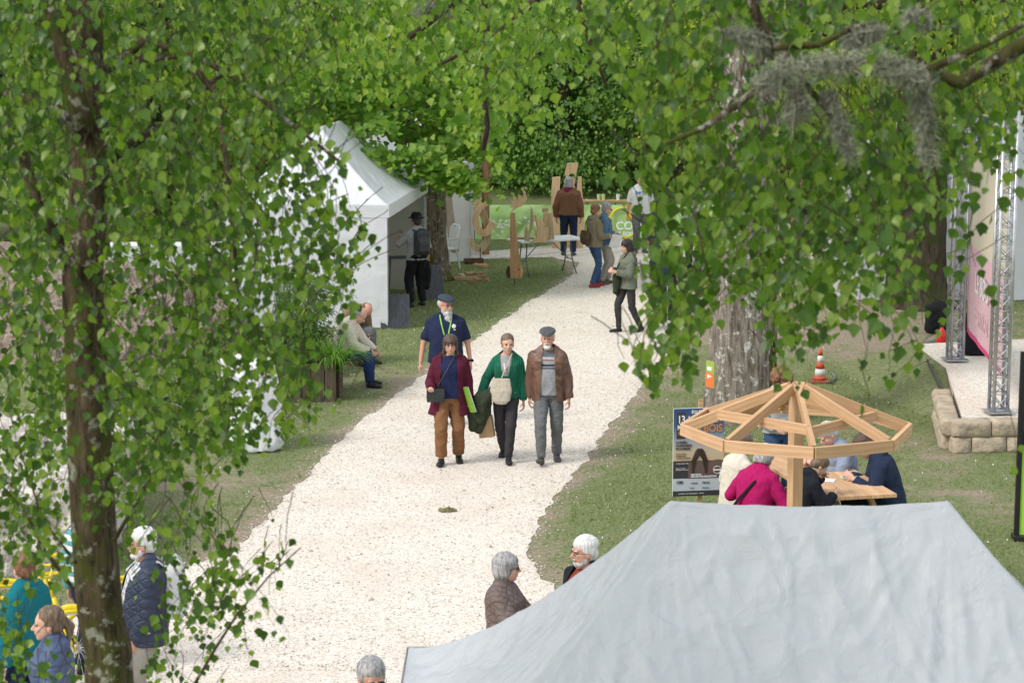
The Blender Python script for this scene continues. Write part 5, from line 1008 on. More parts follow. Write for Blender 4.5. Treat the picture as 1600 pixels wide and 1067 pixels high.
def tent(name, loc, rotz, L, Wd, ze, zr, mat, label, walls=(), pw=1.3, res=(90, 60), sag=.03, wr=.02, seed=0, val=.22, inset=None, cat='tent', wz=0.02, insidewall=None):
    t = thing(name, loc, rotz, label, cat); V, Fq = roof_mesh(L, Wd, ze, zr, pw, res[0], res[1], sag, wr, seed, inset=inset)
    mb = MB(); mb.add(V, Fq); mb.smooth = True; mb.sm = [True] * len(mb.f); mb.build('roof', mat, t)
    o_ = .012
    for a, b in (((-o_, -o_), (L + o_, -o_)), ((L + o_, -o_), (L + o_, Wd + o_)), ((L + o_, Wd + o_), (-o_, Wd + o_)), ((-o_, Wd + o_), (-o_, -o_))):
        w_ = wall_mb(a + (0,), b + (0,), ze - val, ze + .002, 40, 5, .015, seed + a[0]); w_.build('valance', mat, t)
    for x, y in ((.04, .04), (L - .04, .04), (.04, Wd - .04), (L - .04, Wd - .04)): m_ = MB(); m_.box((x, y, ze / 2), (.045, .045, ze)); m_.box((x, y, .01), (.12, .12, .012)); m_.build('leg', ALU, t)
    m_ = MB()
    for a, b in (((.04, .04), (L - .04, .04)), ((L - .04, .04), (L - .04, Wd - .04)), ((L - .04, Wd - .04), (.04, Wd - .04)), ((.04, Wd - .04), (.04, .04))): m_.beam(a + (ze - .05,), b + (ze - .05,), .03, .03)
    m_.build('frame_rail', ALU, t)
    c = {'f': ((0.03, -.004), (L - .03, -.004)), 'r': ((L + .004, .03), (L + .004, Wd - .03)), 'b': ((L - .03, Wd + .004), (.03, Wd + .004)), 'l': ((-.004, Wd - .03), (-.004, .03))}
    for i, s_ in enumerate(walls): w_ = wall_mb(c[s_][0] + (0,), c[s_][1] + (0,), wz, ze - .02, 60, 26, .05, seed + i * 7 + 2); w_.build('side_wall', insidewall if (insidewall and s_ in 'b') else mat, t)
    return t
# near tent, lower right
tent('market_tent', (-.585, 8.55, 0), 0, 4.07, 3.0, 2.08, 3.29, TC_G, 'large silver white pop-up tent roof filling the lower right, nearest of the tents', (), 1.40, (300, 240), .04, .044, 3, .25, 1.36)
# white marquee left
A = at(609, 514); 
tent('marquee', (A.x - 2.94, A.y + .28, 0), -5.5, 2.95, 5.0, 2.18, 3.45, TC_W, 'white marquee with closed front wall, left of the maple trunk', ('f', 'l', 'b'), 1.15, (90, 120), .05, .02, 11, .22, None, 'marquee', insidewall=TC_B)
tent('marquee', (-3.9, 46.3, 0), 0, 3.0, 3.0, 2.2, 3.3, TC_W, 'white tent behind the maple, beside the tall brown rod', ('f', 'b', 'l'), 1.15, (60, 60), .04, .02, 13, .22, None, 'tent')
q = at(1314, 470); tent('marquee', (q.x, q.y, 0), 0, 6.0, 3.0, 2.4, 3.5, TC_W, 'white tent behind the broad dark trunk, on the right', ('f', 'b', 'l', 'r'), 1.15, (90, 60), .04, .02, 17, .25, None, 'tent')
t = thing('cloth_panel', at(741, 398) + Vector((-.55, -.06, 0)), 0, 'white hanging cloth panel between the brown rod and the maple trunk', 'cloth panel')
w_ = wall_mb((-.2, 0, 0), (.55, 0, 0), .03, 2.3, 24, 24, .04, 3); w_.build('panel', TC_W, t)
pg = MB(); pg.prism([(.0, .35), (.06, .30), (.16, .29), (.2, .34), (.08, 1.2), (.0, 1.95), (-.10, 2.1), (-.12, 1.3)], .04, c=(-.14, -.5, 0)); o = pg.build('carved_plank', M('pale taupe board', (.42, .36, .30), rough=.7)); o.location = at(714, 412); tag(o, 'pale taupe carved plank leaning in front of the white cloth panel', 'plank')
# far white tables seen through the leaves, left
for px, lab in ((215, 'long white trestle table glimpsed left of the mossy trunk'), (300, 'long white trestle table glimpsed between the mossy trunk and the marquee')):
    p_ = at(px, 438); t = thing('trestle_table', p_, 4, lab, 'table', 'white tables behind the left birch'); m_ = MB(); m_.box((0, 0, .74), (1.3, .75, .03)); m_.build('tabletop', WHT, t)
    w_ = wall_mb((-.66, -.38, 0), (.66, -.38, 0), .25, .755, 20, 6, .02, px); w_.build('tablecloth', TC_W, t)
    for s_ in (-1, 1): m_ = MB(); m_.beam((s_ * .5, -.3, 0), (s_ * .5, .3, .72), .04, .04); m_.beam((s_ * .5, .3, 0), (s_ * .5, -.3, .72), .04, .04); m_.build('leg', STEEL, t)
# ================================================================ timber frame
PINE = woodmat('fresh pine', (.68, .44, .255), (.54, .33, .18)); PINED = woodmat('worn pine', (.55, .36, .20), (.40, .25, .13))
gc = Vector((atD(1244, 665, 19.0).x, 19.0, 0)); t = thing('timber_canopy', gc, 0, 'octagonal open roof frame of pale pine beams on one square post', 'timber frame')
def bobj(name, a, b, w_, h_, mat, par, up=(0, 0, 1), bev=.004):
    """one beam as its own object, grain along its length"""
    a, b = Vector(a), Vector(b); x = (b - a); L = x.length; x.normalize(); y = Vector(up).cross(x); y.normalize(); z = x.cross(y); m_ = MB(); m_.box((0, 0, 0), (L, w_, h_), None, bev); o = m_.build(name, mat, par)
    o.matrix_local = Matrix.Translation((a + b) / 2) @ Matrix((x, y, z)).transposed().to_4x4(); return o
Rr, zr_, zp = 1.05, 1.82, 2.235; VX = [Vector((Rr * math.sin(R_(a_)), -Rr * math.cos(R_(a_)), zr_)) for a_ in (1, 46, 91, 136, 181, 226, 271, 316)]
for i in range(8): bobj('ring_beam', VX[i] + (VX[(i + 1) % 8] - VX[i]) * .003, VX[(i + 1) % 8] - (VX[(i + 1) % 8] - VX[i]) * .003, .042, .105, PINE, t)
for i in range(8):
    v = VX[i]; c_ = Vector((v.x * .07, v.y * .07, zp - .03)); e_ = Vector((v.x * .955, v.y * .955, zr_ + .02)); bobj('rafter', c_, e_, .045, .095, PINE, t)
for i, j, zz in ((6, 4, .04), (4, 2, .06), (2, 0, .045), (0, 6, .065)):
    a_, b_ = VX[i] * .66, VX[j] * .66; a_.z = b_.z = zr_ + .125; bobj('tie_beam', a_ * 1.05 + Vector((0, 0, zz - .05)) - Vector((0, 0, .05 * a_.z)), b_ * 1.05 + Vector((0, 0, zz - .05)) - Vector((0, 0, .05 * b_.z)), .042, .09, PINE, t)
bobj('post', (0, 0, 0), (0, 0, zp - .05), .105, .105, PINE, t, (1, .45, 0)); m_ = MB(); m_.smooth = True
for i in range(0, 8, 2): m_.ell(VX[i] * .66 + Vector((0, -.05, zr_ * .34 + .10)), .013, None, 8, 6)
m_.build('bolt', ALU, t)
# ================================================================ picnic table and benches
n1, n2, n3 = at(1282, 778, .75), at(1400, 772, .75), at(1305, 717, .75); W1 = (n2 - n1); dn = (n3 - n2); dn.z = 0; ax = Vector((-W1.y, W1.x, 0)).normalized(); ang = math.degrees(math.atan2(-dn.x, dn.y)); c0 = (n1 + n2) / 2; c0.z = 0
t = thing('picnic_table', c0, ang, 'pale pine plank picnic table with people seated round it', 'picnic table')
for k_ in range(6): bobj('plank', (-.35 + k_ * .14, 0, .735), (-.35 + k_ * .14, 2.0, .735), .134, .038, PINE, t)
for y in (.3, 1.7):
    for s_ in (-1, 1): bobj('leg', (s_ * .55, y, 0), (s_ * .22, y, .71), .045, .095, PINED, t, (0, 1, 0))
    bobj('crossbar', (-.38, y + .05, .68), (.38, y + .05, .68), .04, .07, PINED, t); bobj('crossbar', (-.72, y + .05, .38), (.72, y + .05, .38), .04, .07, PINED, t)
for s_ in (-1, 1):
    for k_ in (0, 1): bobj('bench_plank', (s_ * (.62 + .14 * k_), 0, .435), (s_ * (.62 + .14 * k_), 2.0, .435), .134, .038, PINE, t)
def flatitem(name, px, py, z, w_, d_, rot, mat, label, cat, th=.004):
    m_ = MB(); m_.box((0, 0, th / 2), (w_, d_, th)); o = m_.build(name, mat); o.location = at(px, py, z); o.rotation_euler = (0, 0, R_(rot)); return tag(o, label, cat)
ZT = .756
flatitem('leaflet', 1330, 747, ZT, .21, .15, 12, M('green white leaflet', (.55, .62, .55), (.10, .25, .12), 9), 'green and white leaflet lying on the planks, nearest the right end', 'leaflet')
flatitem('paper_sheet', 1290, 750, ZT, .2, .14, -20, WHT, 'white paper sheet by the child\'s elbow', 'paper')
flatitem('leaflet', 1288, 722, ZT, .16, .12, 30, M('blue white leaflet', (.6, .63, .68), (.2, .3, .4), 14), 'pale blue leaflet at the middle of the picnic table', 'leaflet')
o = MB().lathe([(.028, 0), (.036, .09), (.034, .09), (.027, .01)], n=14).build('cup', WHT, None, at(1216, 712, ZT)); tag(o, 'white paper cup on the picnic table behind the magenta sweater', 'cup')
# ================================================================ traffic cone
p_ = at(1281, 597); t = thing('traffic_cone', p_, 0, 'orange and white striped traffic cone standing on the grass', 'traffic cone'); OR_ = M('orange plastic', (.62, .10, .04), rough=.5)
m_ = MB(); m_.box((0, 0, .018), (.28, .28, .036), None, .01); m_.build('base', M('worn orange base', (.30, .10, .07), rough=.7), t); mc = MB(); mc.smooth = True
cr_ = lambda z: .095 - .072 * (z - .036) / .47
for i, (a_, b_) in enumerate(((.036, .10), (.10, .21), (.21, .31), (.31, .41), (.41, .505))): mc.cur = 1 if i in (1, 3) else 0; mc.lathe([(cr_(a_), a_), (cr_(b_), b_)], n=24)
mc.build('cone_body', [OR_, M('reflective white band', (.75, .73, .70), rough=.4)], t)
HOSE = M('grey corrugated hose', (.22, .22, .23), rough=.6)
pts = [at(x, y, .03) for x, y in ((1290, 596), (1299, 598), (1305, 590), (1302, 584), (1297, 580))]; m_ = MB(); m_.smooth = True; m_.tube(pts, .014, 8); tag(m_.build('hose', HOSE), 'short grey corrugated hose curling beside the traffic cone', 'hose')
pts = [at(x, y, .03) for x, y in ((1365, 570), (1380, 563), (1392, 556), (1394, 549), (1400, 547), (1418, 545), (1440, 538), (1470, 528))]; m_ = MB(); m_.smooth = True; m_.tube(pts, .02, 8); tag(m_.build('hose', HOSE), 'long grey hose snaking over the grass toward the truss posts', 'hose')
# ================================================================ poster
def txt(body, size, loc, mat, parent, rot=(R_(90), 0, 0), name='lettering', sx=1.0, bold=0.0, align='LEFT', ext=.0015):
    c = bpy.data.curves.new('t', 'FONT'); c.body = body; c.size = size; c.extrude = ext; c.offset = bold; c.align_x = align; o = bpy.data.objects.new('t', c); COL.objects.link(o)
    dg = bpy.context.evaluated_depsgraph_get(); me = bpy.data.meshes.new_from_object(o.evaluated_get(dg)); bpy.data.objects.remove(o); me.materials.clear(); me.materials.append(mat); q = link(name, me, parent); q.location = loc; q.rotation_euler = rot; q.scale = (sx, 1, 1); return q
def colr(name, c, rough=.5): return M(name, c, tuple(x * .96 for x in c), 5, rough)
def rect(mb, x, z, w_, h_, y, t_=.003): mb.box((x + w_ / 2, y, z + h_ / 2), (w_, t_, h_)); return mb
pb_ = at(1052, 776, .2); PW, PH = .575, .99
t = thing('event_poster', (atD(1051, 775, 22.9).x, 22.9, .07), 8, 'event poster board reading 13 MAI, on a stake beside the grey trunk', 'poster')
m_ = MB(); m_.box((PW / 2, .012, .19 + PH / 2), (PW, .02, PH)); m_.build('board', WHT, t); st = MB(); st.box((PW * .55, .045, .60), (.05, .04, 1.34)); st.build('stake', PINED, t)
def sky_grad(name, stops, lo, hi):
    m, n, p, out = newmat(name); tc = n.nodes.new('ShaderNodeTexCoord'); s_ = n.nodes.new('ShaderNodeSeparateXYZ'); n.links.new(tc.outputs['Object'], s_.inputs[0]); mr = n.nodes.new('ShaderNodeMapRange'); mr.inputs[1].default_value = lo; mr.inputs[2].default_value = hi; n.links.new(s_.outputs[2], mr.inputs[0]); n.links.new(ramp(n, mr.outputs[0], stops).outputs[0], p.inputs[0]); p.inputs['Roughness'].default_value = .4; return m
Y0 = .19
pm = MB(); rect(pm, 0, Y0 + .34, PW, .65, -.001); pm.build('artwork', sky_grad('printed dusk sky', [(0, (.55, .40, .22)), (.25, (.50, .42, .30)), (.45, (.28, .32, .36)), (.7, (.05, .11, .22)), (1, (.02, .06, .16))], Y0 + .34, Y0 + .99), t)
DK = colr('printed charcoal', (.045, .045, .05)); LG = colr('printed pale grey', (.50, .54, .60)); ORG = colr('printed orange', (.50, .22, .07)); BRN = colr('printed brown hills', (.13, .09, .08)); WT = colr('printed white', (.75, .76, .78)); BLU = colr('printed blue', (.08, .2, .5))
pm = MB(); rect(pm, 0, Y0 + .20, PW, .20, -.0035); rect(pm, 0, Y0, PW, .06, -.0035); rect(pm, .035, Y0 + .65, .10, .30, -.0035); pm.build('dark_panel', DK, t)
pm = MB(); rect(pm, 0, Y0 + .06, PW, .14, -.0035); pm.build('logo_strip', LG, t); pm = MB(); pm.prism([(.17, Y0 + .2), (PW, Y0 + .2), (PW, Y0 + .40), (.5, Y0 + .41), (.4, Y0 + .385), (.28, Y0 + .40), (.17, Y0 + .375)], .003, c=(0, -.0065, 0)); pm.build('printed_hills', BRN, t)
pm = MB()
for i in range(7):
    for s_ in (-1, 1):
        q_ = i / 6; pm.tube([Vector((.30 + s_ * (.085 - .02 * q_), -.009, Y0 + .26)), Vector((.30 + s_ * (.09 - .05 * q_), -.009, Y0 + .40)), Vector((.30 + s_ * (.05 - .07 * q_), -.009, Y0 + .50)), Vector((.30 - s_ * .03 * q_, -.009, Y0 + .535))], .0038, 5)
for z in (.34, .40, .45, .5): pm.tube([Vector((.30 - .085 + abs(z - .34) * .2, -.0095, Y0 + z)), Vector((.30 - .03, -.0095, Y0 + z + .03))], .003, 5); pm.tube([Vector((.30 + .085 - abs(z - .34) * .2, -.0095, Y0 + z)), Vector((.30 + .03, -.0095, Y0 + z + .03))], .003, 5)
pm.build('printed_tree_sculpture', colr('printed dark brown', (.05, .03, .025)), t)
pm = MB(); pm.tube([Vector((.50 + .042 * math.cos(q), -.010, Y0 + .29 + .042 * math.sin(q))) for q in np.linspace(0, 6.283, 25)], .003, 5, False); rect(pm, .46, Y0 + .283, .08, .014, -.010); pm.build('printed_badge', WT, t)
yy = -.010
txt('ÉGLÉTONS', .046, (.20, yy, Y0 + .935), WT, t, bold=.001); txt('13', .118, (.043, yy, Y0 + .83), WT, t, sx=.75, bold=.003); txt('MAI', .075, (.043, yy, Y0 + .755), WT, t, sx=.72, bold=.002); txt('2023', .045, (.045, yy, Y0 + .70), ORG, t, sx=.8)
txt('LA LARME', .098, (.165, yy, Y0 + .835), WT, t, sx=.78, bold=.003); txt('DU BOIS', .115, (.165, yy, Y0 + .725), ORG, t, sx=.88, bold=.003)
for i, l in enumerate(('LA FILIÈRE', "À L'HONNEUR", 'EN CORRÈZE')): txt(l, .034, (.03, yy, Y0 + .60 - i * .036), DK, t, sx=.8, bold=.001)
for i in range(3): txt(('DANS LE PARC', 'ENTRÉE LIBRE', 'TOUTE LA JOURNÉE')[i], .018, (.03, yy, Y0 + .475 - i * .024), DK, t)
txt('13 MAI 10H À 19H', .018, (.03, yy, Y0 + .365), WT, t); txt('BOIS ET FORÊT\nDÉMONSTRATIONS', .016, (.03, yy, Y0 + .31), WT, t)
txt('BIENVENUE\nDÉFI DES BOIS D\'EXCEPTION', .024, (.20, yy, Y0 + .235), WT, t, sx=.95, bold=.001)
txt('CBE', .042, (.04, yy, Y0 + .145), DK, t, bold=.001); txt('CORRÈZE', .018, (.20, yy, Y0 + .14), DK, t); txt('FIBOIS', .030, (.33, yy, Y0 + .14), DK, t); txt('VILLE', .02, (.19, yy, Y0 + .085), DK, t); txt('RÉGION', .022, (.33, yy, Y0 + .085), BLU, t); txt('CHARPENTE ET PATRIMOINE   WWW', .017, (.06, yy, Y0 + .022), WT, t)
# small sign on the grey trunk
p_ = atD(1110, 585, 26.5); t = thing('trail_sign', p_, -62, 'small green and orange sign fixed to the left side of the grey trunk', 'sign'); m_ = MB(); m_.box((0, 0, .0), (.19, .015, .34), None, .004); m_.build('board', colr('sign green', (.30, .42, .08)), t)
m_ = MB(); rect(m_, -.085, -.165, .17, .19, -.0095); m_.build('orange_panel', colr('sign orange', (.75, .18, .05)), t); m_ = MB(); rect(m_, -.06, .05, .10, .05, -.0095); rect(m_, -.05, -.05, .04, .05, -.012); rect(m_, -.02, -.03, .06, .018, -.012); m_.build('white_mark', WT, t)
# ================================================================ stage platform with block wall, truss, banner
ZP = .42; F0 = at(1487, 655, ZP); B0 = at(1462, 572, ZP); E0 = Vector((F0.x + 4.0, F0.y + .4, ZP)); E1 = Vector((B0.x + 5, B0.y + 1.5, ZP))
pad = MB(); c_ = [F0 + Vector((.18, .18, 0)), E0 + Vector((0, .18, 0)), E1 + Vector((0, 2, 0)), B0 + Vector((.1, 2.2, 0)), B0 + Vector((.15, 0, 0))]; pad.v = [tuple(v - Vector((0, 0, .03))) for v in c_] + [tuple(v - Vector((0, 0, ZP + .05))) for v in c_]; pad.f = [(0, 1, 2, 3, 4)] + [(i, i + 5, (i + 1) % 5 + 5, (i + 1) % 5) for i in range(5)]; pad.m = [0] * 6; pad.sm = [False] * 6
tag(pad.build('gravel_terrace', GRAVEL), kind='structure')
SAND = M('split sandstone', (.50, .42, .32), (.34, .28, .21), 5, .95, bs=14, bst=.9, bd=.03); t = thing('block_wall', (0, 0, 0), 0, 'low retaining wall of rough beige stone blocks under the truss posts', 'stone wall')
def course(a, b, z, hh, off, side):
    a, b = Vector(a), Vector(b); d = (b - a); L = d.length; d.normalize(); n_ = Vector((d.y, -d.x, 0)); x = -off; out = []
    while x < L - .05:
        w_ = random.uniform(.40, .56); x0_, x1_ = max(0, x), min(L, x + w_ - .015); x += w_
        if x1_ - x0_ < .12: continue
        bm = bmesh.new(); bmesh.ops.create_cube(bm, size=1); bmesh.ops.subdivide_edges(bm, edges=bm.edges, cuts=5, use_grid_fill=True)
        for v in bm.verts:
            p = v.co.copy(); r_ = max(abs(p.x), abs(p.z)); edge = max(0, (r_ - .36) / .14); q = Vector((p.x * (x1_ - x0_), p.y * .2, p.z * hh))
            if p.y < -.1: q.y -= .045 * (1 - edge ** 2) * (.7 + .8 * noise.noise(q * 7 + Vector((x * 3, z * 9, 0))))
            v.co = a + d * ((x0_ + x1_) / 2 + q.x) - n_ * (q.y * -1) * -1 + Vector((0, 0, z + hh / 2 + q.z)) - Vector((0, 0, a.z))
            v.co += Vector([noise.noise(v.co * 11 + Vector((k * 5, 0, 0))) * .008 for k in range(3)])
        bm.verts.index_update(); out.append(([v.co.copy() for v in bm.verts], [tuple(v.index for v in f.verts) for f in bm.faces])); bm.free()
    return out
bw_ = MB(); bw_.smooth = True
SB = F0 + (B0 - F0) * .55
for i, (z, hh) in enumerate(((-.02, .215), (.20, .215))):
    for vs, fs in course(Vector((F0.x, F0.y, 0)), Vector((E0.x, E0.y, 0)), z, hh, .0 if i else .22, 0) + course(Vector((SB.x, SB.y, 0)), Vector((F0.x, F0.y + .02, 0)), z, hh, .1 * i, 1): bw_.add(vs, fs)
o = recalc(bw_.build('blocks', SAND, t))
bk_ = MB(); r_ = [SB + Vector((.02, 0, -.025)), B0 + Vector((.14, 0, -.025)), B0 + Vector((.09, 2.2, -.025))]; e_ = [SB + Vector((-.15, -.1, -ZP)), B0 + Vector((-.95, 0, -ZP - .01)), B0 + Vector((-1.1, 2.6, -ZP - .01))]
bk_.add(r_ + e_ + [r_[0] + Vector((.4, 0, -.35)), r_[1] + Vector((.4, 0, -.35)), r_[2] + Vector((.4, 0, -.35))], [(3, 4, 1, 0), (4, 5, 2, 1), (0, 1, 7, 6), (1, 2, 8, 7)]); o = tag(recalc(bk_.build('grass_bank', TURF)), kind='structure')
a = o.data.attributes.new('worn', 'FLOAT', 'POINT'); a.data.foreach_set('value', [.45] * len(o.data.vertices))
t = thing('kerb_plate', (0, 0, 0), 0, 'thin dark metal edging between the grass and the gravel terrace', 'edging'); m_ = MB(); m_.beam(SB + Vector((-.03, 0, .0)), B0 + Vector((-.03, .5, .0)), .012, .07); m_.build('strip', STEEL, t)
def truss(px, py, H, label, w_=.185):
    p_ = at(px, py, ZP); t = thing('truss_post', (p_.x, p_.y + w_ / 2, ZP), 6, label, 'truss post', 'aluminium truss posts'); h_ = w_ / 2
    for sx in (-1, 1):
        for sy in (-1, 1): m_ = MB(); m_.smooth = True; m_.tube([(sx * h_, sy * h_, .01), (sx * h_, sy * h_, H)], .025, 10); m_.build('chord', ALU, t)
    m_ = MB(); m_.smooth = True; n_ = int(H / w_ / 1.15); st_ = H / n_
    for i in range(n_):
        z0_, z1_ = i * st_ + .03, (i + 1) * st_ + .03 - .02
        for (a_, b_) in (((-h_, -h_), (h_, -h_)), ((h_, -h_), (h_, h_)), ((h_, h_), (-h_, h_)), ((-h_, h_), (-h_, -h_))):
            m_.tube([a_ + (z0_,), b_ + (z1_,)], .0085, 6); m_.tube([a_ + (z0_,), b_ + (z0_,)], .0085, 6)
            if a_[1] == b_[1] and a_[1] < 0: m_.tube([b_ + (z0_,), a_ + (z1_,)], .0085, 6)
    m_.build('lacing', ALU, t); m_ = MB(); m_.box((0, 0, .006), (w_ + .16, w_ + .16, .012)); m_.build('base_plate', ALU, t); return p_
T1 = truss(1494, 563, 3.6, 'aluminium truss post behind the red fire extinguisher, left of the pink banner'); T2 = truss(1562, 645, 3.9, 'aluminium truss post at the front corner of the gravel terrace, right of the pink banner')
tb = thing('truss_beam', T1 + Vector((0, .135, 3.62)), 0, 'aluminium truss beam joining the tops of the two posts', 'truss beam'); m_ = MB(); m_.smooth = True; dv = (T2 + Vector((0, 0, .0)) - T1)
for a_ in ((-.1, -.1), (.1, -.1), (0, .1)): m_.tube([Vector((a_[0], 0, a_[1])), dv + Vector((a_[0], 0, a_[1]))], .022, 8)
for i in range(16): m_.tube([dv * (i / 16) + Vector((-.1, 0, -.1)), dv * ((i + .5) / 16) + Vector((.0, 0, .1)), dv * ((i + 1) / 16) + Vector((.1, 0, -.1))], .009, 6)
m_.build('lattice', ALU, tb)
b0 = T1 + Vector((.16, .10, 0)); b1 = T2 + Vector((.10, .42, 0)); t = thing('printed_banner', b0, math.degrees(math.atan2(b1.y - b0.y, b1.x - b0.x)), 'pink and cream fabric banner hung between the two truss posts', 'banner'); LB = (b1 - b0).length
zb_, zt_ = .42, 3.25; vs = []; nb, mb__ = 30, 24
def bann(x0_, x1_, z0_, z1_, mat, nm, yo=0.0, slope=0.0):
    m_ = MB(); m_.smooth = True; g_ = []
    for j in range(13):
        for i in range(21):
            u = x0_ + (x1_ - x0_) * i / 20; v = z0_ + (z1_ - z0_) * j / 12; vv = v + slope * (i / 20) * (1 - j / 12); g_.append((u, yo + .025 * noise.noise(Vector((u * 2, vv * 1.2, 3))), vv))
    m_.add(g_, [(j * 21 + i, j * 21 + i + 1, (j + 1) * 21 + i + 1, (j + 1) * 21 + i) for j in range(12) for i in range(20)]); m_.sm = [True] * len(m_.f); return m_.build(nm, mat, t)
bann(0, LB, zb_ + .10, zt_, colr('banner cream', (.66, .58, .46)), 'cream_cloth'); bann(0, LB, zb_ + .06, 1.75, colr('banner pale pink', (.70, .44, .50)), 'pink_panel', -.004, 0); bann(0, LB, zb_, zb_ + .075, colr('banner hot pink', (.62, .05, .20)), 'pink_border', -.008)
txt('LE BOIS', .42, (LB * .25, -.02, 1.15), WT, t, bold=.004, sx=1.0); txt('FESTIVAL', .36, (LB * .25, -.02, .72), colr('banner rose', (.72, .50, .55)), t, bold=.003)
# fire extinguisher, black sacks
p_ = at(1470, 562); t = thing('fire_extinguisher', p_ + Vector((0, 0, .0)), 0, 'red fire extinguisher standing at the foot of the left truss post', 'fire extinguisher'); m_ = MB(); m_.smooth = True; m_.lathe([(.07, 0), (.08, .02), (.08, .40), (.065, .46), (.03, .50), (.025, .53)], n=20); m_.build('cylinder', M('red paint', (.60, .02, .015), rough=.3, spec=.5), t)
m_ = MB(); m_.box((0, 0, .555), (.05, .04, .05)); m_.beam((-.02, 0, .59), (.09, 0, .61), .02, .012); m_.beam((-.02, 0, .57), (.08, 0, .565), .02, .012); m_.tube([(.02, 0, .56), (.09, -.02, .52), (.10, -.02, .35), (.09, -.02, .2)], .012, 8); m_.build('valve', BLKM, t)
for px, py, lab, s_ in ((1522, 552, 'black covered equipment case behind the left truss post', 1.0), (1462, 520, 'black loudspeaker case standing behind the fire extinguisher', .8)):
    b_ = Blob(); b_.box((0, 0, .30 * s_), (.42 * s_, .42 * s_, .60 * s_), None, .05); b_.ell((.05, 0, .55 * s_), (.16, .16, .12)); o = b_.fuse('equipment_case', C_BLK, None, .02, 2, .02, 5); o.location = at(px, py, 0 if s_ < 1 else ZP - .02); tag(o, lab, 'equipment case')
# banner stand at the right edge
p_ = atD(1584, 838, 22.0); t = thing('banner_stand', (p_.x, 22.0, 0), -3, 'black framed roll-up banner with dark neon top and lime green bottom, at the right edge', 'banner stand'); m_ = MB(); m_.box((.025, 0, 1.02), (.05, .06, 2.04)); m_.box((1.0, 0, 1.02), (.05, .06, 2.04)); m_.box((.51, 0, .03), (1.05, .2, .06), None, .01); m_.build('frame', BLKM, t)
m_ = MB(); rect(m_, .05, 1.02, .92, 1.0, -.01, .006); m_.build('night_print', M('dark neon print', (.02, .10, .10), (.008, .012, .02), 7, .35, lo=.45, hi=.8), t); m_ = MB(); rect(m_, .05, .06, .92, .96, -.01, .006); m_.build('green_print', colr('lime banner print', (.33, .62, .06)), t)
m_ = MB(); m_.tube([(.12, -.02, .95), (.12, -.02, 1.62), (.16, -.02, 1.70), (.24, -.02, 1.73), (.9, -.02, 1.73)], .014, 8); m_.build('neon_outline', colr('printed neon green', (.2, .75, .35)), t); m_ = MB(); m_.tube([(.15, -.024, .95), (.15, -.024, 1.60), (.19, -.024, 1.67), (.26, -.024, 1.70), (.9, -.024, 1.70)], .006, 8); m_.build('neon_inner_line', WT, t)
# ================================================================ sculpture display
CEDAR = woodmat('carved larch', (.42, .24, .12), (.27, .14, .065)); OAKP = woodmat('pale carved oak', (.48, .33, .19), (.34, .22, .12)); WGREY = woodmat('weathered carved wood', (.66, .52, .36), (.48, .36, .24), st=(9, 9, .6)); OAKZ = woodmat('pale carved upright oak', (.80, .58, .36), (.62, .42, .24), st=(9, 9, .6)); CEDZ = woodmat('carved upright larch', (.62, .38, .20), (.42, .23, .11), st=(9, 9, .6)); BARKW = M('split log bark', (.10, .065, .04), (.05, .03, .02), 14, .95, bs=30)
def smooth_poly(ctrl, w, n=10):
    """outline of a curved band from centre points (x,z) with half widths"""
    P = [Vector((x, 0, z)) for x, z in ctrl]; C = []; Wd = []
    for i in range(len(P) - 1):
        p0, p1, p2, p3 = P[max(i - 1, 0)], P[i], P[i + 1], P[min(i + 2, len(P) - 1)]
        for j in range(n):
            t = j / n; C.append(.5 * ((2 * p1) + (p2 - p0) * t + (2 * p0 - 5 * p1 + 4 * p2 - p3) * t * t + (3 * p1 - p0 - 3 * p2 + p3) * t ** 3)); Wd.append(w[i] + (w[i + 1] - w[i]) * t)
    C.append(P[-1]); Wd.append(w[-1]); Lf, Rt = [], []
    for i, c in enumerate(C):
        d = (C[min(i + 1, len(C) - 1)] - C[max(i - 1, 0)]).normalized(); nn = Vector((-d.z, 0, d.x)); a, b = c + nn * Wd[i], c - nn * Wd[i]; Lf.append((a.x, a.z)); Rt.append((b.x, b.z))
    return Lf, Rt
def band(mb, ctrl, w, th, y=0.0):
    L_, R2 = smooth_poly(ctrl, w); n = len(L_); vs = [];
    for s_ in (-1, 1):
        for q in L_: vs.append((q[0], y + s_ * th / 2, q[1]))
        for q in R2: vs.append((q[0], y + s_ * th / 2, q[1]))
    fs = []
    for i in range(n - 1): fs += [(i, i + 1, n + i + 1, n + i), (2 * n + i, 3 * n + i, 3 * n + i + 1, 2 * n + i + 1), (i, 2 * n + i, 2 * n + i + 1, i + 1), (n + i, n + i + 1, 3 * n + i + 1, 3 * n + i)]
    fs += [(0, n, 3 * n, 2 * n), (n - 1, 3 * n - 1, 4 * n - 1, 2 * n - 1)]
    mb.add(vs, fs); return mb
S1 = 3300 / 45.5
def px2(pl, cx, base_y, s_): return [((x - cx) / s_, (base_y - y) / s_) for x, y in pl]
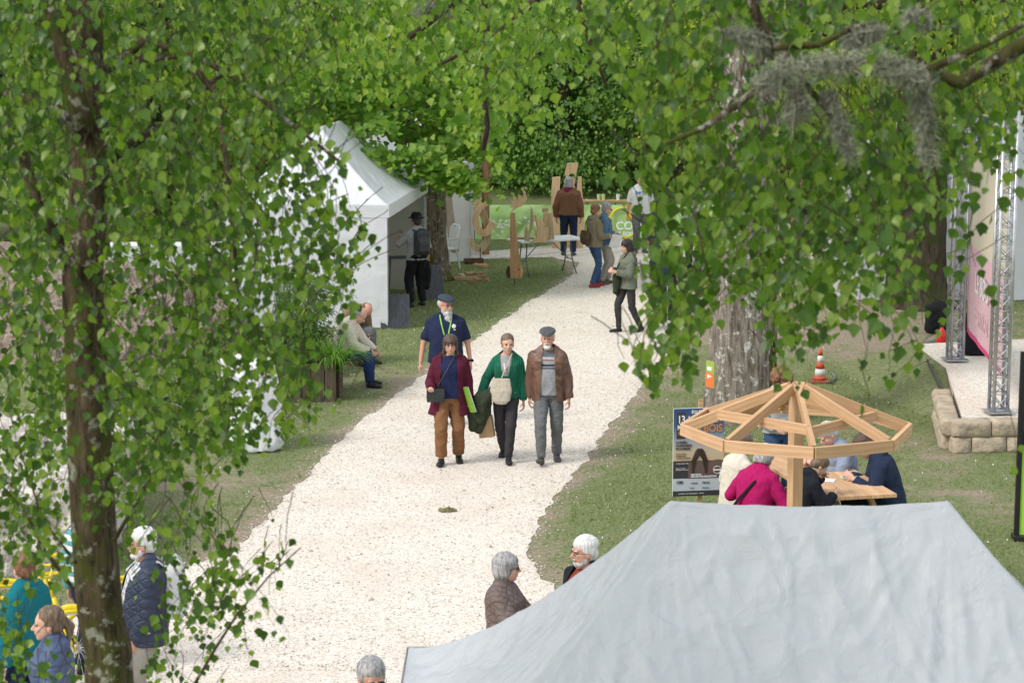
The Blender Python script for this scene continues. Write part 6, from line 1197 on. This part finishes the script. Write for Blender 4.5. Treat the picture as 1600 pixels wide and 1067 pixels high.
# curling sculpture on a rod
base = at(749, 412); t = thing('wood_sculpture', base, 0, 'curling pale wood sculpture on a thin rod, right of the tall brown rod', 'wood sculpture'); sc_ = F / (base.y / cp)
m_ = MB(); m_.smooth = False; band(m_, px2([(765, 316), (750, 326), (743, 344), (750, 362), (761, 362), (771, 347)], 749, 412, sc_), [.03, .06, .07, .078, .078, .085], .18)
m_.build('upper_curl', OAKZ, t); m_ = MB(); band(m_, px2([(743, 316), (753, 333), (760, 352), (761, 374), (753, 389), (741, 387), (735, 372)], 749, 412, sc_), [.09, .085, .065, .075, .08, .065, .03], .15, .17); m_.build('lower_curl', WGREY, t); m_ = MB(); m_.tube([(0.02, .03, 0), (.02, .03, .35)], .012, 8); m_.build('rod', STEEL, t)
# tall rod shaped carving
base = at(724, 405); t = thing('wood_sculpture', base, 0, 'slender dark brown carved rod in front of the white cloth panel', 'wood sculpture'); m_ = MB(); band(m_, px2([(715, 296), (717, 320), (720, 345), (724, 384)], 724, 405, F / (base.y / cp)), [.055, .06, .075, .05], .11); m_.build('carved_rod', CEDZ, t); m_ = MB(); m_.tube([(0, 0, 0), (0, 0, .32)], .01, 8); m_.build('rod', STEEL, t)
# square post
base = at(759, 398); t = thing('square_post', base, 25, 'tall square larch post rising into the leaves, behind the curling sculpture', 'wooden post'); bobj('post', (0, 0, 0), (0, 0, 2.75), .13, .13, CEDAR, t, (1, 0, 0)); m_ = MB(); m_.box((.0, -.069, 1.15), (.04, .006, .05)); m_.build('blue_tag', BLU, t)
# guitar-like sculpture with fish crown
base = at(804, 447); t = thing('wood_sculpture', base, 0, 'tall larch sculpture with a fish-shaped crown and rounded foot, left of the white table', 'wood sculpture'); s_ = F / (base.y / cp); m_ = MB(); band(m_, px2([(801, 333), (802, 360), (804, 395), (805, 415), (805, 434)], 804, 447, s_), [.045, .065, .09, .11, .10], .12); m_.build('shaft', CEDZ, t)
m_ = MB()
for pl in ([(798, 333), (806, 326), (816, 322), (823, 312), (821, 300), (814, 294), (818, 304), (815, 311), (810, 303), (809, 315), (802, 302), (802, 316), (797, 311), (799, 318), (797, 325), (802, 325)],): m_.prism([(x, z) for x, z in px2(pl, 804, 447, s_)][::-1], .05)
m_.build('fish_crown', OAKZ, t)
for dx in (-.12, .12): m_ = MB(); band(m_, px2([(804 + dx * 76, 416), (804 + dx * 80, 425), (804 + dx * 70, 434)], 804, 447, s_), [.02, .05, .03], .06, .02); m_.build('foot_cheek', BARKW if dx < 0 else OAKZ, t)
m_ = MB(); m_.tube([(0, 0, 0), (0, 0, .2)], .01, 8); m_.build('rod', STEEL, t)
# folding table with carvings
base = at(853, 428); t = thing('folding_table', base, 28, 'white plastic folding table with grey tubular legs, holding fish carvings', 'table'); m_ = MB(); m_.box((0, 0, .735), (1.55, .72, .045), None, .02); m_.build('tabletop', M('white plastic', (.82, .83, .85), rough=.4), t)
GT = M('grey tube', (.16, .165, .17), rough=.4, metal=.4)
for s_ in (-1, 1):
    for q in (-1, 1): m_ = MB(); m_.smooth = True; m_.tube([(s_ * .52, q * .12, .71), (s_ * .55, q * .14, .35), (s_ * .56, q * .20, .18), (s_ * .57, q * .32, .0)], .014, 8); m_.build('leg', GT, t)
    m_ = MB(); m_.tube([(s_ * .555, -.14, .30), (s_ * .555, .14, .30)], .011, 6); m_.tube([(s_ * .55, 0, .30), (s_ * .12, 0, .70)], .010, 6); m_.build('brace', GT, t)
def fish(name, px, py, D, poly, th, mat, label, rot=0):
    b_ = atD(px, py, D); s_ = F / (D / cp + 0); m_ = MB(); m_.prism([((x - px) / s_, (py - y) / s_) for x, y in poly][::-1], th); o = m_.build(name, mat); o.location = b_; o.rotation_euler = (0, 0, R_(rot)); md = o.modifiers.new('bevel', 'BEVEL'); md.width = .008; md.segments = 2; return tag(recalc(o), label, 'wood carving')
zt = base.y
fish('fish_carving', 844, 379, 43.6, [(830, 379), (833, 374), (838, 370), (836, 362), (830, 352), (836, 356), (841, 362), (836, 343), (836, 336), (846, 344), (856, 358), (856, 372), (851, 379)], .10, OAKZ, 'broad pale fish carving, largest on the white table', 8)
fish('fish_carving', 824, 376, 43.8, [(820, 376), (819, 362), (822, 352), (826, 362), (828, 350), (829, 338), (829, 322), (833, 330), (834, 345), (832, 356), (828, 366), (828, 376)], .06, WGREY, 'slim grey-brown fish carving at the left end of the white table', 0)
fish('fish_carving', 861, 374, 43.9, [(852, 374), (849, 360), (849, 332), (862, 332), (862, 345), (864, 352), (866, 374)], .09, OAKZ, 'upright pale plank carving at the right end of the white table', 10)
fish('fish_carving', 866, 374, 43.7, [(858, 374), (860, 360), (857, 345), (859, 334), (864, 350), (866, 374)], .05, WGREY, 'narrow curved pale carving in front of the upright plank carving', 10)
flatitem('display_card', 852, 332, 1.25, .12, .09, 10, M('printed card', (.25, .45, .25), (.6, .2, .1), 20), 'small green card propped above the carvings', 'card', .09)
b_ = bobj('wooden_board', (-.25, 0, 0), (.25, 0, 0), .12, .03, OAKP, None); b_.location = at(824, 372, .78); tag(b_, 'thin wooden board lying at the left end of the white table', 'board')
# three plank sculptures beyond
base = at(893, 398); D = base.y + 5; s_ = F / (D / cp)
for nm, poly, cx, lab in (('a', [(884, 398), (884, 300), (886, 285), (882, 272), (886, 256), (903, 256), (899, 275), (897, 290), (900, 300), (902, 398)], 893, 'tallest of the pale plank sculptures, with a round hole near its top'), ('b', [(862, 398), (861, 300), (863, 278), (875, 277), (874, 300), (874, 398)], 868, 'pale plank sculpture at the left of the holed plank'), ('c', [(901, 398), (903, 330), (900, 300), (903, 277), (908, 277), (909, 300), (913, 330), (911, 398)], 906, 'pale wavy plank sculpture at the right of the holed plank')):
    bs = at(cx, 388); D = bs.y; s2 = F / (D / cp); poly = [(x, y if y < 390 else 388) for x, y in poly]; m_ = MB(); m_.prism([((x - cx) / s2, (388 - y) / s2) for x, y in poly][::-1], .08); o = recalc(m_.build('plank_sculpture', OAKZ)); o.location = bs; tag(o, lab, 'plank sculpture', None)
    if nm == 'a':
        cu = MB(); cu.lathe([(.075, -.2), (.075, .2)], n=20, M=Matrix.Rotation(R_(90), 3, 'X'), c=(0, 0, (388 - 277) / s2)); cq = cu.build('cutter', OAKZ); bl_ = o.modifiers.new('hole', 'BOOLEAN'); bl_.object = cq; bl_.solver = 'EXACT'; cq.location = bs
        dg = bpy.context.evaluated_depsgraph_get(); me = bpy.data.meshes.new_from_object(o.evaluated_get(dg)); o.modifiers.clear(); o.data = me; me.name = 'plank_sculpture'; bpy.data.objects.remove(cq)
# split logs and offcuts by the maple
for i, (px, py, L_, r_, rot, mt, lab) in enumerate(((740, 412, .42, .09, 10, BARKW, 'dark bark-covered log slab behind the pile of split logs'), (752, 418, .34, .07, -25, OAKP, 'pale split half log on top of the dark slab'), (728, 438, .50, .06, 12, OAKP, 'longest pale split log at the front left of the pile'), (745, 440, .22, .06, 60, CEDAR, 'reddish split log in the middle of the pile'), (755, 436, .28, .06, -35, OAKP, 'pale split log at the right of the pile'),
     (735, 430, .26, .06, 35, OAKP, 'pale split log at the back of the pile'), (720, 434, .2, .07, 75, WGREY, 'greyish split log at the left end of the pile'), (760, 441, .16, .05, 80, OAKP, 'short pale offcut at the right end of the pile'), (748, 430, .18, .05, 15, OAKP, 'short pale offcut behind the reddish split log'), (738, 443, .14, .05, -20, CEDAR, 'small reddish offcut in front of the pile'))):
    m_ = MB(); n_ = 7; pr = [(r_ * math.cos(a_) * random.uniform(.8, 1.15), max(-.02, r_ * math.sin(a_) * random.uniform(.8, 1.15))) for a_ in np.linspace(-.3, 3.45, n_)]; m_.prism(pr[::-1], L_, Matrix.Rotation(R_(90), 3, 'Z')); o = recalc(m_.build('split_log', mt)); o.location = at(px, py, 0) + Vector((0, 0, .025)); o.rotation_euler = (R_(random.uniform(-8, 8)), 0, R_(rot)); tag(o, lab, 'split log', 'split logs by the maple')
# white plastic chair behind the maple trunk
base = at(694, 425); t = thing('plastic_chair', base + Vector((.0, .6, 0)), -60, 'white plastic garden chair partly behind the maple trunk', 'chair'); WP = M('white garden plastic', (.7, .71, .73), rough=.4)
m_ = MB(); m_.box((0, 0, .43), (.44, .42, .03), None, .01); m_.build('seat', WP, t); m_ = MB(); m_.tube([(-.2, .2, .43), (-.21, .26, .85), (-.12, .28, .93), (.12, .28, .93), (.21, .26, .85), (.2, .2, .43)], .022, 8)
for k_ in range(5): m_.tube([(-.14 + .07 * k_, .21, .44), (-.14 + .07 * k_, .275, .9)], .014, 6)
m_.build('backrest', WP, t)
for sx, sy in ((-1, -1), (1, -1), (-1, 1), (1, 1)): m_ = MB(); m_.tube([(sx * .19, sy * .18, .42), (sx * .24, sy * .24, 0)], [.024, .018], 8); m_.build('leg', WP, t)
for sx in (-1, 1): m_ = MB(); m_.tube([(sx * .22, -.18, .42), (sx * .24, -.2, .64), (sx * .24, .2, .66)], .018, 8); m_.build('armrest', WP, t)
# slate sample boards
SLATE = M('blue grey slate', (.05, .058, .07), (.028, .032, .04), 7, .45, bs=25, bst=.4, spec=.5); SLE = M('slate edge', (.02, .02, .025))
def slates(px, py, rot, w_, h_, tilt, label, rnd=False):
    base = at(px, py); t = thing('slate_board', base, rot, label, 'slate sample board'); Rm = Matrix.Rotation(R_(-tilt), 3, 'X'); m_ = MB(); m_.box(Rm @ Vector((0, .025, h_ / 2)), (w_, .025, h_), Rm); m_.build('backing', PINED, t); m_ = MB(); rows = 7; cols = 4
    for r_ in range(rows):
        for c_ in range(-1, cols + 1):
            cw = w_ / cols; x = -w_ / 2 + cw * (c_ + .5 + (.5 if r_ % 2 else 0)); x0_, x1_ = max(-w_ / 2, x - cw / 2 + .003), min(w_ / 2, x + cw / 2 - .003)
            if x1_ - x0_ < .02: continue
            z0_ = h_ * r_ / rows; hh = h_ / rows * 1.25; c2_ = Vector(((x0_ + x1_) / 2, -.004 - .002 * random.random(), z0_ + hh / 2)); tt = Matrix.Rotation(R_(4), 3, 'X')
            if rnd: pr = [((x1_ - x0_) / 2 * math.cos(a_), -hh * .2 + hh * .3 * math.sin(a_)) for a_ in np.linspace(math.pi, 2 * math.pi, 9)] + [((x1_ - x0_) / 2, hh / 2), (-(x1_ - x0_) / 2, hh / 2)]; m_.prism(pr, .008, Rm @ tt, Rm @ c2_)
            else: m_.box(Rm @ c2_, (x1_ - x0_, .008, hh), Rm @ tt)
    m_.build('slates', SLATE, t); m_ = MB(); m_.beam(Rm @ Vector((.2, .03, h_ * .9)), (.2, .45, 0), .03, .03); m_.build('prop', PINED, t)
slates(618, 514, 6, .52, .60, 18, 'slate-covered board leaning at the right foot of the marquee front'); slates(681, 468, 25, .40, .66, 20, 'fish-scale slate board leaning on the maple trunk behind the hatted man', True)
p_ = at(626, 468); t = thing('work_trestle', p_, 10, 'dark metal slate-cutting trestle just inside the marquee', 'trestle'); m_ = MB(); m_.box((0, 0, .82), (.5, .3, .03)); m_.build('top', STEEL, t)
for sx, sy in ((-1, -1), (1, -1), (-1, 1), (1, 1)): m_ = MB(); m_.tube([(sx * .2, sy * .12, .81), (sx * .26, sy * .2, 0)], .014, 6); m_.build('leg', STEEL, t)
# ================================================================ green event banner along the far edge
GR = M('lime banner cloth', (.42, .62, .27), (.32, .54, .19), 3, .5, bs=4, bst=.4, bd=.05); a_ = at(742, 376); b_ = at(1180, 376); t = thing('event_banner', a_, math.degrees(math.atan2(b_.y - a_.y, b_.x - a_.x)), 'long lime green banner fence with white lettering and a yellow circle', 'banner'); LL = (b_ - a_).length
w_ = wall_mb((0, 0, 0), (LL, 0, 0), .03, .86, 160, 10, .10, 31); w_.build('cloth', GR, t)
sB = F / (a_.y / cp); xx = lambda px: (px - 742) / sB
m_ = MB(); m_.smooth = True; cx_ = xx(973); m_.tube([Vector((cx_ + .36 * math.cos(q), -.08, .45 + .36 * math.sin(q))) for q in np.linspace(.9, 5.9, 30)], .02, 6); m_.ell((cx_ + .12, -.08, .62), (.08, .01, .10)); m_.build('yellow_circle', colr('banner yellow', (.80, .60, .02)), t)
txt('COSYLVA', .27, (cx_ - .2, -.085, .28), WT, t, bold=.006); txt('LE BOIS', .13, (cx_ - .2, -.085, .13), WT, t, bold=.003)
m_ = MB()
rr_ = random.Random(3)
for k_ in range(60): x_ = rr_.choice((.45, .7, 1.0, .4, 1.5, 1.8)) + rr_.gauss(0, .12); z_ = .40 + rr_.gauss(0, .10); a__ = rr_.uniform(0, 6.28); m_.prism([(0, 0), (.05, .018), (.11, 0), (.05, -.018)], .004, Matrix.Rotation(a__, 3, 'Y'), (x_, -.095, z_))
tag(m_.build('white_leaf_print', WT, t), kind='stuff')
for k_ in range(7): m_ = MB(); m_.tube([(LL * k_ / 6, .05, 0), (LL * k_ / 6, .05, .9)], .018, 6); m_.build('stake', STEEL, t)
for px, lab in ((936, 'leftmost of the three pale cups standing along the green banner'), (943, 'middle of the three pale cups standing along the green banner'), (966, 'white cup standing apart, rightmost of the three along the green banner')):
    p_ = at(px, 372) + Vector((0, .25, 0)); o = MB().lathe([(.035, .0), (.05, .14), (.047, .14), (.033, .01)], n=12).build('cup', WHT if px > 960 else colr('pale lime cup', (.5, .6, .3)), None, (p_.x, p_.y, .90)); tag(o, lab, 'cup')
sh_ = MB(); p_ = at(950, 372) + Vector((0, .25, 0)); sh_.box((p_.x, p_.y, .885), (1.2, .25, .03)); 
for q in (-.5, .5): sh_.box((p_.x + q, p_.y, .435), (.04, .04, .87))
tag(sh_.build('drinks_shelf', PINED), 'narrow plank shelf behind the green banner carrying the cups', 'shelf')
for k_, (pl, lab) in enumerate((([(700, 409), (985, 384)], 'front white rope lying along the grass behind the white table'), ([(700, 400), (985, 374)], 'rear white rope lying along the grass behind the white table'))): m_ = MB(); m_.tube([at(*pl[0], .02), at(*pl[1], .02)], .018, 6); tag(m_.build('rope', WHT), lab, 'rope')
# ================================================================ planter with grasses and shrubs
base = at(476, 628); t = thing('timber_planter', base, 8, 'weathered upright-timber planter in front of the white marquee', 'planter'); SLP = woodmat('weathered sleeper', (.17, .13, .095), (.08, .06, .045)); x_ = -.5
while x_ < .42:
    w_ = random.uniform(.13, .2); h_ = random.uniform(.48, .60); bobj('timber', (x_ + w_ / 2, 0, 0), (x_ + w_ / 2, 0, h_), w_ - .012, .10, SLP, t, (0, 1, 0), .008); x_ += w_
for s_ in (-.55, .52): bobj('timber', (s_, .08, .25), (s_, 1.0, .25), .08, .5, SLP, t)
bobj('timber', (-.55, 1.0, .25), (.52, 1.0, .25), .08, .5, SLP, t); m_ = MB(); m_.box((0, .5, .22), (1.0, .9, .40)); m_.build('soil', M('dark soil', (.05, .035, .025), rough=1, bs=30), t)
STRAP = leafmat('strap leaf', [(.09, .20, .03), (.14, .28, .04), (.20, .34, .06)], .35, .4); FEATH = leafmat('feathery leaf', [(.06, .12, .03), (.10, .17, .05), (.16, .22, .08)], .35, .5)
def strap_plant(name, base, n, L, wd, label, mat, spread=1.0, upright=.9, droop=1.0, cat='plant'):
    V, Fq = [], []; ns = 7
    for i in range(n):
        a_ = random.uniform(0, 6.28); l_ = L * random.uniform(.6, 1.1); d = Vector((math.cos(a_) * spread * random.uniform(.2, 1), math.sin(a_) * spread * random.uniform(.2, 1), upright)).normalized(); p = Vector((random.gauss(0, .05), random.gauss(0, .05), 0)); sd = Vector((-math.sin(a_), math.cos(a_), 0)); k0 = len(V)
        for j in range(ns + 1):
            w_ = wd * (1 - (j / ns) ** 2) * .5 + .001; V += [tuple(p - sd * w_), tuple(p + sd * w_)]; p = p + d * l_ / ns; d = (d + Vector((d.x * .1, d.y * .1, -.20 * droop * (j + 1) / ns * 1.8))).normalized()
        for j in range(ns): Fq.append((k0 + 2 * j, k0 + 2 * j + 1, k0 + 2 * j + 3, k0 + 2 * j + 2))
    o = link(name, mesh_np(name, np.array(V), np.array(Fq), mat)); o.location = base; return tag(o, label, cat)
bz = base + Vector((0, 0, .42))
strap_plant('daylily_plant', bz + Vector((.40, .15, 0)), 230, .85, .022, 'bright green daylily tuft spilling over the right side of the planter', STRAP, 1.0, 1.0, 1.6); strap_plant('daylily_plant', bz + Vector((-.38, .15, 0)), 150, .7, .018, 'green daylily tuft spilling over the left side of the planter', STRAP, 1.0, 1.0, 1.6)
strap_plant('grass_plant', bz + Vector((-.05, .45, 0)), 260, 1.15, .010, 'tall thin ornamental grass in the middle of the planter', STRAP, .5, 2.2, .7); strap_plant('grass_plant', bz + Vector((-.35, .7, 0)), 200, 1.35, .009, 'tallest wispy grass at the back left of the planter', FEATH, .35, 2.4, .4)
cl = ellip_clumps((0, 0, .75), (.42, .35, .65), 130, .35, .05, gap=.4, seed=6); V, Fq = crown(cl, 34, .055, QUAD, QUAD_F, .8, .3, .5); t = thing('shrub', bz + Vector((-.05, .6, 0)), 0, 'feathery light green shrub at the back of the planter', 'shrub'); link('foliage', mesh_np('foliage', V, Fq, FEATH), t); m_ = MB(); [m_.tube([(0, 0, 0), (random.gauss(0, .12), random.gauss(0, .12), .6), (random.gauss(0, .25), random.gauss(0, .2), 1.2)], [.012, .008, .003], 5) for _ in range(9)]; m_.build('stems', BK_TWIG, t)
# seat under the two seated men, cane
b_ = at(525, 590); t = thing('park_bench', (b_.x - .1, b_.y + .55, 0), 70, 'low wooden bench under the two seated men beside the planter', 'bench'); 
for k_ in range(3): bobj('seat_plank', (-.75, -.14 + .14 * k_, .40), (.75, -.14 + .14 * k_, .40), .13, .035, SLP, t)
for s_ in (-.6, .6): m_ = MB(); m_.box((s_, 0, .19), (.08, .38, .38)); m_.build('leg', SLP, t)
h1 = P_SITC['hand'][0]; m_ = MB(); m_.smooth = True; m_.tube([h1 + Vector((-.06, 0, .05)), h1 + Vector((0, -.02, .06)), at(570, 559, .01)], .012, 8); tag(m_.build('walking_cane', C_BLK), 'thin black walking cane held by the man in the cream jacket', 'walking cane')
# sheet covered thing
base = at(395, 700); t = thing('sheet_covered_table', base, 0, 'white sheet hanging over a tall stand, seen through leaves left of the planter', 'covered stand'); b_ = Blob(); b_.loft([(Vector((.05, 0, .02)), Vector((1, 0, 0)), Vector((0, 1, 0)), .34, .35), (Vector((.02, 0, .5)), Vector((1, 0, 0)), Vector((0, 1, 0)), .34, .32), (Vector((-.05, 0, .95)), Vector((1, 0, 0)), Vector((0, 1, 0)), .36, .30), (Vector((-.08, 0, 1.18)), Vector((1, 0, 0)), Vector((0, 1, 0)), .33, .27)]); b_.fuse('sheet', M('bright white sheet', (.8, .81, .83), rough=.7), t, .02, 2, .04, 4.5, (1, 1, .25), seed=2)
# backpacks, bags, papers
def backpack(P, mat, label, w_=.30, h_=.46, d_=.16, straps=True, front_tag=None, mat2=None):
    k = P['k']; p, Rm = P['spine'](.27); base = P['M'] @ (p + Rm @ Vector((0, .115 + d_ * .5 + .01, 0))); t = thing('backpack', base, P['rot'], label, 'backpack'); b_ = Blob(); b_.box((0, 0, 0), (w_, d_, h_), None, .05); b_.box((0, d_ * .45, -.06), (w_ * .75, .08, h_ * .5), None, .03); b_.ell((0, 0, h_ * .40), (w_ * .42, d_ * .5, .09)); b_.fuse('pack', mat, t, .012, 2, .006, 9)
    for s_ in (-1, 1):
        m_ = MB(); m_.smooth = True; m_.tube([(s_ * .09, -d_ * .4, h_ * .40), (s_ * .10, -d_ * .6 - .03, h_ * .52), (s_ * .105, -d_ * .6 - .14, h_ * .50), (s_ * .12, -d_ * .6 - .24, h_ * .30), (s_ * .15, -d_ * .6 - .20, -.02), (s_ * .16, -d_ * .5 - .06, -h_ * .28)], .022, 8, True, .4); m_.build('strap', mat2 or mat, t)
    return t
backpack(P_HAT, LBL, 'black backpack on the back of the hatted man'); backpack(P_DENIM, M('mustard canvas', (.45, .24, .03), rough=.8), 'mustard yellow backpack on the grey-haired person in denim'); backpack(P_PLAID, M('white grey pack cloth', (.62, .63, .64), rough=.8), 'white and grey backpack on the man in the plaid shirt')
shoulder_bag(P_KHAKI, .02, .20, 1.02, .34, .30, .14, M('brown bag canvas', (.10, .065, .04), (.06, .04, .025), 12, .8), 1, 'brown canvas bag on the back of the woman in khaki', 1.0, True, 1)
b_ = Blob(); b_.chain([Vector((0, 0, .05)), Vector((.02, 0, -.15)), Vector((0, .02, -.42))], [.05, .06, .045]); b_.chain([Vector((-.05, 0, .0)), Vector((-.05, 0, -.35))], [.04, .05]); o = b_.fuse('folded_jacket', C_BLK, None, .01, 2, .012, 9); o.location = P_HAT['hand'][0] + Vector((.0, -.02, 0)); tag(o, 'dark jacket hanging from the hand of the hatted man', 'jacket')
b_ = Blob(); b_.chain([Vector((0, 0, .02)), Vector((.02, 0, -.14)), Vector((0, .02, -.34))], [.06, .075, .05]); o = b_.fuse('folded_jacket', C_DGREEN, None, .01, 2, .012, 9); o.location = P_OLIVE['elbow'][0].lerp(P_OLIVE['wrist'][0], .75) + Vector((.02, -.05, -.02)); tag(o, 'dark green scarf draped over the arm of the dark-haired woman', 'scarf')
shoulder_bag(P_OLIVE, -.26, -.02, .74, .26, .30, .12, C_BLK, 1, 'black cloth bag hanging at the side of the dark-haired woman', 1.0, True)
shoulder_bag(P_RED, -.24, -.05, 1.0, .26, .34, .12, M('red cloth', (.40, .015, .02), rough=.8), 1, 'red bag hanging from the shoulder behind the birch leaves', 1.0, True)
h1 = P_KHAKI['hand'][0]; m_ = MB(); m_.box((0, 0, 0), (.22, .003, .28)); o = m_.build('paper_sheet', WHT); o.location = h1.lerp(P_DENIM['hand'][1], .4) + Vector((.05, -.08, -.10)); o.rotation_euler = (R_(18), R_(10), R_(20)); tag(o, 'white paper sheet held between the khaki and denim pair', 'paper')
b_ = Blob(); b_.ell((0, 0, 0), (.07, .06, .055)); o = b_.fuse('wool_hat', M('grey speckled wool', (.35, .34, .36), (.10, .10, .11), 40, .9), None, .008, 1, .01, 30); o.location = P_QUILT['hand'][1].lerp(P_QUILT['hand'][0], .5) + Vector((.03, -.03, .03)); tag(o, 'grey speckled woollen hat held by the grey-bobbed woman', 'hat')
o = strapline('strap', [P_PINK['spine'](.50)[0] + Vector((-.10, .085, .0)), P_PINK['spine'](.42)[0] + Vector((-.06, .165, 0)), P_PINK['spine'](.22)[0] + Vector((.07, .205, 0)), P_PINK['spine'](.05)[0] + Vector((.17, .19, 0)), P_PINK['spine'](0)[0] + Vector((.23, .10, -.02))], .020, C_BLK, P_PINK['o'])
p, Rm = P_KIDH['spine'](.26); sy_ = .13; m_ = MB(); sp_ = lambda x, z: p + Rm @ Vector((x, sy_, z)); m_.smooth = True
m_.tube([sp_(-.09, .02), sp_(-.03, -.05), sp_(.09, .0), sp_(.04, .07), sp_(-.05, .06), sp_(-.09, .02)], .005, 5); m_.tube([sp_(-.02, -.05), sp_(-.02, -.10)], .004, 5); m_.tube([sp_(.05, -.02), sp_(.05, -.09)], .004, 5); m_.build('neon_print', colr('print turquoise', (.25, .65, .65)), P_KIDH['o'])
m_ = MB(); m_.tube([sp_(-.10, .05), sp_(-.02, .10), sp_(.06, .08)], .005, 5); m_.build('coral_print', colr('print coral', (.8, .2, .12)), P_KIDH['o'])
k = P_TEE['k']; c_ = txt('SuperDry', .085, (-.15, -.20, P_TEE['pz'] + .36 * k), colr('tee blue', (.05, .2, .55)), P_TEE['o'], bold=.004); c_.rotation_euler = (R_(90), R_(-8), 0)
k = P_OLIVE['k']; 
# ================================================================ yellow bicycles, lower left
YEL = M('yellow paint', (.78, .60, .01), (.7, .52, .01), 4, .35, spec=.5); TYRE = M('yellow tyre', (.70, .58, .02), rough=.7)
def bicycle(loc, rotz, label):
    t = thing('bicycle', loc, rotz, label, 'bicycle', 'yellow bicycles'); r_ = .335
    for x_ in (-.52, .52):
        m_ = MB(); m_.smooth = True; m_.tube([(x_ + r_ * math.cos(q), 0, r_ + r_ * math.sin(q)) for q in np.linspace(0, 6.2832, 33)], .020, 8, False); w = m_.build('wheel', TYRE, t); m_ = MB(); m_.smooth = True; m_.tube([(x_ + (r_ - .025) * math.cos(q), 0, r_ + (r_ - .025) * math.sin(q)) for q in np.linspace(0, 6.2832, 33)], .010, 6, False); m_.build('rim', ALU, w)
        m_ = MB(); [m_.tube([(x_ + .02 * math.cos(q + .5), .02 * (-1) ** i, r_ + .02 * math.sin(q + .5)), (x_ + (r_ - .03) * math.cos(q), 0, r_ + (r_ - .03) * math.sin(q))], .0022, 4) for i, q in enumerate(np.linspace(0, 6.05, 22))]; m_.tube([(x_, -.05, r_), (x_, .05, r_)], .022, 8); m_.build('spokes', ALU, w)
        m_ = MB(); m_.smooth = True; m_.tube([(x_ + (r_ + .035) * math.cos(q), 0, r_ + (r_ + .035) * math.sin(q)) for q in np.linspace(.3, 2.9, 16)], .026, 8, True, .5); m_.build('mudguard', YEL, t)
    m_ = MB(); m_.smooth = True; B, Sx, Hd, Rx, Fx = Vector((-.08, 0, .28)), Vector((-.22, 0, .80)), Vector((.33, 0, .78)), Vector((-.52, 0, r_)), Vector((.52, 0, r_)); Hb = Vector((.37, 0, .64))
    m_.tube([B, Sx], .017, 8); m_.tube([B, Hb], .019, 8); m_.tube([Sx * .93 + B * .07, Hd], .016, 8); m_.tube([Hb, Hd], .021, 8)
    for s_ in (-1, 1): o_ = Vector((0, s_ * .055, 0)); m_.tube([B, Rx + o_], .010, 6); m_.tube([Sx * .95 + B * .05, Rx + o_], .009, 6)
    m_.build('frame', YEL, t); m_ = MB(); m_.smooth = True; [m_.tube([Hb + Vector((0, s_ * .02, 0)), Hb + Vector((.03, s_ * .055, -.06)), Fx + Vector((0, s_ * .055, 0))], .012, 8) for s_ in (-1, 1)]; m_.build('fork', YEL, t)
    m_ = MB(); m_.smooth = True; m_.tube([Hd, Hd + Vector((-.03, 0, .16))], .013, 8); m_.tube([(.18, -.28, .98), (.28, -.2, 1.0), (.31, 0, .96), (.28, .2, 1.0), (.18, .28, .98)], .012, 8); m_.build('handlebar', YEL, t)
    b_ = Blob(); b_.ell((-.28, 0, .92), (.11, .09, .03)); b_.ell((-.16, 0, .925), (.10, .035, .025)); b_.cone((-.23, 0, .80), .014, (-.25, 0, .92), .014); b_.fuse('saddle', YEL, t, .01, 1); m_ = MB(); m_.lathe([(.09, -.004), (.09, .004)], (-.08, -.05, .28), 18, Matrix.Rotation(R_(90), 3, 'X')); m_.tube([(-.08, -.07, .28), (.05, -.07, .17)], .010, 6); m_.box((.05, -.11, .17), (.09, .07, .02)); m_.tube([(-.08, .07, .28), (-.21, .07, .39)], .010, 6); m_.box((-.21, .11, .39), (.09, .07, .02)); m_.build('crankset', STEEL, t); return t
bicycle((atD(95, 940, 17.6).x, 17.9, 0), 6, 'yellow bicycle whose front wheel shows just right of the mossy trunk'); bicycle((atD(10, 955, 16.8).x, 17.1, 0), -4, 'yellow bicycle behind the teal jacket at the lower left')
# dark bicycle farther away
b2 = bicycle(tuple(at(205, 715)), 35, 'dark bicycle parked on the grass just right of the mossy trunk'); del b2['group']
def repaint(o):
    for c_ in o.children:
        if c_.type == 'MESH' and c_.data.materials and c_.data.materials[0] in (YEL, TYRE): c_.data.materials[0] = BLKM
        repaint(c_)
repaint(b2)
# ================================================================ limestone rubble wall and gravel heap, far left
LIME_ = M('pale limestone', (.62, .58, .53), (.40, .36, .32), 4, .95, bs=9, bst=1, bd=.08); m_ = Blob()
rr_ = random.Random(9)
a_ = at(-60, 890); b_ = at(232, 850); c_ = at(120, 700); t = thing('limestone_wall', (0, 0, 0), 0, 'rough pale limestone wall behind the mossy trunk at the left edge', 'stone wall')
W0 = [Vector((a_.x, 20.0, 0)), Vector((at(222, 850).x, 20.6, 0)), Vector((at(180, 720).x, 24.5, 0)), Vector((a_.x - .5, 25, 0))]; hh = .85
mb_ = MB(); nn = 60; vs = []
me_ = Blob(); me_.box((sum(v.x for v in W0) / 4, 22.6, hh / 2 - .05), (W0[1].x - W0[0].x, 4.0, hh + .1), Matrix.Rotation(R_(6), 3, 'Z'), .12); me_.fuse('rubble', LIME_, t, .045, 1, .10, 2.2, seed=3)
hp = at(100, 560); me_ = Blob(); me_.ell((0, 0, -.3), (3.4, 3.2, 1.5)); me_.ell((-1.8, .5, -.2), (2.2, 2.5, 1.7)); o = me_.fuse('gravel_heap', M('rubble heap', (.36, .30, .24), (.20, .15, .12), 9, 1, bs=14, bst=1, bd=.08), None, .07, 1, .14, 2.5); o.location = hp + Vector((-.6, 2.5, 0)); tag(o, 'brown grey heap of rubble and gravel behind the left birch', 'rubble heap')
